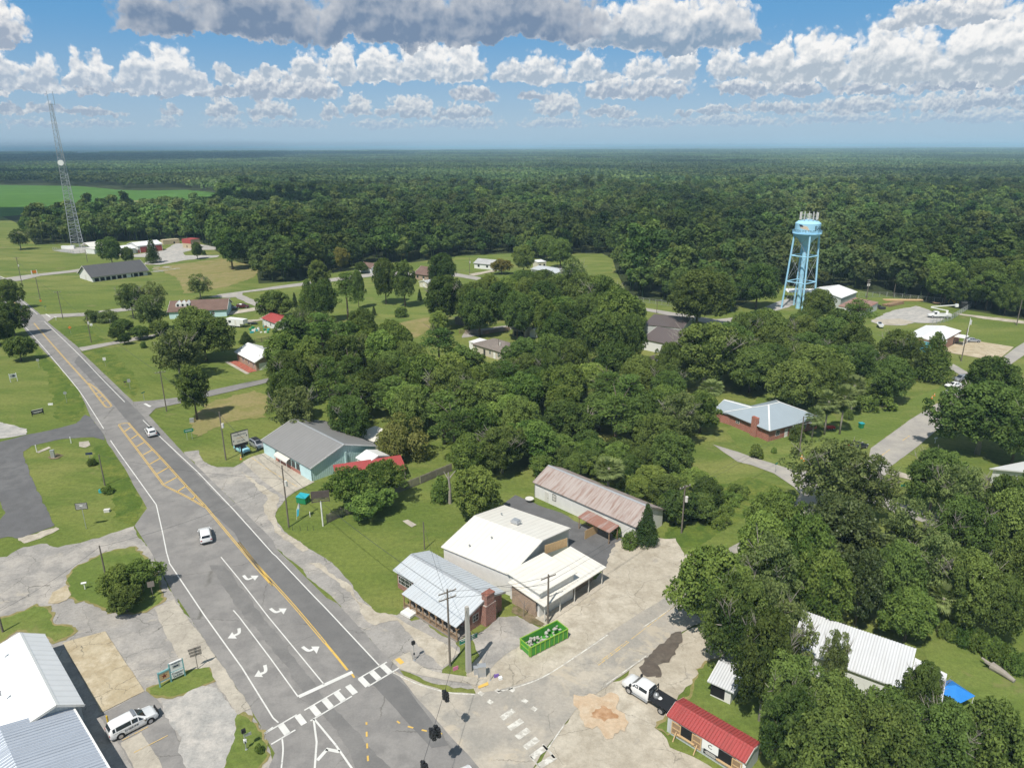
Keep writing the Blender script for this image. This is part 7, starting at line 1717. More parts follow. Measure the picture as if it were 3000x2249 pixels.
for i in range(4):
    (b0, t0), (b1, t1) = legs[i], legs[(i + 1) % 4]
    for f in (.36, .70): m = MB(); m.tube([b0.lerp(t0, f), b1.lerp(t1, f)], .22, 8); m.build('strut', 'tower_blue', wtw, smooth=True)
    m = MB()
    for f0, f1 in ((.01, .36), (.36, .70), (.70, .99)):
        m.tube([b0.lerp(t0, f0), b1.lerp(t1, f1)], .06, 5); m.tube([b1.lerp(t1, f0), b0.lerp(t0, f1)], .06, 5)
    m.build('cross_brace', 'mast_steel', wtw)
for k in range(12):
    a = k * math.pi / 6; m = MB(); x, y = 3.2 * math.cos(a), 3.2 * math.sin(a)
    m.box(-.18, .18, -.12, .12, Htop - .1, Htop + 2.7, Matrix.Translation((x, y, 0)) @ Matrix.Rotation(a, 4, 'Z')); m.build('antenna', 'off_white', wtw)
m = MB(); pts = [(3.0 * math.cos(a * math.pi / 12), 3.0 * math.sin(a * math.pi / 12), Htop + .5) for a in range(25)]; m.tube(pts, .08, 6, False); pts = [(x, y, z + 1.2) for x, y, z in pts]; m.tube(pts, .08, 6, False)
for a in range(6): m.bar((.2, 0, Htop), (3.0 * math.cos(a * math.pi / 3), 3.0 * math.sin(a * math.pi / 3), Htop + .5), .1)
m.build('antenna_frame', 'grey_metal', wtw)
def wrap(me, z0, r, ang0):
    for v in me.vertices:
        a = ang0 + v.co.x / r; rr = r + .03 + v.co.z; v.co = Vector((rr * math.cos(a), rr * math.sin(a), z0 + v.co.y))
view = math.atan2(-wy, -wx) - R_(38)      # direction from the tank towards the viewpoint, tank frame
def wraptext(body, size, z, da, mat, xs=1., nm='lettering'):
    me = text_mesh(body, size, xs=xs, extrude=.01)
    bm = bmesh.new(); bm.from_mesh(me); bmesh.ops.subdivide_edges(bm, edges=[e for e in bm.edges if e.calc_length() > .4], cuts=3, use_grid_fill=False); bm.to_mesh(me); bm.free()
    wrap(me, z, rt, view + da); me.materials.append(MATS[mat]); return link(bpy.data.objects.new(nm, me), wtw)
zt = Hb + (Ht_ - Hb) * .24
wraptext('IN GOD WE TRUST', 1.05, zt, -.42 if False else -.30, 'black_paint', 1.05)
wraptext('BAKER', 2.4, Hb + (Ht_ - Hb) * .55, 1.32, 'black_paint', 1.0); wraptext('JV', 1.3, Hb + (Ht_ - Hb) * .2, 1.1, 'black_paint')
# painted flag on the tank: canton and stripes on a slanted cloth
def flagpatch(poly, mat, lift, nm='flag_painting'):
    me = bpy.data.meshes.new(nm); bm = bmesh.new()
    vs = [bm.verts.new((x, y, lift)) for x, y in poly]; bm.faces.new(vs); bmesh.ops.subdivide_edges(bm, edges=bm.edges[:], cuts=6, use_grid_fill=True); bm.to_mesh(me); bm.free()
    wrap(me, Hb + (Ht_ - Hb) * .66, rt, view - .25); me.materials.append(MATS[mat]); return link(bpy.data.objects.new(nm, me), wtw)
def sk(u, v): return (-2.3 + u * 3.4 + v * .9, 1.0 - v * 1.5 - u * .55 + math.sin(u * 5) * .12)
flagpatch([sk(0, 0), sk(0, 1), sk(1, 1), sk(1, 0)], 'sand_white', .0)
for i in range(0, 7): flagpatch([sk(0, i / 7), sk(0, (i + .5) / 7), sk(1, (i + .5) / 7), sk(1, i / 7)], 'peach', .01, 'flag_stripe')
flagpatch([sk(0, 0), sk(0, .55), sk(.42, .55), sk(.42, 0)], 'navy', .02, 'flag_canton')

# ---------------------------------------------------------------- lattice mast
mx_, my_ = P('A', 637, 1452)[:2]
mst = empty('radio_mast', (mx_, my_), R_(20), 'very tall thin lattice radio mast at the fire station', 'mast')
Hm = hgt((mx_, my_), 'A', 432, 285); w0 = 45 * S_ / F * depth((mx_, my_, 0)) * 1.15; w1 = 1.1
nlev = 44; ang = [math.pi / 2 + k * 2 * math.pi / 3 for k in range(3)]
def mp(k, f): r = (w0 + (w1 - w0) * min(1, f ** .85)); return Vector((math.cos(ang[k]) * r, math.sin(ang[k]) * r, Hm * f))
for k in range(3):
    m = MB(); m.tube([mp(k, i / 12) for i in range(13)], [.26 - .14 * i / 12 for i in range(13)], 7); m.build('mast_leg', 'mast_steel', mst)
for k in range(3):
    m = MB()
    for i in range(nlev):
        f0, f1 = i / nlev, (i + 1) / nlev
        m.bar(mp(k, f0), mp((k + 1) % 3, f0), .13)
        if i % 2 == 0: m.bar(mp(k, f0), mp((k + 1) % 3, f1), .12)
        else: m.bar(mp((k + 1) % 3, f0), mp(k, f1), .12)
    m.build('lattice', 'mast_steel', mst)
fd = .55; zc = hgt((mx_, my_), 'A', 525, 765)
m = MB(); m.tube([(-.2, -2.6, zc), (-.2, -3.4, zc)], 1.7, 20); m.build('dish', 'white_paint', mst)
for x in (-1.0, 2.2): m = MB(); m.tube([(x, 0, Hm - 1), (x, 0, Hm + 7.)], .12, 6); m.build('aerial', 'grey_metal', mst)
m = MB(); m.bar((-1.2, 0, Hm - .6), (2.3, 0, Hm - .6), .2); m.build('aerial_arm', 'grey_metal', mst)

# ---------------------------------------------------------------- poles and wires
def pole(k, bx, by, tx, ty, label, arms=0, transf=0, r=.15, mat='pole_wood', name='utility_pole', lamp=None, cat='pole', hmul=1.):
    b = P(k if isinstance(k, str) else k[0], bx, by); h = hgt((b.x, b.y), k if isinstance(k, str) else k[1], tx, ty) * hmul
    o = empty(name, (b.x, b.y), 0, label, cat)
    m = MB(); m.tube([(0, 0, -.2), (0, 0, h)], [r, r * .72], 10); m.build('post', mat, o, smooth=True)
    rot = R_(32)
    for i in range(arms):
        z = h - .4 - i * .9; m = MB(); c, s = math.cos(rot), math.sin(rot); m.bar((-1.2 * c, -1.2 * s, z), (1.2 * c, 1.2 * s, z), .1, .12); m.build('crossarm', mat, o)
        for q in (-1.1, -.4, .4, 1.1): m = MB(); m.tube([(q * c, q * s, z + .05), (q * c, q * s, z + .28)], .05, 6); m.build('insulator', 'off_white', o)
    for i in range(transf):
        z = h * .72; q = .38 if i == 0 else -.38
        m = MB(); m.tube([(q, -.1, z - .5), (q, -.1, z + .45)], .26, 12); m.build('transformer', 'off_white', o, smooth=True)
    if lamp: m = MB(); m.bar((0, 0, h * lamp), (1.4, .2, h * lamp + .3), .06); m.box(1.3, 1.9, .08, .32, h * lamp + .22, h * lamp + .36); m.build('street_lamp', 'grey_metal', o)
    return b.x, b.y, h
PP = {}
PP['shop'] = pole('F', 405, 1088, 365, 588, 'grey wooden utility pole with a transformer in front of the teal shop', 0, 1)
PP['sign'] = pole('B', 1830, 1650, 1780, 1258, 'utility pole with a transformer beside the cream pharmacy sign', 0, 1)
PP['side'] = pole('B', 1350, 1258, 1292, 930, 'utility pole with a crossarm at the asphalt side street', 1)
PP['drive'] = pole('B', 740, 700, 700, 478, 'utility pole on the verge above the driveway', 0, 1)
PP['side1'] = pole('B', 510, 508, 474, 285, 'utility pole with a crossarm at the upper side street', 1)
PP['f1'] = pole('B', 330, 368, 290, 172, 'bare utility pole beside the orange diamond sign', 0)
PP['f2'] = pole('B', 183, 246, 150, 10, 'tall utility pole at the barn street corner', 1, 1)
PP['isl'] = pole('C', 850, 612, 813, 362, 'bare short pole on the grass verge left of the highway', 0, 0, .13)
PP['tree'] = pole('C', 857, 1350, 835, 1098, 'pole with a white foot beside the ornamental trees', 0, 0, .13)
PP['edge'] = pole('D', 25, 560, 0, 385, 'dark pole at the left border below the car park', 0, 0, .15)
PP['corner'] = pole('G', 1710, 830, 1700, 212, 'wooden utility pole with crossarms at the street corner beside the silver roofed house', 2)
PP['mid'] = pole('b', 690, 1362, 708, 565, 'wooden pole between the corner house and the shop row', 1, 0, .16)
PP['lot'] = pole('I', 1648, 1135, 1680, 748, 'utility pole with a transformer on the rough ground of the lot', 1, 1)
PP['right'] = pole('L', 385, 655, 448, 330, 'utility pole with a lamp in front of the red brick house', 0, 0, .16, lamp=.8)
PP['grass'] = pole('F', 1503, 1268, 1490, 1045, 'slim pole standing alone on the empty lot grass', 0, 0, .1)
PP['yard'] = pole('K', 935, 760, 952, 603, 'double transformer pole in the utility yard', 2, 2, .2)
PP['office'] = pole('K', 1702, 1265, 1745, 1000, 'pole in front of the brick office', 0, 0, .16)
PP['y2'] = pole('K', 1153, 752, 1160, 640, 'thin lamp pole behind the timber stacks', 0, 0, .13); PP['y3'] = pole('K', 1423, 778, 1433, 712, 'thin pole at the yard fence', 0, 0, .13)
PP['re'] = pole('K', 2150, 975, 2222, 770, 'leaning pole beside the dirt track at the right border', 0, 0, .18)
PP['flag'] = pole('K', 1742, 1100, 1778, 915, 'pale flagpole in front of the brick office', 0, 0, .09, 'white_paint', 'flagpole', cat='flagpole')
m = MB(); m.box(0, .06, 0, .9, 0, 1.6); q = m.build('furled_flag', 'sand_white'); tag(q, 'pale furled flag hanging on the flagpole by the brick office', 'flag'); q.location = (PP['flag'][0], PP['flag'][1] - .9, PP['flag'][2] * .72)
PP['hl'] = pole('H', 1447, 742, 1455, 632, 'street lamp pole beside the back street at the forest', 0, 0, .12, lamp=.95); PP['e1'] = pole('E', 2105, 1095, 2103, 945, 'pole with a transformer in front of the beige house', 0, 1, .14); PP['e2'] = pole('E', 1868, 420, 1862, 288, 'pole with a transformer beside the far white house', 0, 1, .14)
PP['a1'] = pole('A', 708, 1568, 697, 1470, 'pole standing right of the mast pavilion', 0, 1, .15); PP['ranch'] = pole('E', 180, 1190, 168, 1075, 'slim pole at the corner of the white roofed brick ranch', 0, 0, .1); PP['e3'] = pole('E', 1935, 925, 1933, 855, 'short pole beside the back lane', 0, 0, .1)
# square concrete signal pole
b0 = P('G', 1860, 878); hc = hgt((b0.x, b0.y), 'G', 1866, 352)
o = empty('signal_pole', (b0.x, b0.y), R_(30), 'thick square concrete pole carrying the traffic signal wires', 'pole'); m = MB(); m.add([(x * r, y * r, z) for z, r in ((-.2, .3), (hc, .2)) for x, y in ((-1, -1), (1, -1), (1, 1), (-1, 1))], [(0, 3, 2, 1), (4, 5, 6, 7), (0, 1, 5, 4), (1, 2, 6, 5), (2, 3, 7, 6), (3, 0, 4, 7)]); m.build('post', 'concrete_post', o)
def wire(a, b, sag=.6, r=.02, name='power_line', label=None, mat='dark_metal', n=14):
    a = Vector(a); b = Vector(b); m = MB()
    m.tube([a.lerp(b, i / n) - Vector((0, 0, sag * 4 * (i / n) * (1 - i / n))) for i in range(n + 1)], r, 4, False)
    return tag(m.build(name, mat), label, 'wire', 'overhead wires')
def top(k, dz=.3, dx=0., dy=0.): x, y, h = PP[k]; return (x + dx, y + dy, h - dz)
for i, (a, b_) in enumerate((('corner', 'shop'), ('shop', 'sign'), ('sign', 'side'), ('side', 'drive'), ('drive', 'side1'), ('side1', 'f1'), ('f1', 'f2'))):
    for dz, dx in ((.3, -.3), (.9, .3)): wire(top(a, dz, dx), top(b_, dz, dx), .9, label='overhead wire along the right side of the highway')
for dz in (.3, 1.2): wire(top('corner', dz), top('mid', dz), .4, label='overhead wire from the corner pole along the cross street'); wire(top('mid', dz), top('lot', dz), .8, label='overhead wire from the shop row pole to the lot pole'); wire(top('lot', dz), top('right', dz), .8, label='overhead wire from the lot pole to the brick house pole')
wire(top('isl', .2), top('shop', 2.5), .8, label='wire crossing the highway below the teal shop'); wire(top('tree', .2), top('shop', 3), 1., label='wire crossing the highway above the ornamental trees'); wire(top('tree', .2), top('edge', .2), .5, label='wire above the left car park'); wire(top('grass', .1), top('corner', 2), .4, label='service wire over the empty lot grass'); wire(top('mid', 1.5), A.world(A.L * .9, A.W, 3.2), .3, label='service wire to the silver roofed house')
wire(top('right', .5), top('office', .3), 1.2, label='overhead wire along the station road')
# traffic signals on a span wire
far_end = P('G', 1400, 1900, 6.6)
s0 = Vector((b0.x, b0.y, hc - .4))
def span(f): return s0.lerp(Vector(far_end), f) - Vector((0, 0, 1.0 * 4 * f * (1 - f) * .6))
sg_w = wire(s0, far_end, .6, .02, 'span_wire', 'span wire carrying the traffic signals over the junction')
def nearest_f(k, x, y):
    X, Y = px(k, x, y); return min((i / 400 for i in range(401)), key=lambda f: (proj(span(f))[1] - Y) ** 2)
for nh, (x, y), l in ((1, (1690, 1015), 'single hanging traffic signal nearest the street corner'), (2, (1580, 1310), 'pair of hanging traffic signals in the middle of the span'), (1, (1480, 1590), 'hanging traffic signal at the bottom border')):
    q = span(nearest_f('G', x, y)); o = empty('traffic_signal', q, R_(40), l, 'traffic light')
    m = MB(); m.tube([(0, 0, .02), (0, 0, -.45)], .035, 6); m.build('hanger', 'black_paint', o)
    for i in range(nh):
        for a in range(2):
            xo = (i - (nh - 1) / 2) * .55; yo = (a - .5) * .42
            m = MB(); m.box(xo - .2, xo + .2, yo - .14, yo + .14, -1.5, -.42); hd_ = m.build('signal_head', 'black_paint', o)
            for z, c in ((-.6, 'lamp_red'), (-.95, 'dark_metal'), (-1.3, 'dark_metal')):
                ys = yo + (.14 if a else -.14); dy = .16 if a else -.16
                m = MB(); m.tube([(xo, ys, z), (xo, ys + dy, z - .02)], .15, 10); m.build('visor', 'black_paint', hd_)
def pedsig(k, bx, by, tx, ty, label, box=True, panel=False):
    b = P(k, bx, by); h = hgt((b.x, b.y), k, tx, ty); o = empty('pedestrian_signal', (b.x, b.y), R_(35), label, 'signal')
    m = MB(); m.tube([(0, 0, 0), (0, 0, h - .2)], .055, 8); m.lathe([(.16, 0), (.14, .12)], 10); m.build('post', 'galvanised', o)
    m = MB(); m.box(-.22, .22, -.14, .14, h - .45, h); m.build('signal_head', 'black_paint', o)
    if panel: m = MB(); m.box(.1, .75, -.02, .02, h * .62, h * .75); m.build('sign_plate', 'galvanised', o); m = MB(); m.box(-.15, .15, -.12, .12, h * .38, h * .52); m.build('push_button_box', 'white_paint', o)
    m = MB(); m.box(-.1, .1, -.12, .0, 1.0, 1.25); m.build('push_button', 'dark_metal', o)
pedsig('G', 1420, 790, 1413, 632, 'pedestrian signal post on the pavement corner by the crosswalk'); pedsig('D', 1995, 1512, 1972, 1345, 'pedestrian signal post with a small plate on the left corner', panel=True)
# green street name sign by the concrete pole
b1 = P('p', 372, 1310); h1 = hgt((b1.x, b1.y), 'p', 372, 560)
o = empty('street_name_sign', (b1.x, b1.y), 0, 'green street name sign on a slim post beside the concrete pole', 'sign'); m = MB(); m.tube([(0, 0, 0), (0, 0, h1 + .5)], .05, 8); m.build('post', 'dark_metal', o)
pn = P('p', 190, 690, 5.6); pf = P('p', 485, 560, 5.6); dd_ = (pf - pn); dd_.z = 0; dd_.normalize()
m = MB(); m.box(-1.3, 1.3, -.03, .03, -.33, .33); pl = m.build('sign_plate', 'green_sign', o, loc=(-.25, 0, h1 - .5), rz=math.atan2(dd_.y, dd_.x))
m = MB(); [m.box(*q) for q in ((-1.3, 1.3, -.04, .04, .31, .35), (-1.3, 1.3, -.04, .04, -.35, -.31))]; m.build('border', 'off_white', pl)
m = MB()
for x0, x1, z in ((-1.1, .95, .12), (.3, 1.0, -.14)): m.box(x0, x1, -.045, -.03, z - .05, z + .05)
m.build('faded_lettering', 'off_white', pl)
# ---------------------------------------------------------------- signs
def bboard(k, p1, p2, t1, label, name, zlo, zhi, mat, post='trim_white', pw=.1, thick=.06, cat='sign', posts=True, over=.0):
    """two-post board: base pixels of both posts, pixel of one top; board spans zlo..zhi of the post height"""
    a, b = P(k, *p1), P(k, *p2); h = hgt((b.x, b.y), k, *t1); d = b - a; w = d.length; an = math.atan2(d.y, d.x)
    o = empty(name, ((a.x + b.x) / 2, (a.y + b.y) / 2), an, label, cat)
    if posts:
        for s in (-1, 1): m = MB(); m.box(s * w / 2 - pw / 2, s * w / 2 + pw / 2, -pw / 2, pw / 2, 0, h); m.build('post', post, o)
    m = MB(); m.box(-w / 2 - over, w / 2 + over, -thick / 2 - .02, thick / 2, h * zlo, h * zhi); pn = m.build('panel', mat, o)
    return o, pn, w, h
def pole_sign(k, b, t, label, name, w, hh, mat, post='galvanised', r=.04, rz=R_(30), shape='rect', z=None, cat='sign'):
    q = P(k, *b); h = hgt((q.x, q.y), k, *t); o = empty(name, (q.x, q.y), rz, label, cat)
    m = MB(); m.tube([(0, 0, 0), (0, 0, h - .02)], r, 8); m.build('post', post, o); m = MB(); zc = h - hh / 2
    if shape == 'rect': m.box(-w / 2, w / 2, -r - .035, -r - .005, h - hh, h)
    else:
        n = 4 if shape == 'diamond' else 8; pts = [(w / 2 * math.cos(2 * math.pi * i / n + (0 if n == 4 else math.pi / 8)), -r - .03, zc + w / 2 * math.sin(2 * math.pi * i / n + (0 if n == 4 else math.pi / 8))) for i in range(n)]
        m.add(pts + [(x, y + .025, zz) for x, y, zz in pts], [tuple(range(n)), tuple(range(n, 2 * n))[::-1]] + [(i, n + i, n + (i + 1) % n, (i + 1) % n) for i in range(n)])
    pn = m.build('panel', mat, o); return o, pn, h, r
# cream pharmacy sign over the pale blue car
q = P('f', 560, 985); h = hgt((q.x, q.y), 'f', 480, 155); an = hd(P('f', 290, 480, 3.), P('f', 720, 360, 3.))
o = empty('pharmacy_sign', (q.x, q.y), an, 'cream pharmacy sign on a dark post beside the parked pale blue car', 'sign'); m = MB(); m.box(-.12, .12, -.12, .12, 0, h * .55); m.build('post', 'black_paint', o)
zb = h * .56; m = MB(); m.box(-1.75, 1.75, -.15, .15, zb, h); pn = m.build('panel', 'siding_cream', o)
m = MB(); [m.box(*r) for r in ((-1.82, 1.82, -.17, .17, zb - .08, zb), (-1.82, 1.82, -.17, .17, h, h + .08), (-1.82, -1.75, -.17, .17, zb, h), (1.75, 1.82, -.17, .17, zb, h))]; m.build('frame', 'black_paint', pn)
m = MB(); m.box(-1.3, 1.5, -.12, .12, zb - .75, zb - .1); m.build('message_panel', 'black_paint', o)
zz = (h - zb)
lettering('HealthSmart', .52, 'navy', (0, -.16, zb + zz * .78), (1, 0, 0), (0, 0, 1), pn, 1.0); lettering('Pharmacy', .40, 'peach', (0, -.16, zb + zz * .5), (1, 0, 0), (0, 0, 1), pn, 1.0); lettering('537-1268', .42, 'navy', (.05, -.16, zb + zz * .2), (1, 0, 0), (0, 0, 1), pn, 1.0)
for x in (-1.45, 1.4):
    m = MB(); zc = zb + zz * (.3 if x < 0 else .55); m.quad((x - .16, -.157, zc + .2), (x + .16, -.157, zc + .2), (x + .05, -.157, zc - .08), (x - .05, -.157, zc - .08)); m.quad((x - .03, -.157, zc - .08), (x + .03, -.157, zc - .08), (x + .03, -.157, zc - .25), (x - .03, -.157, zc - .25)); m.build('mortar_emblem', 'navy', pn)
# museum and saddlery sign
o, pn, w, h = bboard('g', (700, 1075), (1135, 885), (1045, 300), 'tall white two panel sign in green posts beside the concrete lot', 'museum_sign', .54, .97, 'white_paint', 'teal_trim', .14)
m = MB(); m.box(-w / 2 + .07, w / 2 - .07, -.09, .05, h * .17, h * .50); p2 = m.build('panel', 'white_paint', o); m = MB(); m.box(-w / 2, w / 2, -.1, .1, h * .97, h * 1.0); m.build('top_rail', 'trim_white', o); m = MB(); m.box(-w / 2 + .07, w / 2 - .07, -.06, .06, h * .50, h * .54); m.build('middle_rail', 'teal_trim', o)
lettering('MUSEUM', .25, 'navy', (0, -.06, h * .91), (1, 0, 0), (0, 0, 1), pn, 1.1)
m = MB(); m.box(-w * .28, w * .28, -.055, -.05, h * .66, h * .84); m.build('picture_ground', 'galvanised', pn); m = MB(); m.box(-w * .2, w * .16, -.065, -.056, h * .72, h * .79); m.build('picture', 'navy', pn)
lettering('Copper\nSaddle', .42, 'dark_metal', (0, -.10, h * .34), (1, 0, 0), (0, 0, 1), p2, 1.0)
o, pn, w, h = bboard('g', (335, 1265), (690, 1085), (600, 600), 'peach sign with a dark brown star left of the tall museum sign', 'star_sign', .42, .86, 'peach', 'teal_trim', .13)
m = MB(); m.box(-w / 2, w / 2, -.09, .09, h * .86, h * .96); m.build('top_rail', 'teal_trim', o); m = MB(); m.box(-w / 2, w / 2, -.05, .05, h * .34, h * .38); m.build('lower_rail', 'teal_trim', o)
R0 = h * .17; m = MB(); m.quad(*[((R0 if i % 2 == 0 else R0 * .42) * math.sin(i * math.pi / 5), -.056, h * .64 + (R0 if i % 2 == 0 else R0 * .42) * math.cos(i * math.pi / 5)) for i in range(10)]); m.build('star', 'star_brown', pn)
# sign seen from behind next to the museum sign
q = P('g', 1545, 660); h = hgt((q.x, q.y), 'g', 1420, 10 - 60); o = empty('sign_back', (q.x, q.y), hd(P('g', 1280, 120), P('g', 1610, 10)), 'grey brown back of a road sign on one post near the highway edge', 'sign')
m = MB(); m.bar((0, 0, 0), (0, 0, h), .09); m.build('post', 'weathered_wood', o)
for i, z in enumerate((.97, .84, .71)): m = MB(); m.box(-.75 + .06 * i, .75, .05, .09, h * z - .34, h * z); m.build('plate', 'weathered_wood', o)
# left side signs
o, pn, w, h = bboard('m', (290, 550), (475, 515), (425, 290), 'white two post sign with an oval grey emblem on the left grass', 'oval_sign', .45, .93, 'white_paint', 'white_paint', .14); m = MB(); m.quad(*[(w * .42 * math.cos(i * math.pi / 10), -.056, h * .69 + h * .2 * math.sin(i * math.pi / 10)) for i in range(20)]); em = m.build('emblem', 'galvanised', pn); m = MB(); m.quad(*[(w * .1 + w * .22 * math.cos(i * math.pi / 8), -.062, h * .70 + h * .1 * math.sin(i * math.pi / 8)) for i in range(16)]); m.build('picture', 'navy', em)
o, pn, w, h = bboard('m', (875, 1475), (1185, 1405), (1155, 1245), 'black two post sign with white lettering on the left grass', 'black_sign', .25, .93, 'black_paint', 'black_paint', .13); m = MB(); m.box(-w / 2, w / 2, -.07, .05, h * .93, h * 1.0); m.build('top_rail', 'off_white', o)
m = MB()
for x0, x1, z in ((-.42, .42, .66), (-.30, .36, .55)): m.box(w * x0, w * x1, -.056, -.05, h * z - .07, h * z + .07)
m.build('faded_lettering', 'off_white', pn); m = MB(); m.box(-w * .4, w * .1, -.056, -.05, h * .36, h * .40); m.build('faded_lettering', 'galvanised', pn)
q = P('m', 1370, 1165); m = MB(); m.box(-.55, .55, -.1, .1, .0, .5); tag(m.build('ground_plate', 'white_paint', loc=(q.x, q.y, 0), rz=R_(10)), 'small white board standing low in the grass near the black sign', 'sign')
o, pn, h, r = pole_sign('R', (253, 1548), (243, 1472), 'grey sign with white stripes on a slim post, left verge', 'striped_sign', 1.9, 1.25, 'dark_metal', 'galvanised', .05, R_(14)); m = MB()
for i in range(5): z = h - 1.1 + i * .22; m.box(-.85, .85, -r - .05, -r - .036, z, z + .09)
m.build('white_stripe', 'off_white', pn); m = MB(); m.box(-.25, .2, -r - .06, -r - .05, h - .62, h - .45); m.build('white_patch', 'white_paint', pn)
pole_sign('C', (735, 425), (720, 345), 'small dark blue sign with its shrub on the left verge', 'blue_sign', 1.3, .5, 'navy', 'galvanised', .04, R_(15)); o, pn, h, r = pole_sign('C', (1242, 1525), (1225, 1388), 'brown back of a sign beside the ornamental trees', 'sign_back', .9, .9, 'weathered_wood', 'weathered_wood', .05, R_(25))
for b_, t_, l, rz, shp, mt, w, hh in (((575, 632), (572, 565), 'orange diamond warning sign beside the highway verge', 30, 'diamond', 'orange', 1.15, 1.15), ((330, 372), (330, 352), 'orange diamond sign at the foot of the far pole', 30, 'diamond', 'orange', 1.1, 1.1), ((742, 580), (741, 545), 'small white square sign behind the highway verge', 25, 'rect', 'white_paint', .9, .9),
      ((855, 895), (850, 820), 'white road sign in the right verge of the highway', 25, 'rect', 'sand_white', .8, .95), ((1055, 1080), (1045, 995), 'grey road sign beside the mailbox', 25, 'rect', 'galvanised', .75, .9), ((318, 905), (310, 832), 'back of a road sign in the left verge, further away', 25, 'rect', 'galvanised', .75, .75), ((543, 1190), (533, 1095), 'back of a round cornered road sign in the left verge, nearer', 25, 'oct', 'galvanised', .85, .85),
      ((1172, 1185), (1162, 1100), 'green street name sign at the asphalt side street', 60, 'rect', 'green_sign', .9, .25), ((820, 540), (812, 450), 'slim sign post by the pale shrubs', 25, 'rect', 'galvanised', .4, .4), ((900, 580), (890, 510), 'slim sign post on the lawn above the small trees', 25, 'rect', 'galvanised', .4, .3), ((372, 440), (368, 405), 'small green street sign at the upper side street', 60, 'rect', 'green_sign', .9, .25)):
    pole_sign('B', b_, t_, l, 'road_sign', w, hh, mt, 'galvanised', .035, R_(rz), shp)
pole_sign('d', (1055, 1465), (1065, 1300), 'small green street sign at the lot back street', 'road_sign', .9, .3, 'green_sign', 'galvanised', .04, R_(40)); pole_sign('L', (1228, 900), (1230, 880), 'small green sign in the grass right of the junction', 'road_sign', .9, .4, 'green_sign', 'galvanised', .03, R_(10))
o, pn, w, h = bboard('B', (1518, 1490), (1558, 1482), (1555, 1395), 'green two post direction sign right of the highway', 'direction_sign', .72, 1.0, 'green_sign', 'galvanised', .07, over=.45); m = MB(); m.box(-w / 2 - .2, w / 2 + .15, -.06, -.05, h * .84, h * .9); m.build('faded_lettering', 'off_white', pn)
o, pn, w, h = bboard('B', (262, 160), (303, 155), (300, 112), 'orange board between two white posts near the barn street', 'orange_sign', .45, .95, 'orange', 'white_paint', .3)
# weathered empty sign on the white post
q = P('e', 825, 1505); h = hgt((q.x, q.y), 'e', 795, 1050); o = empty('rusty_sign', (q.x, q.y), R_(12), 'weathered dark wooden sign frame on a peeling white post', 'sign'); m = MB(); m.tube([(0, 0, -.1), (0, 0, h * .72)], .13, 10); m.build('post', 'sand_white', o)
m = MB(); m.box(-1.4, 1.4, -.06, .06, h * .80, h); m.build('panel', 'wood_dark', o); m = MB(); [m.box(*r) for r in ((-1.5, 1.5, -.1, .1, h * .70, h * .72), (-1.5, 1.5, -.1, .1, h * .76, h * .775), (-1.5, -1.38, -.1, .1, h * .68, h), (1.38, 1.5, -.1, .1, h * .68, h))]; m.build('frame', 'wood_dark', o)
# feather flag, skip bin, dumpsters
q = P('e', 485, 1425); h = hgt((q.x, q.y), 'e', 515, 1215); o = empty('feather_flag', (q.x, q.y), R_(20), 'tall blue and white feather flag on the grass beside the teal bin', 'flag'); m = MB(); m.tube([(0, 0, 0), (.15, 0, h * .6), (.6, 0, h)], .025, 6); m.build('post', 'white_paint', o)
m = MB(); m.add([(x, y, z) for x, z in ((.02, .5), (.38, .8), (.55, h * .55), (.85, h * .86), (.62, h), (.17, h * .6)) for y in (-.012, .012)], [(0, 2, 4, 6, 8, 10), (11, 9, 7, 5, 3, 1), (0, 1, 3, 2), (2, 3, 5, 4), (4, 5, 7, 6), (6, 7, 9, 8), (8, 9, 11, 10), (10, 11, 1, 0)])
fm, ft, fo = newmat('flag_cloth'); s_ = ft.sep(objc(ft)); principled(ft, fo, ft.mix(ft.ramp(s_[2], h * .55, h * .75), (.05, .45, .62, 1), (.75, .78, .78, 1)), .7); m.build('cloth', 'flag_cloth', o)
q = P('e', 570, 1200); o = empty('trash_bin', (q.x, q.y), R_(-20), 'green dumpster with a turquoise lid on the shop grass', 'dumpster'); m = MB(); m.box(-1., 1., -.7, .7, .1, 1.25); [m.box(*r) for r in ((-1.04, 1.04, -.74, -.7, 1.1, 1.25), (-1.04, 1.04, .7, .74, 1.1, 1.25))]; m.build('body', 'bin_green', o); m = MB(); m.add([(-1.05, -.75, 1.26), (1.05, -.75, 1.26), (1.05, .75, 1.5), (-1.05, .75, 1.5), (-1.05, -.75, 1.32), (1.05, -.75, 1.32), (1.05, .75, 1.56), (-1.05, .75, 1.56)], [(0, 3, 2, 1), (4, 5, 6, 7), (0, 1, 5, 4), (1, 2, 6, 5), (2, 3, 7, 6), (3, 0, 4, 7)]); m.build('lid', 'bin_teal', o)
a_, b_ = P('J', 425, 768), P('J', 728, 612); d = b_ - a_; L = d.length; an = math.atan2(d.y, d.x); o = empty('roll_off_container', (a_.x, a_.y), an, 'long open bright green roll off waste container beside the lot', 'waste container')
hh = 1.55; wd = 2.2; m = MB(); m.box(0, L, 0, .06, .18, hh); m.box(0, L, wd - .06, wd, .18, hh); m.box(0, .06, .06, wd - .06, .18, hh); m.box(L - .06, L, .06, wd - .06, .18, hh); m.box(.06, L - .06, .06, wd - .06, .18, .24); m.build('body', 'dump_green', o)
m = MB(); n = 8
for i in range(n + 1): x = .08 + (L - .16) * i / n; m.box(x - .06, x + .06, -.07, 0, .18, hh); m.box(x - .06, x + .06, wd, wd + .07, .18, hh)
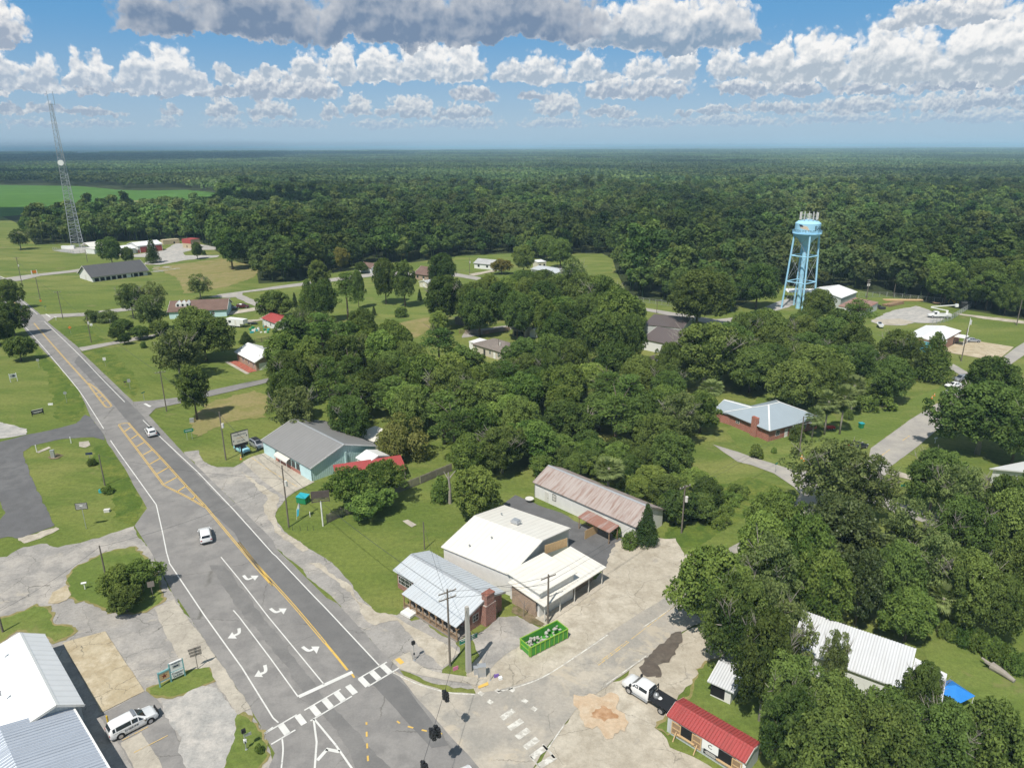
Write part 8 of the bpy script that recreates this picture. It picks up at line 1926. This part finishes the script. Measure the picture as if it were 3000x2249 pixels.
m.build('rib', 'lime', o); m = MB(); [m.box(*r) for r in ((-.03, L + .03, -.08, .06, hh, hh + .09), (-.03, L + .03, wd - .06, wd + .08, hh, hh + .09), (-.03, .08, .06, wd - .06, hh, hh + .09), (L - .08, L + .03, .06, wd - .06, hh, hh + .09))]; m.build('top_rim', 'lime', o); m = MB(); [m.box(*r) for r in ((-.1, 0, .1, .25, .2, hh), (-.1, 0, wd - .25, wd - .1, .2, hh), (-.08, 0, .25, wd - .25, .9, 1.0))]; m.build('tail_gate', 'lime', o)
rgx = random.Random(5); m = MB()
for i in range(46):
    x, y = rgx.uniform(.4, L - .4), rgx.uniform(.3, wd - .3); s_ = rgx.uniform(.08, .3); m.box(-s_, s_, -s_ * .6, s_ * .6, -.05, .08, Matrix.Translation((x, y, rgx.uniform(.7, 1.2))) @ Matrix.Rotation(rgx.random() * 6, 4, 'Z') @ Matrix.Rotation(rgx.uniform(-.5, .5), 4, 'X'))
q = m.build('debris', 'concrete_post', loc=(a_.x, a_.y, 0), rz=an); tag(q, 'heap of pale building debris filling the green waste container', 'debris', kind='stuff')
# mattress and other small things
q = P('a', 380, 1210); o = empty('mattress', (q.x, q.y, .1), R_(-38), 'pair of dirty white mattress halves dumped beside the porch', 'mattress'); 
for s in (-1, 1): m = MB(); m.box(-.95, .95, *sorted((s * .03, s * .75)), 0, .35); m.build('cushion', 'sand_white', o)
def box_obj(name, k, x, y, sx, sy, sz, mat, label, cat, rz=30, z=0., top=None):
    q = P(k, x, y); m = MB(); m.box(-sx / 2, sx / 2, -sy / 2, sy / 2, 0, sz)
    if top: m.box(-sx / 2 - .04, sx / 2 + .04, -sy / 2 - .04, sy / 2 + .04, sz, sz + .06)
    return tag(m.build(name, mat, loc=(q.x, q.y, z), rz=R_(rz)), label, cat)
o = box_obj('signal_cabinet', 'p', 660, 1640, 1.0, .7, 1.5, 'galvanised', 'tall grey steel signal cabinet on the corner grass', 'cabinet', 8, top=1); box_obj('signal_cabinet', 'p', 500, 1600, .5, .5, 1.0, 'galvanised', 'lower grey cabinet left of the tall signal cabinet', 'cabinet', 8, top=1)
box_obj('equipment_cabinet', 'C', 432, 388, .7, .6, 1.7, 'galvanised', 'grey equipment cabinet on the mulch circle in the left verge', 'cabinet', 15, top=1)
box_obj('utility_box', 'B', 1555, 1345, .9, .7, .9, 'galvanised', 'grey utility box on the grass below the upright oak', 'box', 20, top=1); box_obj('utility_box', 'C', 868, 825, .9, .6, .45, 'off_white', 'low pale utility box in the grass below the bare pole', 'box', 10, top=1); box_obj('teal_box', 'C', 820, 668, .7, .5, .6, 'bin_teal', 'small blue green box at the foot of the bare pole', 'box', 10)
box_obj('yard_sign', 'G', 1755, 865, .7, .05, .55, 'pink', 'little pink yard sign on the corner grass', 'sign', 30); box_obj('yard_sign', 'J', 150, 925, .6, .1, .5, 'purple', 'purple yard sign at the lot corner', 'sign', 20); box_obj('bag', 'J', 182, 940, .45, .4, .35, 'white_paint', 'white bag beside the purple yard sign', 'bag', 20)
q = P('J', 100, 950); m = MB(); m.tube([(0, 0, 0), (0, 0, 1.9)], .05, 8); m.lathe([(.14, 0), (.12, .1)], 10); tag(m.build('corner_post', 'galvanised', loc=(q.x, q.y, 0)), 'short pale post at the lot corner', 'post')
q = P('D', 880, 1310); m = MB(); m.tube([(0, 0, 0), (0, 0, 1.25)], .1, 12); m.lathe([(.1, 1.25), (.05, 1.32)], 12); tag(m.build('bollard', 'yellow_paint_metal', loc=(q.x, q.y, .05)), 'yellow bollard behind the patrol suv', 'bollard')
q = P('C', 300, 345); m = MB(); m.tube([(0, 0, 0), (0, 0, 1.4)], .09, 8); m.tube([(0, 0, 1.4), (0, 0, 1.75)], .095, 8); tag(m.build('marker_post', 'sand_white', loc=(q.x, q.y, 0)), 'white marker post with orange top by the side drive', 'post'); q = P('C', 577, 270); m = MB(); m.tube([(0, 0, 0), (0, 0, 1.5)], .09, 8); tag(m.build('marker_post', 'white_paint', loc=(q.x, q.y, 0)), 'plain white marker post at the top of the grass verge', 'post')
q = P('e', 658, 1385); m = MB(); m.tube([(0, 0, 0), (0, 0, 1.0)], .08, 8); tag(m.build('marker_post', 'white_paint', loc=(q.x, q.y, 0)), 'small white post on the grass near the feather flag', 'post')
def mailbox(k, x, y, l, mat='white_paint', post='white_paint'):
    q = P(k, x, y); o = empty('mailbox', (q.x, q.y), R_(20), l, 'mailbox'); m = MB(); m.box(-.05, .05, -.05, .05, 0, 1.05); m.build('post', post, o); m = MB(); m.tube([(-.35, 0, 1.15), (.35, 0, 1.15)], .16, 10); m.build('box', mat, o, smooth=True)
mailbox('D', 690, 215, 'white mailbox with a black cap on the grass island'); mailbox('B', 1018, 1050, 'black mailbox by the grey road sign', 'black_paint', 'wood'); mailbox('B', 455, 520, 'white mailbox at the upper side street'); mailbox('L', 1490, 545, 'white mailbox beside the station road')
def cone(k, x, y, l, g=None):
    q = P(k, x, y); o = empty('traffic_cone', (q.x, q.y), 0, l, 'traffic cone', g); m = MB(); m.box(-.2, .2, -.2, .2, 0, .04); m.lathe([(.15, .04), (.05, .85)], 12); m.build('body', 'orange', o); m = MB(); m.lathe([(.112, .4), (.09, .58)], 12); m.build('band', 'white_paint', o)
cone('f', 510, 1050, 'orange traffic cone at the foot of the cream pharmacy sign')
for x, y, l in ((410, 670, 'orange cone nearest the lamp pole by the brick house'), (425, 690, 'second orange cone beside the brick house lamp pole'), (470, 702, 'orange cone lying furthest right of the lamp pole'), (1465, 185, 'left orange cone on the mown grass by the station road'), (1485, 165, 'right orange cone on the mown grass by the station road')): cone('L', x, y, l)
for x, y, w_, m_, lid, l in ((890, 425, .7, 'bin_green', 'bin_teal', 'green wheeled bin with a turquoise lid on the brick house lawn'), ):
    q = P('L', x, y); o = empty('wheeled_bin', (q.x, q.y), R_(10), l, 'bin'); m = MB(); m.add([(sx * r, sy * r, z) for z, r in ((.05, .36), (1.2, .48)) for sx, sy in ((-1, -1), (1, -1), (1, 1), (-1, 1))], [(0, 3, 2, 1), (4, 5, 6, 7), (0, 1, 5, 4), (1, 2, 6, 5), (2, 3, 7, 6), (3, 0, 4, 7)]); m.build('body', m_, o); m = MB(); m.box(-.52, .52, -.54, .5, 1.2, 1.32); m.build('lid', lid, o)
q = P('L', 640, 435); o = empty('red_wagon', (q.x, q.y), R_(10), 'bright red low cart standing between the palm trunks', 'cart'); m = MB(); m.box(-1., 1., -.5, .5, .35, .75); m.build('tray', 'red_plain', o)
for x in (-.6, .6):
    for s in (-1, 1): wheel(o, x, s * .45, .22, .1, 0)
q = P('M', 1620, 1150); o = empty('canopy', (q.x, q.y), R_(25), 'bright blue canopy on four posts at the edge of the back lawn', 'canopy'); m = MB(); m.add([(-1.5, -1.5, 2.0), (1.5, -1.5, 2.0), (1.5, 1.5, 2.0), (-1.5, 1.5, 2.0), (0, 0, 2.9)], [(0, 1, 4), (1, 2, 4), (2, 3, 4), (3, 0, 4), (3, 2, 1, 0)]); m.build('cover', 'tarp_blue', o)
for sx in (-1.4, 1.4):
    for sy in (-1.4, 1.4): m = MB(); m.bar((sx, sy, 0), (sx, sy, 2.02), .06); m.build('post', 'white_paint', o)
a_, b_ = P('M', 1950, 830, .4), P('M', 2135, 955, .25); m = MB(); m.tube([a_, a_.lerp(b_, .5) + Vector((0, 0, .1)), b_], [.55, .4, .25], 10); m.tube([a_, a_ + Vector((-.8, .9, .5))], [.3, .1], 6); m.tube([a_, a_ + Vector((-1.1, -.2, .7))], [.25, .08], 6); tag(m.build('fallen_log', 'pale_bark'), 'fallen tree trunk lying on the back lawn', 'log')
# bare trunk in the lot with broken limbs
q = P('F', 1708, 895); h = 6.2; o = empty('bare_tree', (q.x, q.y), 0, 'broken off bare pale trunk beside the broad lot tree', 'tree'); m = MB(); m.tube([(0, 0, -.1), (.1, 0, h * .5), (-.1, 0, h)], [.32, .25, .15], 9); m.tube([(0, 0, h * .8), (1.2, .2, h * 1.05)], [.16, .06], 6); m.tube([(0, 0, h * .75), (-1.0, .5, h * 1.0)], [.14, .05], 6); m.build('trunk', 'pale_bark', o, smooth=True)
q = P('I', 880, 400); h = 8.5; o = empty('bare_tree', (q.x, q.y), 0, 'dead leafless tree sticking out of the scrub at the back of the lot', 'tree'); m = MB(); m.tube([(0, 0, 0), (.2, 0, h * .5), (0, 0, h * .7)], [.25, .18, .12], 7); rgx = random.Random(3)
for i in range(8): a = rgx.random() * 6.28; s0_ = Vector((.1, 0, h * rgx.uniform(.4, .7))); e_ = s0_ + Vector((math.cos(a) * 2.4, math.sin(a) * 2.4, rgx.uniform(1.2, 3.))); m.tube([s0_, s0_.lerp(e_, .5) + Vector((0, 0, .3)), e_], [.1, .06, .02], 5)
m.build('trunk', 'pale_bark', o)
# fences
def fence(k, pts, h, mat, label, name='board_fence', gap=.16, post=2.4, kind='board'):
    P3 = [P(k, pts[i], pts[i + 1]) for i in range(0, len(pts), 2)]; o = empty(name, (P3[0].x, P3[0].y), 0, label, 'fence'); org = Vector((P3[0].x, P3[0].y, 0)); m = MB(); mp_ = []
    for a, b in zip(P3[:-1], P3[1:]):
        d = (b - a); L = d.length; d.normalize()
        if kind == 'board':
            for i in range(int(L / gap)): q = a - org + d * (i * gap); m.bar((q.x, q.y, .05), (q.x, q.y, h), gap * .9, .03, up=tuple(d))
        elif kind == 'rail':
            for z in (.35, .75, 1.15): m.bar(tuple(a - org + Vector((0, 0, z * h / 1.3))), tuple(b - org + Vector((0, 0, z * h / 1.3))), .05, .14)
        else:
            for z in (.05, h): m.tube([tuple(a - org + Vector((0, 0, z))), tuple(b - org + Vector((0, 0, z)))], .03, 5)
            n = int(L / .5)
            for i in range(n): q = a - org + d * (i * .5); q2 = q + d * .5; m.bar((q.x, q.y, .05), (q2.x, q2.y, h), .018); m.bar((q2.x, q2.y, .05), (q.x, q.y, h), .018)
        for i in range(int(L / post) + 1): q = a - org + d * (i * post); mp_.append(q)
    m.build('panel', mat, o)
    for q in mp_[:60]: m2 = MB(); m2.box(q.x - .06, q.x + .06, q.y - .06, q.y + .06, 0, h + .1); m2.build('post', mat, o)
fence('e', (880, 1470, 1060, 1385, 1330, 1290, 1620, 1150, 1960, 1010, 2090, 960, 2300, 870, 2500, 790), 1.7, 'weathered_wood', 'grey board fence along the edge of the empty lot', post=2.6)
fence('E', (130, 985, 270, 960, 420, 940), 1.5, 'wood_dark', 'dark rail fence behind the white roofed brick ranch', 'rail_fence', kind='rail'); fence('H', (-150, 905, 40, 915, 260, 880), 1.5, 'wood', 'dark reddish board fence behind the beige house')
fence('H', (1240, 1185, 1440, 1120), 1.9, 'weathered_wood', 'grey board fence beside the little white shed'); fence('E', (700, 425, 980, 385), 1.2, 'dark_metal', 'dark low fence in front of the half hidden forest house', 'rail_fence', kind='rail')
fence('K', (870, 745, 1100, 745, 1350, 775, 1600, 800, 1780, 825), 2.0, 'galvanised', 'chain link fence along the forest side of the utility yard', 'chain_link_fence', kind='mesh', post=3.); fence('K', (1780, 830, 1620, 930, 1440, 985), 2.0, 'galvanised', 'chain link fence on the near side of the utility yard', 'chain_link_fence', kind='mesh', post=3.)
fence('A', (430, 1475, 600, 1503, 800, 1490), 2.0, 'galvanised', 'chain link fence around the mast yard', 'chain_link_fence', kind='mesh', post=3.); fence('H', (1290, 640, 1600, 690), 1.8, 'galvanised', 'chain link fence along the far side of the back street', 'chain_link_fence', kind='mesh', post=3.)
# timber stacks in the utility yard
def logs(k, x, y, n, L, rz, label, mat='wood'):
    q = P(k, x, y); rgx = random.Random(n)
    for i in range(n):
        r = .17; row = i // 9; m = MB(); yy = (i % 9 - 4) * .38 + rgx.uniform(-.05, .05); m.tube([(-L / 2 + rgx.uniform(-.4, .4), yy, .18 + row * .33), (L / 2, yy + rgx.uniform(-.3, .3), .18 + row * .33)], r, 8)
        tag(m.build('utility_pole_log', mat, loc=(q.x, q.y, 0), rz=R_(rz)), label, 'log', label.replace('brown log in', 'logs of'))
logs('K', 1150, 808, 22, 11, 35, 'brown log in the fan shaped timber stack of the yard'); logs('K', 1230, 775, 14, 15, -4, 'brown log in the long timber stack by the yard fence', 'new_wood')
for x, y, w, l in ((1060, 845, 2.2, 'left pallet of yard gear beside the rusty storage shed'), (1025, 830, 2., 'pallet of yard gear right against the storage shed')): box_obj('gear_pallet', 'K', x, y, w, 1.6, 1.0, 'dark_metal', l, 'pallet', 15)
box_obj('propane_tank', 'A', 555, 1462, 8, 2, 2.0, 'white_paint', 'long white gas tank inside the mast yard', 'tank', 5)
q = P('b', 300, 1250); # bare sapling beside the corner house
m = MB(); m.tube([(0, 0, 0), (.1, 0, 2.6)], [.06, .04], 6); m.tube([(.05, 0, 1.6), (.8, .1, 2.7)], [.04, .02], 5); m.tube([(.05, 0, 1.9), (-.6, .2, 2.9)], [.04, .02], 5); o = tag(m.build('sapling', 'weathered_wood', loc=(q.x, q.y, 0)), 'thin leafless sapling between the corner house and the white hall', 'sapling')
for i, (x, y) in enumerate(((385, 1545), (430, 1560), (530, 1560), (625, 1565), (700, 1560))):
    q = P('e', x, y); m = MB(); m.bar((0, 0, 0), (0, 0, .9), .05); tag(m.build('stake', 'dark_metal', loc=(q.x, q.y, 0)), 'thin stake in the row on the grass beside the empty lot', 'stake', 'stakes along the lot verge')
for k, x, y, r, l in (('I', 418, 885, .8, 'round pale table top standing at the end of the long building'),):
    q = P(k, x, y); o = empty('round_table', (q.x, q.y), 0, l, 'table'); m = MB(); m.lathe([(r, .7), (r, .78)], 20); m.build('table_top', 'off_white', o); m = MB(); m.tube([(0, 0, 0), (0, 0, .7)], .12, 8); m.build('leg', 'grey_metal', o)
rgx = random.Random(9)
for i in range(18):
    q = P('B', rgx.uniform(2010, 2190), rgx.uniform(575, 625)); s_ = rgx.uniform(.3, .6); m = MB(); m.box(-s_, s_, -s_ * .7, s_ * .7, 0, rgx.uniform(.3, .8)); tag(m.build('yard_clutter', rgx.choice(['white_paint', 'bin_teal', 'off_white', 'bin_green', 'wood']), loc=(q.x, q.y, 0), rz=rgx.random() * 3), 'piece of the scattered clutter in front of the red roofed cottage', 'clutter', 'clutter in the red cottage yard')
q = P('R', 480, 790)
# mail drop of pale slabs beside the barn
for i in range(14):
    q = P('A', rgx.uniform(1210, 1440), rgx.uniform(1608, 1650)); m = MB(); m.box(-1.6, 1.6, -.45, .45, 0, .2); tag(m.build('stone_slab', 'concrete_post', loc=(q.x, q.y, 0), rz=R_(20) + rgx.uniform(-.2, .2)), 'pale stone slab in the rows right of the dark roofed barn', 'slab', 'pale slabs beside the barn')

# ---------------------------------------------------------------- haze
hm, ht_, ho = newmat('haze')
pv = ht_.new('ShaderNodeVolumePrincipled'); pv.inputs['Color'].default_value = (.52, .81, 1.0, 1); pv.inputs['Density'].default_value = 1.1e-4; pv.inputs['Anisotropy'].default_value = -.35
ht_.l.new(pv.outputs[0], ho.inputs['Volume'])
m = MB(); m.box(-45000, 45000, -400, 45000, -1, 106); hz = m.build('haze', 'haze'); hz['kind'] = 'stuff'

# ---------------------------------------------------------------- cumulus overhead: their shadows lie over the far woods and the crop field
def cloud(cx, cy, z, rx, ry, seed):
    rg_ = random.Random(seed); bm = bmesh.new()
    for i in range(9):
        a = rg_.random() * 6.28; q = rg_.random() ** .5 * .75
        M_ = Matrix.Translation((math.cos(a) * q * rx, math.sin(a) * q * ry, rg_.uniform(0, .12) * rx)) @ Matrix.Diagonal((rx * rg_.uniform(.3, .5), ry * rg_.uniform(.3, .5), min(rx, ry) * rg_.uniform(.16, .3), 1))
        bmesh.ops.create_icosphere(bm, subdivisions=4, radius=1., matrix=M_)
    for v in bm.verts:
        n = mnoise.fractal(v.co / (min(rx, ry) * .35) + Vector((seed, 0, 0)), .6, 2.1, 4); v.co += v.co.normalized() * n * min(rx, ry) * .16
    me = bpy.data.meshes.new('cloud'); bm.to_mesh(me); bm.free(); me.materials.append(MATS['cloud_white']); me.shade_smooth()
    o = bpy.data.objects.new('cloud', me); o.location = (cx + SDIR.x / SDIR.z * z, cy + SDIR.y / SDIR.z * z, z); o['kind'] = 'structure'; link(o)
simple('cloud_white', (.9, .9, .9), 1., 0, .02, .01, 0.)
for q in ((-3000, 4900, 2000, 2500, 2000, 1), (-900, 5200, 1900, 900, 500, 2), (-1500, 1750, 1500, 520, 230, 3), (-560, 740, 1200, 420, 110, 4), (3200, 11500, 3200, 3600, 1700, 5), (8500, 12500, 3300, 2600, 1600, 6), (-5500, 9500, 3000, 2400, 1200, 7), (500, 2600, 1700, 420, 170, 8)): cloud(*q)
